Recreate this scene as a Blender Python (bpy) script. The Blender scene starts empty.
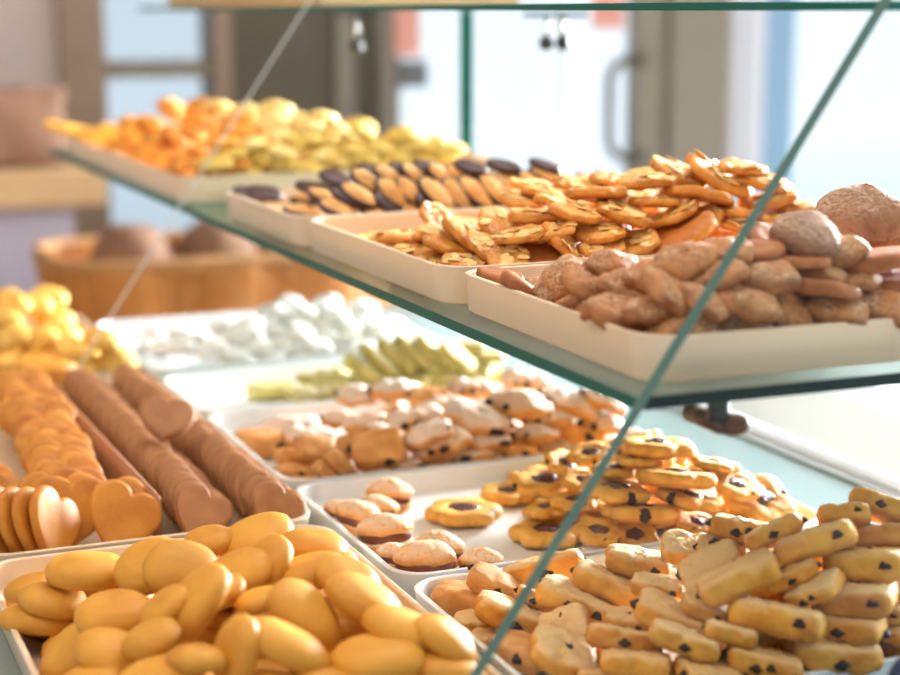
import bpy, bmesh, math, random
from mathutils import Vector, Matrix, Quaternion, noise
random.seed(5)
SC = bpy.context.scene
COL = SC.collection
ZD = 0.9            # height of the display deck above the shop floor
DATA = {
'L0': [
["yellow",0.187,1.0394,0.0535,0.994,-0.007,0.034,-0.099,1.12,0,""],
["yellow",0.1604,1.0796,0.0331,0.995,-0.049,-0.064,-0.054,0.909,0,""],
["yellow",0.1646,1.0397,0.0373,0.988,0.022,0.096,-0.12,0.939,0,""],
["yellow",0.1557,1.0463,0.0232,0.986,-0.079,0.071,-0.129,1.059,0,""],
["yellow",0.1868,0.9537,0.0541,0.99,0.103,-0.01,-0.096,1.012,0,""],
["yellow",0.2194,1.0054,0.0636,0.962,0.208,-0.175,0.014,0.982,0,""],
["yellow",0.2347,0.9843,0.0653,0.946,0.308,0.062,-0.078,1.027,0,""],
["yellow",0.2634,1.0349,0.0647,0.982,0.133,-0.101,-0.085,0.723,0,""],
["yellow",0.2085,0.9229,0.0651,0.956,0.008,-0.291,-0.021,0.72,0,""],
["yellow",0.2253,0.9226,0.0642,0.911,-0.027,-0.41,0.045,1.131,0,""],
["yellow",0.1941,0.8946,0.0582,0.981,0.082,-0.173,-0.039,0.72,0,""],
["yellow",0.1754,0.9144,0.0464,0.972,0.15,0.096,-0.154,0.894,0,""],
["yellow",0.1612,0.9719,0.025,0.911,0.091,-0.401,-0.043,0.965,0,""],
["yellow",0.164,0.9008,0.0353,0.993,-0.072,-0.011,-0.089,0.907,0,""],
["yellow",0.1887,0.8509,0.0531,0.993,-0.058,-0.056,-0.082,0.993,0,""],
["yellow",0.2078,0.8426,0.0631,0.99,-0.053,0.057,-0.12,0.72,0,""],
["yellow",0.2284,0.8446,0.0624,0.804,-0.035,-0.575,0.147,0.901,0,""],
["yellow",0.2573,0.8446,0.0622,0.94,-0.062,0.248,-0.226,1.14,0,""],
["yellow",0.2804,0.8833,0.0645,0.871,0.148,0.349,-0.312,1.061,0,""],
["yellow",0.2645,0.9146,0.0642,0.988,-0.073,-0.074,-0.116,0.733,0,""],
["yellow",0.263,0.9631,0.0653,0.972,0.137,-0.188,0.0,0.937,0,""],
["yellow",0.282,0.9693,0.0646,0.884,0.031,-0.458,0.087,0.946,0,""],
["yellow",0.2938,1.029,0.0646,0.977,0.096,-0.176,-0.066,1.09,0,""],
["yellow",0.3231,1.0003,0.0647,0.982,0.016,0.065,-0.175,0.956,0,""],
["yellow",0.3062,0.9566,0.0624,0.983,-0.024,-0.101,-0.148,1.03,0,""],
["yellow",0.3219,0.9296,0.0657,0.946,0.151,0.177,-0.228,0.899,0,""],
["yellow",0.319,0.8883,0.0648,0.931,0.054,0.254,-0.257,1.082,0,""],
["yellow",0.3258,0.8474,0.0614,0.958,0.002,0.194,-0.21,0.991,0,""],
["yellow",0.3456,0.8309,0.0583,0.918,0.072,0.288,-0.262,0.832,0,""],
["yellow",0.3038,0.8322,0.0525,0.986,0.007,-0.019,-0.164,1.125,0,""],
["yellow",0.3414,0.8205,0.0443,0.966,-0.03,0.114,-0.23,0.9,0,""],
["yellow",0.2743,0.8232,0.0458,0.972,-0.067,0.136,-0.181,0.878,0,""],
["yellow",0.2478,0.8262,0.0461,0.981,-0.067,0.099,-0.153,0.87,0,""],
["yellow",0.2432,0.9372,0.0635,0.972,0.012,-0.217,-0.095,0.768,0,""],
["yellow",0.1643,1.0739,0.0109,0.975,0.006,0.032,-0.22,0.846,0,""],
["yellow",0.3241,0.8197,0.0379,0.984,-0.056,0.024,-0.167,0.893,0,""],
["yellow",0.175,1.0144,0.012,0.945,-0.01,0.001,-0.328,1.031,1,""],
["yellow",0.283,0.8181,0.0109,0.906,-0.035,-0.006,-0.423,0.942,1,""],
["yellow",0.3622,0.8928,0.0332,0.177,0.002,-0.02,0.984,1.019,1,""],
["yellow",0.3605,1.0051,0.0224,0.977,-0.007,0.212,-0.032,0.907,1,""],
["yellow",0.2533,0.8277,0.0216,-0.081,-0.151,0.152,0.973,0.977,1,""],
["yellow",0.3494,0.9678,0.0221,0.702,0.004,-0.003,0.712,0.93,1,""],
["yellow",0.3135,0.9304,0.0117,1.0,-0.005,0.008,-0.007,1.032,1,""],
["yellow",0.2284,0.9749,0.0171,0.888,-0.209,0.076,-0.403,0.981,1,""],
["yellow",0.2176,0.9746,0.0114,0.888,-0.057,0.037,-0.454,0.958,1,""],
["yellow",0.2055,0.9225,0.0282,0.895,-0.057,0.064,0.438,0.988,1,""],
["yellow",0.2517,1.0106,0.0111,-0.405,0.002,-0.017,0.914,0.936,1,""],
["yellow",0.3323,0.9419,0.0194,0.962,-0.126,0.057,0.234,0.945,1,""],
["yellow",0.2415,1.0914,0.022,-0.484,0.02,-0.035,0.874,1.036,1,""],
["yellow",0.2199,0.9995,0.0203,0.894,-0.002,0.168,0.415,0.927,1,""],
["yellow",0.3242,1.0911,0.0117,-0.404,-0.008,0.052,0.913,0.936,1,""],
["yellow",0.2805,0.8277,0.0202,0.878,-0.115,-0.132,-0.445,1.013,1,""],
["yellow",0.3569,0.8202,0.0126,0.42,0.03,-0.068,0.904,0.999,1,""],
["yellow",0.2943,0.9502,0.0195,-0.104,-0.107,0.009,0.989,1.003,1,""],
["yellow",0.22,0.9302,0.0127,-0.061,0.065,-0.014,0.996,1.04,1,""],
["yellow",0.2803,0.8217,0.0145,0.757,-0.112,-0.086,-0.638,1.022,1,""],
["yellow",0.225,0.8187,0.0143,-0.405,0.139,-0.093,0.899,0.934,1,""],
["yellow",0.1886,0.8832,0.02,0.412,-0.114,0.119,0.896,0.986,1,""],
["yellow",0.3222,0.9212,0.0387,0.679,0.04,0.121,0.723,0.977,1,""],
["yellow",0.3092,0.9789,0.0146,0.937,0.119,0.08,-0.319,1.032,1,""],
["yellow",0.1842,0.9472,0.016,0.969,-0.031,0.173,-0.175,1.043,1,""],
["yellow",0.3369,0.8964,0.0226,0.82,-0.037,-0.005,-0.572,1.046,1,""],
["yellow",0.2711,0.9215,0.0119,0.296,0.007,0.017,0.955,1.037,1,""],
["yellow",0.1994,1.0843,0.0135,0.945,0.066,-0.096,0.305,0.999,1,""],
["yellow",0.3,0.9118,0.0198,0.998,0.013,0.007,-0.06,0.928,1,""],
["yellow",0.2779,0.8403,0.0323,0.228,-0.074,0.076,0.968,0.917,1,""],
["yellow",0.3599,1.1023,0.0154,0.786,0.179,-0.062,-0.588,0.907,1,""],
["yellow",0.2015,0.8282,0.0119,0.996,0.016,0.061,0.069,0.985,1,""],
["yellow",0.2903,0.8338,0.0186,-0.225,0.239,0.137,0.935,0.947,1,""],
["yellow",0.1691,1.1197,0.0113,-0.109,-0.003,-0.002,0.994,0.929,1,""],
["yellow",0.2579,0.9967,0.0279,0.982,-0.005,0.155,0.107,0.908,1,""],
["yellow",0.3058,0.9184,0.0302,0.527,0.062,0.037,0.847,0.947,1,""],
["yellow",0.3621,1.0808,0.0237,0.714,0.082,0.055,-0.693,0.93,1,""],
["yellow",0.2466,0.9959,0.0207,-0.372,0.123,-0.07,0.917,0.995,1,""],
["yellow",0.2896,1.0724,0.0254,0.814,0.052,0.024,-0.578,1.034,1,""],
["yellow",0.3472,0.866,0.0226,0.958,-0.242,-0.111,0.103,1.042,1,""],
["yellow",0.1649,0.9373,0.0117,0.717,0.047,0.06,0.693,0.957,1,""],
["yellow",0.3595,0.8594,0.0113,0.621,0.052,-0.031,-0.782,0.981,1,""],
["yellow",0.3016,0.8832,0.0118,0.709,-0.011,0.01,0.705,1.013,1,""],
["yellow",0.2852,0.997,0.0113,0.629,0.054,-0.011,0.775,0.92,1,""],
["yellow",0.3462,0.854,0.0165,0.961,-0.137,-0.126,0.205,1.025,1,""],
["yellow",0.3541,1.0074,0.0119,0.811,0.029,0.03,0.584,1.007,1,""],
["yellow",0.3253,0.8462,0.0279,0.575,0.071,0.176,-0.796,0.956,1,""],
["yellow",0.3044,0.8424,0.0186,-0.016,0.212,0.171,0.962,0.98,1,""],
["yellow",0.1907,1.0547,0.0156,0.932,0.081,0.168,-0.31,0.997,1,""],
["yellow",0.2132,1.0428,0.0186,0.991,0.125,0.042,0.022,0.959,1,""],
["yellow",0.2903,1.0159,0.0229,0.841,0.062,-0.047,0.536,0.967,1,""],
["yellow",0.3586,0.9303,0.0114,0.342,0.011,0.003,0.94,0.958,1,""],
["yellow",0.2849,0.9876,0.0295,0.611,-0.008,0.113,-0.783,0.958,1,""],
["yellow",0.1866,0.8633,0.0134,0.747,-0.097,-0.048,-0.656,1.024,1,""],
["yellow",0.2178,1.1101,0.0113,0.918,0.016,-0.025,0.395,0.927,1,""],
["yellow",0.2521,0.9976,0.0405,0.166,0.001,0.068,0.984,0.933,1,""],
["yellow",0.3324,1.0532,0.0115,0.981,-0.013,0.027,0.191,0.947,1,""],
["yellow",0.2054,1.0449,0.0314,0.168,-0.024,-0.059,0.984,1.037,1,""]],
'M1': [
["flower",0.5109,1.1947,0.0111,0.977,-0.0,0.0,-0.211,1.153,0,""],
["sandwich",0.4653,1.2412,0.016,0.981,-0.022,0.032,-0.19,1.101,0,""],
["sandwich",0.4434,1.2111,0.0149,0.979,-0.035,0.052,-0.194,0.982,0,""],
["sandwich",0.4215,1.1912,0.0164,0.943,-0.018,0.111,-0.313,1.096,0,""],
["sandwich",0.4253,1.1444,0.0171,0.981,-0.033,-0.023,-0.189,1.208,0,""],
["sandwich",0.4181,1.1022,0.0132,0.97,-0.022,0.053,-0.235,0.82,0,""],
["sandwich",0.4491,1.0972,0.0159,0.975,-0.022,0.054,-0.212,1.074,0,""],
["sandwich",0.4266,1.0663,0.0179,0.98,-0.032,-0.011,-0.195,1.28,0,""],
["sandwich",0.4664,1.06,0.0143,0.98,-0.038,-0.007,-0.197,0.929,0,""],
["sandwich",0.4168,1.2214,0.0133,0.941,-0.006,0.105,-0.321,0.798,0,""],
["flower",0.6385,1.114,0.0708,0.864,-0.018,0.044,0.501,1.151,0,""],
["flower",0.6327,1.0742,0.0571,0.557,0.001,0.093,0.825,1.206,0,""],
["flower",0.591,1.0927,0.0472,0.899,0.038,0.042,0.434,1.065,0,""],
["flower",0.6014,1.0696,0.0351,0.975,-0.073,0.06,0.201,1.183,0,""],
["flower",0.6385,1.0653,0.0427,0.97,-0.003,0.117,-0.211,0.971,0,""],
["flower",0.562,1.063,0.0267,0.245,0.032,-0.126,0.961,0.729,0,""],
["flower",0.5715,1.1719,0.035,0.983,0.056,-0.031,0.173,1.059,0,""],
["flower",0.5893,1.1703,0.0476,0.96,0.22,0.066,0.159,0.72,0,""],
["flower",0.5567,1.1361,0.0249,0.767,0.014,-0.087,-0.636,0.767,0,""],
["flower",0.5486,1.1199,0.0109,0.247,-0.0,0.0,0.969,1.109,0,""],
["flower",0.6068,1.1641,0.0561,0.925,0.034,-0.109,0.363,0.72,0,""],
["flower",0.6039,1.1159,0.0558,-0.256,0.025,-0.004,0.966,0.72,0,""],
["flower",0.5911,1.0614,0.02,0.866,0.131,-0.115,0.469,0.72,0,""],
["flower",0.6992,1.065,0.036,0.332,0.117,-0.238,0.905,1.133,0,""],
["flower",0.7031,1.0611,0.023,0.863,0.251,-0.086,0.43,0.782,0,""],
["flower",0.6675,1.0762,0.0631,0.242,0.082,0.028,0.966,0.726,0,""],
["flower",0.6789,1.064,0.0487,-0.048,0.034,-0.195,0.979,0.724,0,""],
["flower",0.5704,1.118,0.0338,0.123,0.002,-0.025,0.992,0.72,0,""],
["flower",0.6454,1.0609,0.0231,0.528,0.068,-0.075,0.843,0.72,0,""],
["flower",0.6202,1.108,0.0632,0.614,-0.049,-0.017,-0.787,0.732,0,""],
["flower",0.5858,1.1324,0.0433,0.796,0.069,0.067,-0.598,0.72,0,""],
["flower",0.7001,1.0951,0.021,0.891,-0.044,0.053,0.448,0.935,1,""],
["flower",0.6568,1.2549,0.0122,0.782,-0.066,-0.024,0.619,0.906,1,""],
["flower",0.6497,1.12,0.0231,-0.309,0.093,0.043,0.946,1.032,1,""],
["flower",0.6715,1.2163,0.0471,0.836,-0.142,-0.157,-0.507,1.002,1,""],
["flower",0.6953,1.2144,0.0156,0.617,-0.03,-0.139,0.774,1.038,1,""],
["flower",0.5943,1.1849,0.0106,0.487,-0.0,0.022,0.873,0.914,1,""],
["flower",0.6238,1.2571,0.0205,-0.265,0.039,0.223,0.937,1.005,1,""],
["flower",0.671,1.1874,0.0412,0.985,0.011,-0.083,-0.148,1.025,1,""],
["flower",0.6047,1.1307,0.0221,0.517,-0.107,-0.04,-0.848,0.91,1,""],
["flower",0.6483,1.2145,0.0251,0.978,-0.041,-0.191,0.068,1.008,1,""],
["flower",0.6632,1.1621,0.0305,0.645,0.076,-0.059,-0.758,1.04,1,""],
["flower",0.6735,1.0709,0.0127,0.186,-0.066,-0.013,0.98,0.989,1,""],
["flower",0.6317,1.1072,0.0152,0.802,-0.075,0.084,0.587,1.013,1,""],
["flower",0.6992,1.2052,0.0295,-0.184,-0.24,0.033,0.952,1.023,1,""],
["flower",0.7035,1.1875,0.019,-0.453,-0.207,-0.031,0.867,1.012,1,""],
["flower",0.6834,1.1324,0.0105,0.119,0.0,-0.0,0.993,1.024,1,""],
["flower",0.6921,1.1382,0.0273,0.919,0.119,-0.233,-0.297,0.905,1,""],
["flower",0.582,1.1412,0.0148,0.889,-0.108,0.043,-0.442,1.002,1,""],
["flower",0.6657,1.1736,0.0131,0.154,-0.085,0.032,0.984,0.965,1,""],
["flower",0.7046,1.2547,0.0106,0.374,-0.0,0.0,0.927,1.042,1,""],
["flower",0.5985,1.2391,0.0151,0.319,0.096,0.091,0.938,1.003,1,""],
["flower",0.5949,1.0745,0.0102,0.914,-0.0,-0.0,-0.405,0.963,1,""],
["flower",0.5678,1.2316,0.0102,0.859,0.0,0.0,-0.511,0.956,1,""],
["flower",0.6367,1.1708,0.0365,0.776,-0.082,-0.28,0.559,0.909,1,""],
["flower",0.6824,1.2117,0.0316,0.809,0.086,-0.198,-0.547,0.937,1,""],
["flower",0.6657,1.1862,0.0209,0.355,-0.116,0.006,0.928,0.979,1,""],
["flower",0.62,1.1896,0.0152,0.819,0.023,0.151,0.553,0.938,1,""],
["flower",0.7137,1.0722,0.01,0.293,0.0,0.0,0.956,0.921,1,""],
["flower",0.6716,1.1175,0.0359,0.693,0.065,0.076,-0.714,0.993,1,""],
["flower",0.7184,1.2077,0.0103,0.717,-0.0,-0.0,-0.697,0.973,1,""]],
'M0': [
["square",0.5166,0.923,0.0521,0.962,-0.036,0.111,-0.247,1.095,0,""],
["square",0.5437,0.9012,0.0636,0.963,0.14,0.031,-0.227,0.891,0,""],
["square",0.5351,0.8605,0.0634,0.846,0.42,-0.321,-0.074,0.955,0,""],
["square",0.5302,0.8251,0.0708,0.947,-0.112,-0.196,-0.228,1.16,0,""],
["square",0.5666,0.8786,0.0802,0.946,-0.098,0.11,-0.287,1.006,0,""],
["square",0.5661,0.8424,0.09,0.911,-0.202,-0.204,-0.297,0.85,0,""],
["square",0.5825,0.8229,0.0873,0.923,-0.178,-0.134,-0.314,1.144,0,""],
["square",0.6118,0.8144,0.0728,0.935,-0.105,-0.008,-0.338,1.28,0,""],
["square",0.5022,0.8537,0.0409,0.944,0.045,0.164,-0.283,1.121,0,""],
["square",0.4899,0.8164,0.0402,0.948,-0.054,0.173,-0.262,0.963,0,""],
["square",0.4925,0.9172,0.0423,0.94,-0.029,0.191,-0.281,1.083,0,""],
["square",0.483,0.8749,0.0343,0.964,0.01,0.04,-0.263,0.72,0,""],
["square",0.4691,0.8533,0.0308,0.955,-0.157,0.133,-0.212,0.986,0,""],
["square",0.5456,0.8055,0.0496,0.906,-0.13,0.105,-0.389,1.27,0,""],
["square",0.5149,0.8075,0.0444,0.953,-0.092,0.121,-0.261,0.73,0,""],
["square",0.5314,0.7989,0.0277,0.955,-0.038,0.13,-0.263,1.053,0,""],
["square",0.5825,0.8014,0.026,0.987,-0.001,0.054,-0.15,1.28,0,""],
["square",0.5785,0.8111,0.0126,1.0,0.0,0.0,0.006,0.98,0,""],
["square",0.5984,0.8062,0.0566,0.935,-0.052,-0.026,-0.351,1.28,0,""],
["square",0.5691,0.8052,0.0654,0.866,0.036,-0.24,-0.437,0.804,0,""],
["square",0.5915,0.8013,0.0407,0.887,-0.053,0.024,-0.458,1.074,0,""],
["square",0.6273,0.8007,0.0309,0.875,-0.026,0.008,-0.484,0.845,0,""],
["square",0.6103,0.8356,0.0959,0.917,-0.28,0.031,-0.283,0.827,0,""],
["square",0.6369,0.8341,0.0987,0.894,-0.228,0.218,-0.32,0.895,0,""],
["square",0.6353,0.8249,0.0826,0.907,-0.267,0.01,-0.325,0.952,0,""],
["square",0.462,0.8239,0.0275,0.951,-0.121,0.05,-0.279,0.962,0,""],
["square",0.4969,0.8029,0.0243,0.994,0.05,0.097,-0.016,0.895,0,""],
["square",0.4862,0.9962,0.0285,0.965,-0.154,-0.098,-0.187,1.28,0,""],
["square",0.4722,0.9194,0.0331,0.937,-0.002,0.176,-0.303,1.204,0,""],
["block",0.4286,0.9974,0.0149,0.935,0.0,-0.0,-0.354,1.11,0,""],
["block",0.4413,0.9802,0.0296,0.931,0.082,0.185,-0.304,0.891,0,""],
["square",0.4359,0.9355,0.0224,0.962,-0.016,0.2,-0.185,1.179,0,""],
["square",0.4526,0.8977,0.0266,0.825,0.394,-0.351,-0.2,0.778,0,""],
["square",0.4372,0.8706,0.0213,0.955,0.163,0.164,-0.187,1.055,0,""],
["block",0.4233,0.8972,0.0149,0.854,0.023,0.049,-0.517,0.954,0,""],
["square",0.421,0.933,0.0107,0.986,0.0,-0.0,-0.168,0.72,0,""],
["square",0.4461,0.8341,0.0161,0.954,-0.101,0.108,-0.259,0.733,0,""],
["square",0.457,0.947,0.027,0.946,-0.091,0.229,-0.212,0.72,0,""],
["square",0.4237,0.9608,0.0113,0.965,-0.0,-0.0,-0.263,0.8,0,""],
["square",0.511,0.8857,0.0487,0.951,0.002,0.069,-0.302,0.778,0,""],
["square",0.5178,0.8424,0.0487,0.957,0.05,0.134,-0.254,0.751,0,""],
["square",0.55,0.8781,0.0696,0.945,0.083,0.053,-0.311,0.72,0,""],
["square",0.5629,0.8178,0.0711,0.921,-0.088,-0.229,-0.304,0.747,0,""],
["square",0.6395,0.8106,0.0549,0.894,0.14,-0.136,-0.403,0.76,0,""],
["square",0.6222,0.8068,0.0424,0.91,-0.091,0.008,-0.405,0.755,0,""],
["square",0.647,0.8194,0.0122,0.123,-0.0,0.0,0.992,0.926,1,""],
["square",0.638,0.857,0.0125,0.971,-0.0,-0.0,-0.237,0.971,1,""],
["square",0.5358,0.811,0.0122,0.045,0.0,0.0,0.999,0.928,1,""],
["square",0.5748,0.9179,0.013,0.202,0.0,0.0,0.979,1.039,1,""],
["square",0.5763,0.9688,0.0129,0.512,0.0,-0.0,-0.859,1.016,1,""],
["square",0.6509,0.8393,0.0315,0.955,-0.282,-0.079,-0.057,0.905,1,""],
["square",0.6514,0.9529,0.0173,0.98,0.132,0.098,-0.113,1.002,1,""],
["square",0.6889,0.8904,0.0262,0.996,0.052,0.016,-0.072,0.903,1,""],
["square",0.6731,0.9284,0.0339,-0.392,0.086,0.034,0.915,0.951,1,""],
["square",0.6614,0.8153,0.025,0.959,0.015,0.061,0.275,1.039,1,""],
["square",0.6115,0.856,0.0251,0.948,0.269,0.005,-0.171,0.9,1,""],
["square",0.7262,0.9388,0.0123,0.705,-0.0,0.0,0.709,0.932,1,""],
["square",0.5459,0.8556,0.0129,0.978,0.0,-0.0,-0.207,1.022,1,""],
["square",0.7159,0.8222,0.0261,-0.052,-0.002,0.001,0.999,0.913,1,""],
["square",0.592,0.8625,0.0458,0.75,-0.15,-0.099,-0.637,0.968,1,""],
["square",0.7195,0.962,0.0225,0.565,-0.135,0.123,0.804,0.957,1,""],
["square",0.6823,0.9285,0.0466,0.53,-0.098,-0.0,-0.842,1.007,1,""],
["square",0.6061,0.8584,0.0671,0.574,-0.308,-0.241,-0.719,0.967,1,""],
["square",0.673,0.8586,0.0311,0.359,0.114,0.369,0.85,0.926,1,""],
["square",0.5467,0.8328,0.0299,0.023,-0.229,0.018,0.973,0.941,1,""],
["square",0.7133,0.8993,0.0355,-0.02,0.229,0.066,0.971,0.971,1,""],
["square",0.644,0.9456,0.0303,0.948,0.192,0.014,0.252,0.901,1,""],
["square",0.5938,0.8956,0.0268,0.45,0.016,-0.018,0.893,1.022,1,""],
["square",0.7059,0.8806,0.0125,-0.088,-0.0,0.0,0.996,0.959,1,""],
["square",0.718,0.8263,0.0127,0.886,-0.0,0.0,0.463,0.997,1,""],
["square",0.6634,0.8576,0.0503,-0.216,-0.101,-0.018,0.971,0.983,1,""],
["square",0.5615,0.8561,0.0376,-0.301,0.179,0.39,0.852,1.023,1,""],
["square",0.6095,0.8306,0.0229,-0.097,0.192,0.438,0.873,0.956,1,""],
["square",0.4739,0.9037,0.013,0.676,-0.0,-0.0,-0.737,1.039,1,""],
["square",0.6149,0.8353,0.0428,0.676,-0.255,0.464,0.512,0.907,1,""],
["square",0.4726,0.8576,0.0122,0.835,0.0,-0.0,0.55,0.926,1,""],
["square",0.5964,0.8824,0.0124,-0.067,0.0,-0.0,0.998,0.953,1,""],
["square",0.649,0.9978,0.0129,0.741,-0.0,0.0,-0.672,1.017,1,""],
["square",0.4922,0.8162,0.0126,0.99,0.0,-0.0,-0.14,0.976,1,""],
["square",0.5788,0.8452,0.0174,0.936,0.093,0.192,0.281,0.92,1,""],
["square",0.6611,0.8834,0.0124,0.384,-0.0,-0.0,0.923,0.95,1,""],
["square",0.6898,0.9365,0.0161,0.712,0.069,-0.07,0.695,1.033,1,""],
["square",0.6177,0.9756,0.0125,0.591,-0.0,0.0,0.806,0.966,1,""],
["square",0.6881,0.9079,0.0184,0.922,0.387,-0.02,0.012,0.92,1,""],
["square",0.6899,0.9927,0.0121,0.574,0.0,0.0,-0.819,0.914,1,""],
["square",0.7209,0.8558,0.0193,0.878,-0.472,-0.035,0.068,0.91,1,""]],
'M2': [
["block",0.4293,1.446,0.0152,0.999,0.0,-0.0,-0.053,1.139,0,""],
["block",0.4232,1.354,0.0127,0.99,-0.0,-0.0,-0.143,0.847,0,""],
["block",0.4413,1.3542,0.0297,0.943,0.313,0.061,-0.098,0.874,0,""],
["block",0.4531,1.3163,0.0226,0.902,0.005,0.432,0.006,0.918,0,""],
["block",0.4199,1.3152,0.0117,0.997,0.0,-0.0,-0.077,0.731,0,""],
["block",0.4387,1.314,0.0187,0.908,0.008,0.417,-0.038,0.72,0,""],
["block",0.4859,1.3183,0.0353,0.936,0.297,-0.143,-0.122,1.163,0,""],
["block",0.4804,1.3591,0.0294,0.972,0.191,-0.081,-0.112,0.858,0,""],
["block",0.578,1.4338,0.0472,0.971,0.147,-0.017,-0.188,0.917,0,""],
["block",0.6769,1.3164,0.0276,0.949,-0.118,0.171,-0.239,1.074,0,""],
["block",0.4247,1.4816,0.0132,0.995,0.0,-0.0,-0.096,0.911,0,""],
["block",0.4293,1.3751,0.0207,0.979,-0.166,0.064,-0.101,0.853,0,""],
["block",0.6137,1.3089,0.0233,0.975,0.011,0.038,-0.221,0.766,0,""],
["powder",0.4541,1.4201,0.0256,0.985,0.017,0.071,-0.157,1.001,0,""],
["powder",0.5402,1.3738,0.0432,0.986,-0.02,-0.066,-0.152,1.28,0,""],
["powder",0.5315,1.5026,0.0402,0.975,0.148,-0.018,-0.165,0.881,0,""],
["powder",0.5632,1.4789,0.0456,0.983,-0.038,0.013,-0.178,1.152,0,""],
["powder",0.5298,1.3166,0.045,0.957,0.082,-0.214,-0.177,0.959,0,""],
["powder",0.5086,1.316,0.0196,0.993,-0.037,0.006,-0.109,0.783,0,""],
["powder",0.5087,1.4095,0.0365,0.985,0.002,-0.086,-0.15,0.919,0,""],
["powder",0.583,1.3289,0.0501,0.941,0.137,0.1,-0.294,1.28,0,""],
["powder",0.6239,1.337,0.0585,0.96,0.031,0.04,-0.275,1.28,0,""],
["powder",0.6307,1.3172,0.0346,0.972,-0.059,0.007,-0.226,0.983,0,""],
["powder",0.5662,1.3174,0.0165,0.943,-0.175,-0.088,-0.27,1.129,0,""],
["powder",0.5429,1.3199,0.0353,0.973,0.053,-0.136,-0.178,1.17,0,""],
["powder",0.6932,1.4687,0.0484,0.967,0.079,0.051,-0.236,1.086,0,""],
["powder",0.6751,1.336,0.0542,0.961,0.046,0.135,-0.236,1.28,0,""],
["powder",0.5995,1.3165,0.0117,0.981,-0.031,-0.071,-0.18,0.802,0,""],
["powder",0.6506,1.3139,0.0212,0.996,-0.031,0.043,-0.078,0.813,0,""],
["powder",0.5093,1.3569,0.0377,0.971,-0.012,0.169,-0.17,0.849,0,""],
["powder",0.5809,1.3887,0.0483,0.98,0.02,-0.004,-0.197,1.011,0,""],
["powder",0.5859,1.3148,0.0316,0.975,-0.045,-0.043,-0.212,0.928,0,""],
["powder",0.647,1.3277,0.0446,0.969,-0.045,-0.024,-0.241,0.947,0,""],
["powder",0.698,1.3191,0.0372,0.967,0.022,0.056,-0.249,0.956,0,""],
["powder",0.62,1.4316,0.0536,0.977,0.024,0.017,-0.211,0.954,0,""],
["powder",0.4872,1.3149,0.0135,0.993,-0.06,0.043,-0.093,0.72,0,""],
["powder",0.5303,1.3151,0.0114,0.984,-0.141,0.002,-0.111,0.746,0,""],
["powder",0.4944,1.4421,0.0335,0.985,0.045,-0.008,-0.164,0.8,0,""],
["powder",0.7026,1.324,0.0577,0.944,0.088,0.158,-0.275,0.958,0,""],
["powder",0.6552,1.4325,0.0244,0.122,0.079,0.077,0.986,1.05,1,""],
["powder",0.5988,1.3454,0.0252,0.82,0.211,0.047,-0.53,1.049,1,""],
["powder",0.7179,1.3661,0.0128,0.204,0.0,0.0,0.979,1.041,1,""],
["powder",0.6143,1.3998,0.0251,0.417,0.033,0.11,0.902,0.958,1,""],
["powder",0.5743,1.4061,0.014,0.899,-0.168,-0.042,0.403,1.001,1,""],
["powder",0.5695,1.4776,0.0128,0.766,-0.046,0.042,0.64,1.014,1,""],
["powder",0.6068,1.3961,0.0123,0.498,0.013,-0.051,0.866,1.005,1,""],
["powder",0.6717,1.4699,0.0136,0.593,-0.032,0.123,0.795,0.987,1,""],
["powder",0.6305,1.365,0.0152,0.467,-0.055,-0.222,0.854,1.006,1,""],
["powder",0.708,1.3284,0.0128,0.993,0.051,-0.033,-0.104,1.049,1,""],
["powder",0.649,1.381,0.0127,-0.342,-0.079,-0.033,0.936,0.978,1,""],
["powder",0.676,1.4359,0.0117,0.61,-0.021,-0.015,-0.792,0.905,1,""],
["powder",0.5167,1.4302,0.0118,0.972,-0.0,-0.0,0.236,0.905,1,""],
["powder",0.4788,1.5193,0.012,0.263,-0.021,-0.025,0.964,0.937,1,""],
["powder",0.6478,1.5206,0.0118,0.925,-0.0,0.0,-0.379,0.904,1,""],
["powder",0.5982,1.3535,0.0117,0.994,-0.019,-0.029,0.101,0.923,1,""],
["powder",0.4595,1.5016,0.0138,0.447,-0.036,-0.154,0.88,1.001,1,""],
["powder",0.4734,1.4302,0.0127,-0.362,-0.004,-0.006,0.932,1.043,1,""],
["powder",0.6912,1.4826,0.0159,-0.415,0.209,0.008,0.886,0.91,1,""],
["powder",0.6231,1.3376,0.0143,-0.433,-0.104,-0.131,0.886,0.927,1,""],
["powder",0.5394,1.3291,0.0196,0.927,-0.039,-0.133,-0.348,0.96,1,""],
["powder",0.5874,1.3775,0.0149,-0.094,-0.144,-0.035,0.984,1.007,1,""],
["powder",0.629,1.4169,0.0131,0.885,-0.101,0.063,-0.45,1.041,1,""],
["powder",0.6474,1.4165,0.0182,0.902,-0.071,0.276,0.324,0.908,1,""],
["powder",0.6913,1.4162,0.0173,-0.038,0.233,-0.113,0.965,0.919,1,""],
["powder",0.5605,1.352,0.0133,0.37,-0.028,-0.127,0.92,0.986,1,""],
["powder",0.5236,1.3604,0.0125,0.819,0.038,0.044,-0.571,0.971,1,""],
["powder",0.6102,1.5257,0.0118,-0.1,-0.0,0.0,0.995,0.909,1,""],
["powder",0.6184,1.3648,0.0266,0.983,0.111,-0.114,0.091,0.944,1,""],
["powder",0.6289,1.451,0.0139,0.864,-0.072,0.11,0.487,0.97,1,""],
["powder",0.5681,1.4989,0.0191,0.609,-0.163,0.185,0.754,0.95,1,""]],
'M3': [
["pistachio",0.4978,1.6699,0.0132,0.995,-0.0,-0.0,-0.096,1.28,0,""],
["pistachio",0.5429,1.6134,0.0294,0.865,0.469,0.002,-0.181,0.87,0,""],
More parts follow.
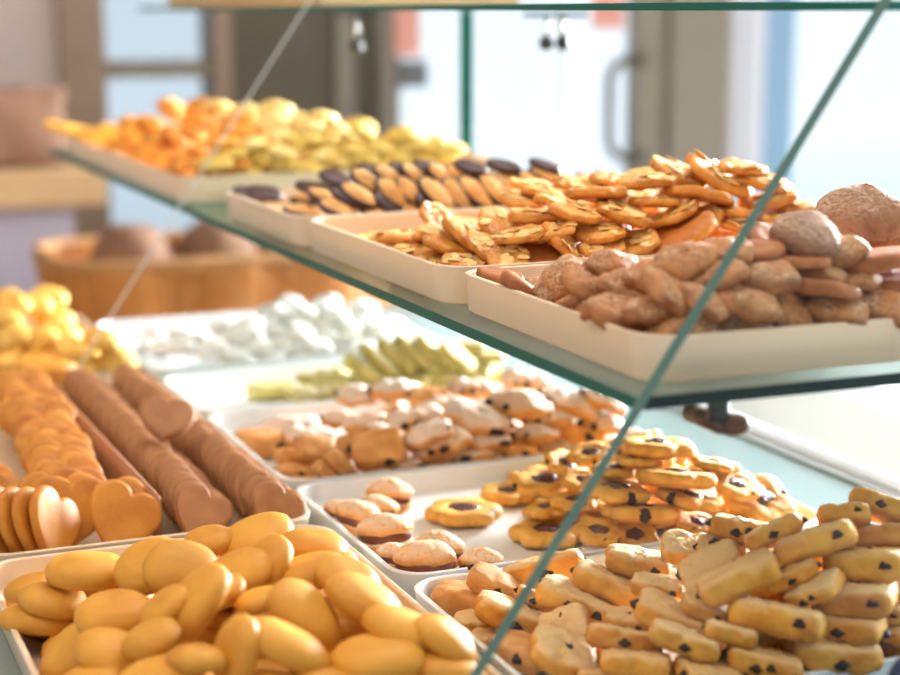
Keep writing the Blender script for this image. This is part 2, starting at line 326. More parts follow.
["pistachio",0.5751,1.6045,0.0417,0.924,0.021,0.297,-0.239,1.065,0,""],
["pistachio",0.5949,1.61,0.0468,0.907,0.007,0.355,-0.227,1.219,0,""],
["pistachio",0.6161,1.6162,0.0489,0.91,-0.01,0.366,-0.196,1.226,0,""],
["pistachio",0.6366,1.616,0.0518,0.906,0.051,0.343,-0.241,1.232,0,""],
["pistachio",0.6566,1.612,0.0516,0.913,0.051,0.345,-0.213,1.186,0,""],
["pistachio",0.5154,1.5894,0.0163,0.978,0.154,-0.006,-0.143,0.855,0,""],
["pistachio",0.5367,1.5804,0.0276,0.966,0.198,-0.034,-0.162,0.856,0,""],
["pistachio",0.516,1.6296,0.0169,0.981,0.122,-0.019,-0.152,0.825,0,""],
["pistachio",0.5536,1.5884,0.0172,0.967,0.182,0.118,-0.132,0.859,0,""],
["pistachio",0.6747,1.5937,0.0492,0.905,0.198,0.297,-0.23,1.087,0,""],
["pistachio",0.6934,1.5968,0.0289,0.927,0.162,-0.113,-0.319,0.989,0,""],
["pistachio",0.6576,1.5872,0.0235,0.939,0.332,-0.079,-0.042,0.979,0,""],
["pistachio",0.711,1.5912,0.0197,0.977,0.166,-0.082,-0.108,0.989,0,""],
["pistachio",0.6211,1.5871,0.0262,0.953,-0.039,-0.128,-0.271,0.972,0,""],
["pistachio",0.5846,1.5905,0.0192,0.967,0.027,0.228,-0.108,0.964,0,""],
["pistachio",0.6946,1.6167,0.0538,0.974,-0.02,-0.021,-0.225,0.997,0,""],
["pistachio",0.7129,1.607,0.0432,0.97,-0.014,-0.013,-0.243,0.997,0,""],
["pistachio",0.5463,1.6728,0.0216,0.969,-0.092,-0.002,-0.228,0.957,1,""],
["pistachio",0.5816,1.6387,0.0115,0.95,-0.0,-0.0,0.311,1.0,1,""],
["pistachio",0.6761,1.7126,0.0188,0.972,0.202,0.118,-0.002,1.046,1,""],
["pistachio",0.6451,1.6135,0.0214,0.974,-0.033,0.014,-0.224,0.93,1,""],
["pistachio",0.6346,1.6635,0.0388,0.588,-0.268,0.224,0.73,1.038,1,""],
["pistachio",0.63,1.6014,0.0114,0.99,0.0,-0.0,0.143,0.987,1,""],
["pistachio",0.6252,1.6504,0.0156,0.089,-0.0,0.267,0.96,0.96,1,""],
["pistachio",0.6945,1.6538,0.0206,0.907,-0.064,0.076,-0.41,1.034,1,""],
["pistachio",0.651,1.6325,0.011,-0.062,-0.0,-0.0,0.998,0.921,1,""],
["pistachio",0.6587,1.721,0.011,1.0,0.0,-0.0,0.005,0.924,1,""],
["pistachio",0.7076,1.6155,0.011,0.963,0.0,-0.0,0.268,0.916,1,""],
["pistachio",0.6636,1.6927,0.0221,0.734,0.247,0.265,-0.575,0.994,1,""],
["pistachio",0.676,1.6543,0.0114,0.928,-0.0,0.0,-0.372,0.985,1,""],
["pistachio",0.5904,1.6929,0.0217,0.7,-0.295,-0.137,-0.635,0.964,1,""],
["pistachio",0.5901,1.6423,0.0234,0.679,-0.004,0.059,-0.732,0.977,1,""],
["pistachio",0.6994,1.7022,0.0285,-0.013,-0.022,0.112,0.993,0.947,1,""],
["pistachio",0.7209,1.6728,0.0118,0.54,0.0,0.0,0.842,1.049,1,""],
["pistachio",0.5811,1.6687,0.0194,0.92,0.239,0.254,0.179,0.928,1,""],
["pistachio",0.6834,1.6399,0.0329,0.592,0.094,-0.015,0.801,0.949,1,""],
["pistachio",0.5482,1.6597,0.0117,1.0,-0.0,-0.0,-0.017,1.03,1,""],
["pistachio",0.6622,1.6729,0.0359,0.592,-0.187,0.056,0.782,0.912,1,""],
["pistachio",0.6683,1.6009,0.0112,0.736,0.0,0.0,-0.677,0.945,1,""],
["pistachio",0.6264,1.6665,0.0196,0.654,-0.189,-0.156,-0.716,1.048,1,""],
["pistachio",0.66,1.6475,0.0226,0.8,0.085,-0.018,-0.593,1.033,1,""],
["pistachio",0.7074,1.6872,0.0215,0.906,-0.089,-0.1,-0.401,0.94,1,""],
["pistachio",0.6098,1.6252,0.0111,-0.281,-0.0,0.0,0.96,0.929,1,""],
["pistachio",0.6474,1.6365,0.0329,0.818,0.015,0.105,-0.565,0.998,1,""]],
'M4': [
["sugar",0.588,1.7904,0.0285,0.976,-0.1,0.012,-0.196,1.054,0,""],
["sugar",0.5753,1.8124,0.044,0.928,-0.227,0.259,-0.142,1.056,0,""],
["sugar",0.6809,1.7976,0.0286,0.957,-0.049,-0.169,-0.231,1.031,0,""],
["sugar",0.5221,1.7984,0.0321,0.971,-0.059,-0.138,-0.185,0.945,0,""],
["sugar",0.632,1.8956,0.0571,0.973,-0.107,-0.145,-0.141,1.177,0,""],
["sugar",0.6104,1.8431,0.0594,0.974,-0.09,-0.166,-0.124,1.014,0,""],
["sugar",0.5982,1.8225,0.0422,0.945,-0.207,0.148,-0.204,1.198,0,""],
["sugar",0.5507,1.8164,0.0427,0.969,-0.038,0.191,-0.153,0.965,0,""],
["sugar",0.6536,1.835,0.0562,0.97,-0.143,-0.081,-0.178,1.187,0,""],
["sugar",0.5676,1.794,0.0144,0.985,-0.023,-0.092,-0.142,1.103,0,""],
["sugar",0.6392,1.7816,0.0236,0.995,-0.041,0.047,-0.075,1.144,0,""],
["sugar",0.6814,1.9007,0.0494,0.982,0.084,-0.035,-0.165,1.05,0,""],
["sugar",0.5949,1.9036,0.0558,0.963,-0.067,0.204,-0.162,1.217,0,""],
["sugar",0.6278,1.7951,0.0337,0.944,-0.262,-0.057,-0.19,0.88,0,""],
["sugar",0.6479,1.8063,0.0257,0.969,-0.037,-0.115,-0.216,1.076,0,""],
["sugar",0.5111,1.81,0.0432,0.967,-0.17,-0.143,-0.122,1.167,0,""],
["sugar",0.5451,1.8401,0.0459,0.964,-0.065,-0.243,-0.091,1.039,0,""],
["sugar",0.649,1.8194,0.0458,0.907,-0.352,0.013,-0.23,1.014,0,""],
["sugar",0.5532,1.8002,0.0296,0.971,-0.143,0.081,-0.175,1.131,0,""],
["sugar",0.618,1.8205,0.0553,0.974,-0.16,0.054,-0.15,1.089,0,""],
["sugar",0.6026,1.8031,0.0343,0.915,-0.355,-0.08,-0.172,0.929,0,""],
["sugar",0.6621,1.7952,0.0405,0.943,0.009,0.104,-0.317,0.98,0,""],
["sugar",0.6323,1.8085,0.041,0.932,-0.256,0.082,-0.242,1.076,0,""],
["sugar",0.5218,1.8311,0.0513,0.987,0.05,-0.074,-0.135,1.067,0,""],
["sugar",0.5826,1.8322,0.0591,0.987,-0.056,-0.079,-0.126,1.034,0,""],
["sugar",0.5687,1.7932,0.0417,0.975,-0.089,0.079,-0.187,0.901,0,""],
["sugar",0.6201,1.7941,0.0176,0.912,-0.041,0.366,-0.179,0.961,0,""],
["sugar",0.6914,1.7942,0.0151,0.969,-0.097,-0.142,-0.177,1.09,0,""],
["sugar",0.6826,1.8122,0.0417,0.964,-0.183,-0.038,-0.187,1.147,0,""],
["sugar",0.5749,1.8566,0.0501,0.983,-0.013,0.13,-0.129,1.21,0,""],
["sugar",0.5989,1.7949,0.0137,0.967,0.014,0.03,-0.253,1.095,0,""],
["sugar",0.5637,1.8944,0.0503,0.982,-0.071,-0.106,-0.136,1.221,0,""],
["sugar",0.6591,1.7947,0.014,0.97,-0.003,-0.059,-0.234,1.065,0,""],
["sugar",0.5351,1.7945,0.0176,0.971,-0.14,0.01,-0.195,1.098,0,""],
["sugar",0.4408,1.9552,0.0225,0.989,-0.089,0.026,-0.112,0.989,0,""],
["sugar",0.4634,1.922,0.0297,0.988,-0.087,0.032,-0.119,0.993,0,""],
["sugar",0.4714,1.8662,0.032,0.989,-0.078,0.01,-0.125,0.919,0,""],
["sugar",0.4699,1.8036,0.0347,0.982,-0.111,-0.088,-0.124,1.051,0,""],
["sugar",0.5066,1.892,0.04,0.987,-0.087,0.018,-0.131,0.935,0,""],
["sugar",0.5087,1.8396,0.0364,0.983,-0.051,0.11,-0.14,1.003,0,""],
["sugar",0.4506,1.8553,0.0261,0.988,-0.095,0.016,-0.12,0.981,0,""],
["sugar",0.4196,1.9251,0.013,0.99,-0.076,-0.064,-0.099,0.911,0,""],
["sugar",0.4936,1.7966,0.0244,0.978,-0.111,0.042,-0.171,1.058,0,""],
["sugar",0.435,1.8872,0.0204,0.991,-0.062,-0.051,-0.105,0.895,0,""],
["sugar",0.6555,1.9446,0.0134,0.015,-0.001,0.025,1.0,1.004,1,""],
["sugar",0.6727,1.8884,0.0127,-0.427,0.0,0.0,0.904,0.919,1,""],
["sugar",0.5692,1.8202,0.0129,0.973,-0.008,-0.002,0.231,0.932,1,""],
["sugar",0.5245,1.9229,0.0134,0.965,-0.009,-0.017,-0.261,0.994,1,""],
["sugar",0.6466,1.8451,0.0254,-0.001,-0.023,0.17,0.985,1.017,1,""],
["sugar",0.534,1.9813,0.0135,0.935,-0.016,0.057,0.349,1.003,1,""],
["sugar",0.634,1.8636,0.013,0.807,0.009,-0.044,-0.589,0.961,1,""],
["sugar",0.4993,1.9968,0.0137,0.998,-0.0,-0.0,0.058,1.031,1,""],
["sugar",0.4474,1.9194,0.013,-0.411,-0.001,0.001,0.911,0.956,1,""],
["sugar",0.6915,1.8353,0.013,0.756,0.014,-0.026,0.654,0.956,1,""],
["sugar",0.56,2.0433,0.013,1.0,0.0,0.0,0.008,0.95,1,""],
["sugar",0.6459,1.8306,0.0138,0.542,-0.06,0.036,0.838,1.021,1,""],
["sugar",0.5569,1.8559,0.013,0.973,-0.007,0.033,-0.227,0.955,1,""],
["sugar",0.6368,1.9721,0.0164,0.85,-0.084,-0.231,0.466,0.967,1,""],
["sugar",0.7073,1.8575,0.0127,0.251,-0.0,-0.0,0.968,0.913,1,""],
["sugar",0.5753,1.865,0.0232,0.641,0.123,-0.099,-0.751,0.958,1,""],
["sugar",0.6579,1.9692,0.015,0.603,-0.175,0.117,0.769,1.014,1,""],
["sugar",0.6716,1.8172,0.013,0.992,-0.007,-0.076,-0.098,0.923,1,""],
["sugar",0.6057,1.8187,0.0126,-0.084,-0.024,-0.047,0.995,0.916,1,""],
["sugar",0.6048,1.8935,0.0151,0.935,-0.341,0.053,-0.087,0.938,1,""],
["sugar",0.5346,1.8935,0.0135,0.851,-0.002,-0.002,-0.525,1.009,1,""],
["sugar",0.6194,1.9907,0.0132,0.455,0.082,-0.03,0.886,0.953,1,""],
["sugar",0.6658,1.9922,0.014,0.166,0.067,0.143,0.973,1.001,1,""],
["sugar",0.5889,1.875,0.0151,-0.16,-0.225,0.023,0.961,0.985,1,""],
["sugar",0.6207,1.9504,0.0216,0.845,-0.061,-0.075,-0.526,0.915,1,""],
["sugar",0.6109,1.8701,0.014,0.883,-0.156,-0.112,0.428,1.005,1,""]],
'L2': [
["lump",0.3074,1.9918,0.0645,0.995,0.031,0.006,-0.099,1.161,0,""],
["lump",0.2806,1.9604,0.0721,0.997,0.03,-0.002,-0.071,1.023,0,""],
["lump",0.3332,2.0034,0.0455,0.986,0.059,0.07,-0.136,1.172,0,""],
["lump",0.3148,1.8396,0.0578,0.957,0.058,0.249,-0.137,1.081,0,""],
["lump",0.3144,1.789,0.0475,0.989,0.032,0.07,-0.128,1.11,0,""],
["lump",0.2788,1.786,0.0333,0.994,0.089,-0.014,-0.068,1.258,0,""],
["lump",0.2552,1.8007,0.0619,0.982,0.048,-0.163,-0.08,1.048,0,""],
["lump",0.2523,1.8183,0.0797,0.996,0.059,-0.004,-0.069,0.896,0,""],
["lump",0.3466,1.7886,0.0546,0.986,-0.018,0.123,-0.11,1.063,0,""],
["lump",0.3625,1.7882,0.0304,0.786,0.596,0.147,-0.072,1.119,0,""],
["lump",0.3588,1.8018,0.0148,0.981,0.065,0.017,-0.18,1.069,0,""],
["lump",0.2603,1.7978,0.0154,0.999,0.008,-0.039,-0.016,1.043,0,""],
["lump",0.2843,1.8025,0.0568,0.971,-0.04,-0.218,-0.085,1.054,0,""],
["lump",0.3284,1.7919,0.0279,0.96,0.128,0.07,0.237,1.059,0,""],
["lump",0.2416,1.7872,0.0383,0.983,0.065,-0.127,-0.111,0.937,0,""],
["lump",0.347,2.1171,0.0524,0.989,-0.071,0.093,-0.087,1.112,0,""],
["lump",0.2809,2.0155,0.0718,0.997,-0.044,0.003,-0.069,0.874,0,""],
["yellow",0.28,1.7274,0.0365,0.959,-0.246,-0.04,0.133,1.28,0,""],
["lump",0.2113,1.9924,0.0152,0.262,-0.041,0.038,0.963,0.997,1,""],
["lump",0.1992,1.9471,0.0176,-0.293,0.055,0.067,0.952,0.947,1,""],
["lump",0.3174,2.0147,0.0186,0.835,0.005,0.323,0.446,0.95,1,""],
["lump",0.2689,1.8655,0.0144,0.842,0.028,-0.011,0.539,0.922,1,""],
["lump",0.1691,1.9749,0.0156,0.99,0.0,0.0,-0.138,1.028,1,""],
["lump",0.2934,1.9975,0.0158,0.608,-0.061,-0.018,-0.792,1.05,1,""],
["lump",0.2063,1.8273,0.0166,0.606,-0.157,-0.109,-0.772,0.984,1,""],
["lump",0.3038,1.8171,0.0354,0.787,0.165,0.228,-0.549,0.96,1,""],
["lump",0.1967,1.7974,0.015,-0.387,0.074,0.048,0.918,0.954,1,""],
["lump",0.1947,1.9053,0.0288,0.59,-0.319,-0.018,0.742,0.984,1,""],
["lump",0.2464,1.832,0.0145,0.588,0.026,-0.071,0.805,0.925,1,""],
["lump",0.2093,1.8866,0.0217,0.855,-0.086,-0.178,-0.479,0.976,1,""],
["lump",0.308,1.8289,0.0152,0.978,0.044,0.003,-0.206,1.046,1,""],
["lump",0.2344,1.8085,0.0226,0.489,-0.201,-0.132,0.838,0.944,1,""],
["lump",0.2414,2.0212,0.0263,0.628,-0.034,-0.017,-0.778,0.934,1,""],
["lump",0.2741,1.8633,0.0311,0.842,0.132,0.135,-0.505,0.905,1,""],
["lump",0.1749,2.1124,0.0153,-0.121,-0.001,0.0,0.993,0.999,1,""],
["lump",0.3387,2.0252,0.0185,-0.273,0.336,0.066,0.899,0.908,1,""],
["lump",0.2354,2.0492,0.0147,0.234,-0.028,-0.009,0.972,0.944,1,""],
["lump",0.1601,2.0484,0.0161,0.744,0.2,0.163,0.616,0.962,1,""],
["lump",0.3106,1.7961,0.015,-0.012,0.049,-0.087,0.995,0.981,1,""],
["lump",0.1932,1.8357,0.0478,-0.298,0.083,0.073,0.948,0.91,1,""],
["lump",0.1856,2.0411,0.0377,0.1,0.216,0.108,0.965,0.96,1,""],
["lump",0.1913,2.0624,0.0163,0.857,-0.14,0.011,-0.495,1.011,1,""],
["lump",0.2776,2.1234,0.0147,-0.479,-0.0,0.0,0.878,0.938,1,""],
["lump",0.3017,1.9192,0.0163,-0.472,-0.12,0.076,0.87,0.92,1,""],
["lump",0.1755,2.1169,0.0335,0.887,-0.022,0.033,0.46,0.91,1,""],
["lump",0.2516,1.8844,0.0338,-0.107,-0.21,0.189,0.953,0.913,1,""],
["lump",0.2655,1.9564,0.0147,0.979,0.0,-0.001,-0.202,0.946,1,""],
["lump",0.2109,2.0225,0.0216,0.77,-0.196,0.041,-0.606,1.024,1,""],
["lump",0.2595,1.9192,0.0425,-0.095,-0.091,0.048,0.99,0.976,1,""],
["lump",0.1743,2.0308,0.0218,-0.175,0.303,-0.189,0.918,1.007,1,""],
["lump",0.2478,1.9469,0.0298,-0.224,-0.081,0.022,0.971,0.901,1,""],
["lump",0.241,1.9566,0.0484,0.619,0.031,-0.054,0.783,1.007,1,""],
["lump",0.2294,1.8543,0.0495,0.601,-0.004,-0.017,-0.799,0.976,1,""],
["lump",0.3499,1.8914,0.0151,0.039,-0.0,-0.0,0.999,0.984,1,""],
["lump",0.1872,1.9656,0.0358,0.96,-0.159,0.046,-0.224,0.982,1,""],
["lump",0.3393,1.8229,0.0237,0.9,-0.342,0.035,-0.268,0.908,1,""],
["lump",0.2599,2.0307,0.0404,0.666,0.138,-0.036,0.732,0.921,1,""],
["lump",0.2871,1.8382,0.032,0.168,0.041,-0.232,0.957,0.995,1,""]],
'A': [
["slab",0.4706,1.0374,0.2242,-0.076,0.988,-0.105,-0.079,0.72,0,""],
["slab",0.4661,0.9789,0.2211,-0.077,0.951,0.023,-0.299,1.045,0,""],
["brown",0.4701,0.9462,0.2348,0.893,0.242,-0.357,-0.131,0.803,0,""],
["brown",0.4676,0.897,0.2386,0.933,0.1,0.192,-0.288,0.887,0,""],
["brown",0.4734,0.8601,0.2434,0.943,0.161,0.087,-0.279,0.857,0,""],
["brown",0.4804,0.8824,0.2176,0.901,-0.129,0.128,-0.394,1.28,0,""],
["brown",0.463,0.8516,0.2301,0.957,0.047,0.092,-0.271,1.021,0,""],
["brown",0.4726,0.8158,0.247,0.881,0.133,0.313,-0.329,0.767,0,""],
["brown",0.4699,0.815,0.2235,0.842,0.015,-0.323,-0.431,0.759,0,""],
["brown",0.4885,0.8245,0.2634,0.927,0.217,-0.187,-0.243,0.777,0,""],
["brown",0.4908,0.8099,0.2267,0.822,0.352,0.316,-0.318,0.72,0,""],
["brown",0.5206,0.8148,0.2287,0.871,0.358,0.195,-0.276,0.999,0,""],
["brown",0.5161,0.8067,0.2409,0.95,0.088,0.128,-0.272,0.888,0,""],
["brown",0.5314,0.8171,0.252,0.945,0.023,-0.013,-0.327,1.01,0,""],
["brown",0.5482,0.8122,0.2305,0.79,0.334,0.324,-0.399,0.9,0,""],
["brown",0.579,0.8254,0.2264,0.949,0.129,-0.06,-0.282,1.191,0,""],
["brown",0.6131,0.8057,0.2317,0.921,0.152,0.063,-0.353,0.949,0,""],
["slab",0.5688,0.8117,0.2432,0.924,-0.093,0.085,-0.362,1.022,0,""],
["brown",0.5943,0.8148,0.2453,0.942,-0.035,-0.039,-0.332,0.72,0,""],
["slab",0.5356,0.8278,0.2645,-0.095,0.928,-0.348,0.096,0.72,0,""],
["crackle",0.568,0.826,0.2729,0.895,0.144,0.081,-0.415,0.791,0,""],
["crackle",0.6828,0.9342,0.2656,0.951,-0.014,-0.068,-0.302,1.28,0,""],
["slab",0.6115,0.8214,0.2559,0.951,-0.031,-0.084,-0.296,1.132,0,""],
["slab",0.5653,0.8565,0.2651,-0.256,0.883,-0.351,-0.179,0.72,0,""],
["slab",0.5593,0.8187,0.2594,0.948,0.004,0.018,-0.316,0.767,0,""],
["brown",0.5032,0.8168,0.2551,0.958,0.022,-0.131,-0.254,0.779,0,""],
["brown",0.5132,0.8259,0.2662,0.95,0.069,-0.087,-0.291,0.72,0,""],
["brown",0.4799,0.8488,0.2524,0.965,0.127,-0.071,-0.22,0.72,0,""],
["brown",0.4794,0.8983,0.2515,0.966,0.08,-0.034,-0.245,0.72,0,""],
["brown",0.4664,0.8237,0.2359,0.973,0.033,0.018,-0.228,0.72,0,""],
["brown",0.4905,0.807,0.2416,0.909,0.108,0.281,-0.287,0.72,0,""],
["brown",0.5691,0.8179,0.2114,0.985,-0.013,0.005,-0.169,0.847,0,""],
["brown",0.6153,0.8175,0.2113,0.975,-0.05,0.001,-0.218,0.862,0,""],
["brown",0.5386,0.8156,0.212,0.965,0.133,-0.054,-0.221,0.781,0,""],
["brown",0.7144,0.9411,0.2501,0.943,0.091,-0.031,-0.318,0.833,0,""],
["slab",0.6235,0.8139,0.2449,0.928,0.059,-0.07,-0.362,0.87,0,""],
["brown",0.5884,0.8223,0.2614,0.931,0.042,-0.181,-0.313,0.776,0,""],
["brown",0.576,0.8048,0.2325,0.949,0.073,0.003,-0.308,0.796,0,""],
["brown",0.6005,0.8188,0.2187,0.952,0.041,-0.156,-0.26,0.858,0,""],
["brown",0.5717,0.818,0.2508,0.933,-0.035,0.034,-0.355,0.72,0,""],
["brown",0.5089,0.8952,0.2238,0.838,-0.033,-0.056,-0.542,1.039,1,""],
["brown",0.7224,0.9546,0.2126,0.788,-0.046,-0.021,0.613,0.977,1,""],
["brown",0.5018,0.9635,0.2129,0.91,0.042,0.013,0.412,1.041,1,""],
["brown",0.5025,0.8194,0.2122,0.999,-0.028,-0.004,-0.041,1.005,1,""],
["brown",0.6456,0.9522,0.2202,0.98,0.161,-0.118,-0.006,0.902,1,""],
["brown",0.6193,0.8648,0.2214,0.785,0.022,-0.092,-0.612,0.928,1,""],
["brown",0.6685,0.9017,0.2124,0.889,0.004,-0.039,-0.455,0.934,1,""],
["brown",0.5176,0.8974,0.2122,0.819,-0.004,0.013,0.573,0.93,1,""],
["brown",0.5615,0.9041,0.2213,0.617,-0.109,0.284,0.726,1.014,1,""],
["brown",0.6567,0.9693,0.213,0.375,0.002,-0.04,0.926,1.037,1,""],
["brown",0.6434,0.8206,0.2172,0.855,0.259,0.11,0.436,0.957,1,""],
["brown",0.6942,0.9462,0.2171,-0.028,-0.128,-0.201,0.971,1.015,1,""],
["brown",0.696,0.8542,0.2127,-0.369,-0.022,-0.025,0.929,0.962,1,""],
["brown",0.4796,0.8451,0.2139,0.869,-0.119,-0.06,-0.476,0.946,1,""],
["brown",0.5585,0.8581,0.2157,0.718,0.102,-0.149,0.673,0.997,1,""],
["brown",0.4858,0.957,0.2241,0.95,0.109,-0.054,0.287,0.99,1,""],
["brown",0.698,1.0008,0.2183,0.78,0.025,0.271,0.563,0.986,1,""],
["brown",0.6282,0.9037,0.227,0.55,-0.039,0.042,0.833,0.971,1,""],
["brown",0.6941,0.9243,0.2195,0.859,0.283,0.1,-0.415,1.031,1,""],
["brown",0.7836,0.9372,0.2129,0.756,-0.0,-0.0,-0.654,0.993,1,""],
["brown",0.478,1.0333,0.2124,0.997,0.038,0.014,0.072,0.938,1,""],
["brown",0.6363,0.9037,0.214,0.666,0.088,-0.088,-0.735,1.027,1,""],
["brown",0.5853,0.9232,0.2205,-0.04,0.229,-0.034,0.972,0.992,1,""],
["brown",0.5716,0.8649,0.2298,0.978,0.132,0.115,-0.115,1.011,1,""],
["brown",0.4976,0.9474,0.2349,0.748,0.03,0.141,-0.648,0.961,1,""],
["brown",0.7136,0.9869,0.2257,0.836,-0.108,0.259,-0.471,0.937,1,""],
["brown",0.5255,0.9175,0.2296,0.664,-0.221,-0.024,-0.714,0.986,1,""],
["brown",0.4752,0.9174,0.2214,0.876,-0.252,0.042,-0.409,0.946,1,""],
["brown",0.5608,0.9471,0.2147,0.855,-0.046,0.111,0.504,1.046,1,""],
["brown",0.4955,0.897,0.2382,-0.355,0.153,-0.001,0.922,0.929,1,""],
["brown",0.63,0.8428,0.2124,0.159,0.044,0.027,0.986,0.913,1,""],
["brown",0.5073,0.8431,0.2217,0.944,0.014,0.095,-0.315,0.97,1,""],
["brown",0.6953,0.8229,0.2139,-0.018,0.019,-0.149,0.988,0.967,1,""],
["brown",0.5249,0.8311,0.2276,0.951,0.292,0.06,-0.076,1.035,1,""],
["brown",0.674,1.0208,0.2127,0.584,-0.004,0.008,-0.812,0.965,1,""],
["brown",0.7607,0.908,0.2124,0.758,0.0,-0.0,-0.652,0.927,1,""],
["brown",0.5919,0.8581,0.2121,0.336,-0.017,-0.012,0.942,0.906,1,""],
["brown",0.5606,0.9646,0.2266,-0.307,0.019,0.051,0.95,0.934,1,""],
["brown",0.6905,0.9797,0.2139,0.652,0.043,0.136,0.745,0.965,1,""],
["brown",0.5604,0.8863,0.2123,0.037,0.002,-0.006,0.999,1.034,1,""],
["brown",0.5305,0.846,0.2133,0.481,-0.058,-0.153,0.862,0.908,1,""],
["brown",0.4965,1.0081,0.2147,0.513,0.129,-0.061,0.846,0.986,1,""],
["brown",0.5299,0.9632,0.2166,0.905,0.096,0.181,0.373,1.031,1,""]],
'B': [
["almond",0.4775,1.2433,0.2247,-0.113,-0.003,0.019,0.993,0.973,0,""],
["almond",0.4853,1.1615,0.2312,0.893,0.152,0.047,0.422,0.993,0,""],
["almond",0.4769,1.1945,0.2181,-0.484,0.042,0.015,0.874,1.263,0,""],
["almond",0.4766,1.1083,0.2223,0.557,-0.013,0.095,-0.825,0.885,0,""],
["almond",0.5112,1.2487,0.2382,0.492,0.33,-0.215,0.777,0.72,0,""],
["almond",0.5024,1.1577,0.2355,0.803,0.023,0.257,-0.538,1.207,0,""],
["almond",0.5255,1.1576,0.2426,-0.229,0.049,-0.307,0.923,0.857,0,""],
["almond",0.5511,1.1389,0.2492,0.564,-0.042,-0.001,-0.825,1.169,0,""],
["almond",0.5007,1.0904,0.2279,0.936,0.183,-0.142,0.264,0.72,0,""],
["almond",0.5522,1.0982,0.2313,0.109,0.352,-0.207,0.906,1.069,0,""],
["almond",0.6052,1.1122,0.2519,0.61,-0.041,0.168,-0.773,1.06,0,""],
["almond",0.5957,1.1392,0.2641,0.742,-0.031,0.094,0.663,1.112,0,""],
["almond",0.6378,1.1398,0.2724,0.999,-0.005,-0.042,-0.035,1.053,0,""],
["almond",0.6821,1.1639,0.2752,0.66,0.169,-0.04,0.731,1.157,0,""],
["almond",0.7013,1.1386,0.2733,0.51,0.257,-0.028,0.82,1.28,0,""],
["almond",0.6745,1.1255,0.2616,0.452,0.064,0.089,0.885,1.236,0,""],
["almond",0.6443,1.0969,0.2375,0.188,0.662,0.705,0.169,1.28,0,""],
["almond",0.7314,1.1227,0.2702,0.286,0.082,-0.073,0.952,0.996,0,""],
["almond",0.7368,1.1217,0.2559,0.777,0.029,-0.08,-0.624,1.034,0,""],
["almond",0.7391,1.1042,0.2427,-0.222,-0.025,0.023,0.974,0.988,0,""],
["almond",0.6023,1.0929,0.2311,0.965,0.048,-0.205,0.154,0.908,0,""],
["almond",0.6468,1.1122,0.2496,0.152,-0.212,0.03,0.965,0.894,0,""],
["almond",0.5249,1.0947,0.2244,0.126,-0.37,0.894,0.219,0.953,0,""],
["almond",0.5647,1.1141,0.2558,0.907,0.154,0.062,0.387,0.98,0,""],
["almond",0.7012,1.114,0.2478,0.999,-0.031,0.042,0.005,0.91,0,""],
["almond",0.5978,1.095,0.2203,0.052,-0.13,-0.129,0.982,0.868,0,""],
["almond",0.5902,1.2113,0.2582,0.539,0.112,-0.011,0.835,0.979,0,""],
["almond",0.6138,1.1844,0.2634,0.788,0.106,-0.029,0.605,0.93,0,""],
["almond",0.5764,1.1618,0.2558,0.381,0.116,0.015,0.917,0.907,0,""],
["almond",0.5668,1.213,0.2535,0.62,0.099,-0.038,0.778,0.862,0,""],
["almond",0.5144,1.1023,0.2418,0.762,0.074,-0.087,-0.638,0.821,0,""],
["almond",0.5779,1.0993,0.2413,0.972,0.086,-0.078,0.204,0.87,0,""],
["almond",0.6367,1.1247,0.2581,0.947,-0.031,0.02,0.32,0.899,0,""],
["almond",0.6681,1.1075,0.2421,-0.24,-0.385,0.028,0.891,0.825,0,""],
["almond",0.7007,1.1005,0.2382,0.321,0.104,-0.042,0.94,0.831,0,""],
["almond",0.5965,1.2575,0.2604,0.64,0.067,-0.055,0.764,0.778,0,""],
["almond",0.6165,1.2174,0.2641,0.199,0.032,-0.128,0.971,0.761,0,""],
["almond",0.6321,1.1861,0.2695,0.465,0.079,-0.063,0.88,0.748,0,""],
["almond",0.7176,1.1306,0.2808,-0.145,0.011,-0.074,0.987,0.848,0,""],
["almond",0.7546,1.1134,0.2507,0.528,-0.031,-0.012,0.849,0.739,0,""],
["almond",0.6711,1.1929,0.2713,0.98,0.08,-0.027,-0.179,0.836,0,""],
["almond",0.5743,1.0883,0.2313,-0.188,-0.062,-0.107,0.974,0.795,0,""],
["almond",0.4963,1.1153,0.232,0.315,0.222,-0.214,0.898,0.755,0,""],
["almond",0.5414,1.1021,0.2423,0.973,-0.057,-0.147,0.169,0.793,0,""],
["almond",0.5692,1.1601,0.2235,0.608,0.002,0.138,0.782,0.968,1,""],
["almond",0.7745,1.2906,0.218,0.554,0.049,-0.035,0.83,1.04,1,""],
["almond",0.811,1.0964,0.2094,0.976,0.0,-0.0,-0.217,0.924,1,""],
["almond",0.5049,1.197,0.2095,0.69,0.0,0.0,0.724,0.947,1,""],
["almond",0.5694,1.1295,0.2148,0.953,-0.065,0.129,0.266,1.01,1,""],
["almond",0.5954,1.1247,0.2303,0.943,-0.232,-0.213,-0.108,0.923,1,""],
["almond",0.6538,1.3299,0.2199,0.896,0.075,-0.106,0.425,0.972,1,""],
["almond",0.6459,1.2536,0.2249,-0.377,0.013,0.015,0.926,0.901,1,""],
["almond",0.6465,1.1527,0.2257,0.594,0.011,0.086,-0.8,0.975,1,""],
["almond",0.7422,1.3146,0.2165,0.993,0.056,0.001,0.104,0.909,1,""],
["almond",0.6755,1.3065,0.2284,0.971,0.182,0.023,0.154,0.992,1,""],
["almond",0.496,1.1717,0.223,0.8,0.155,0.041,0.578,0.923,1,""],
["almond",0.4986,1.3462,0.2098,-0.217,-0.0,0.0,0.976,1.004,1,""],
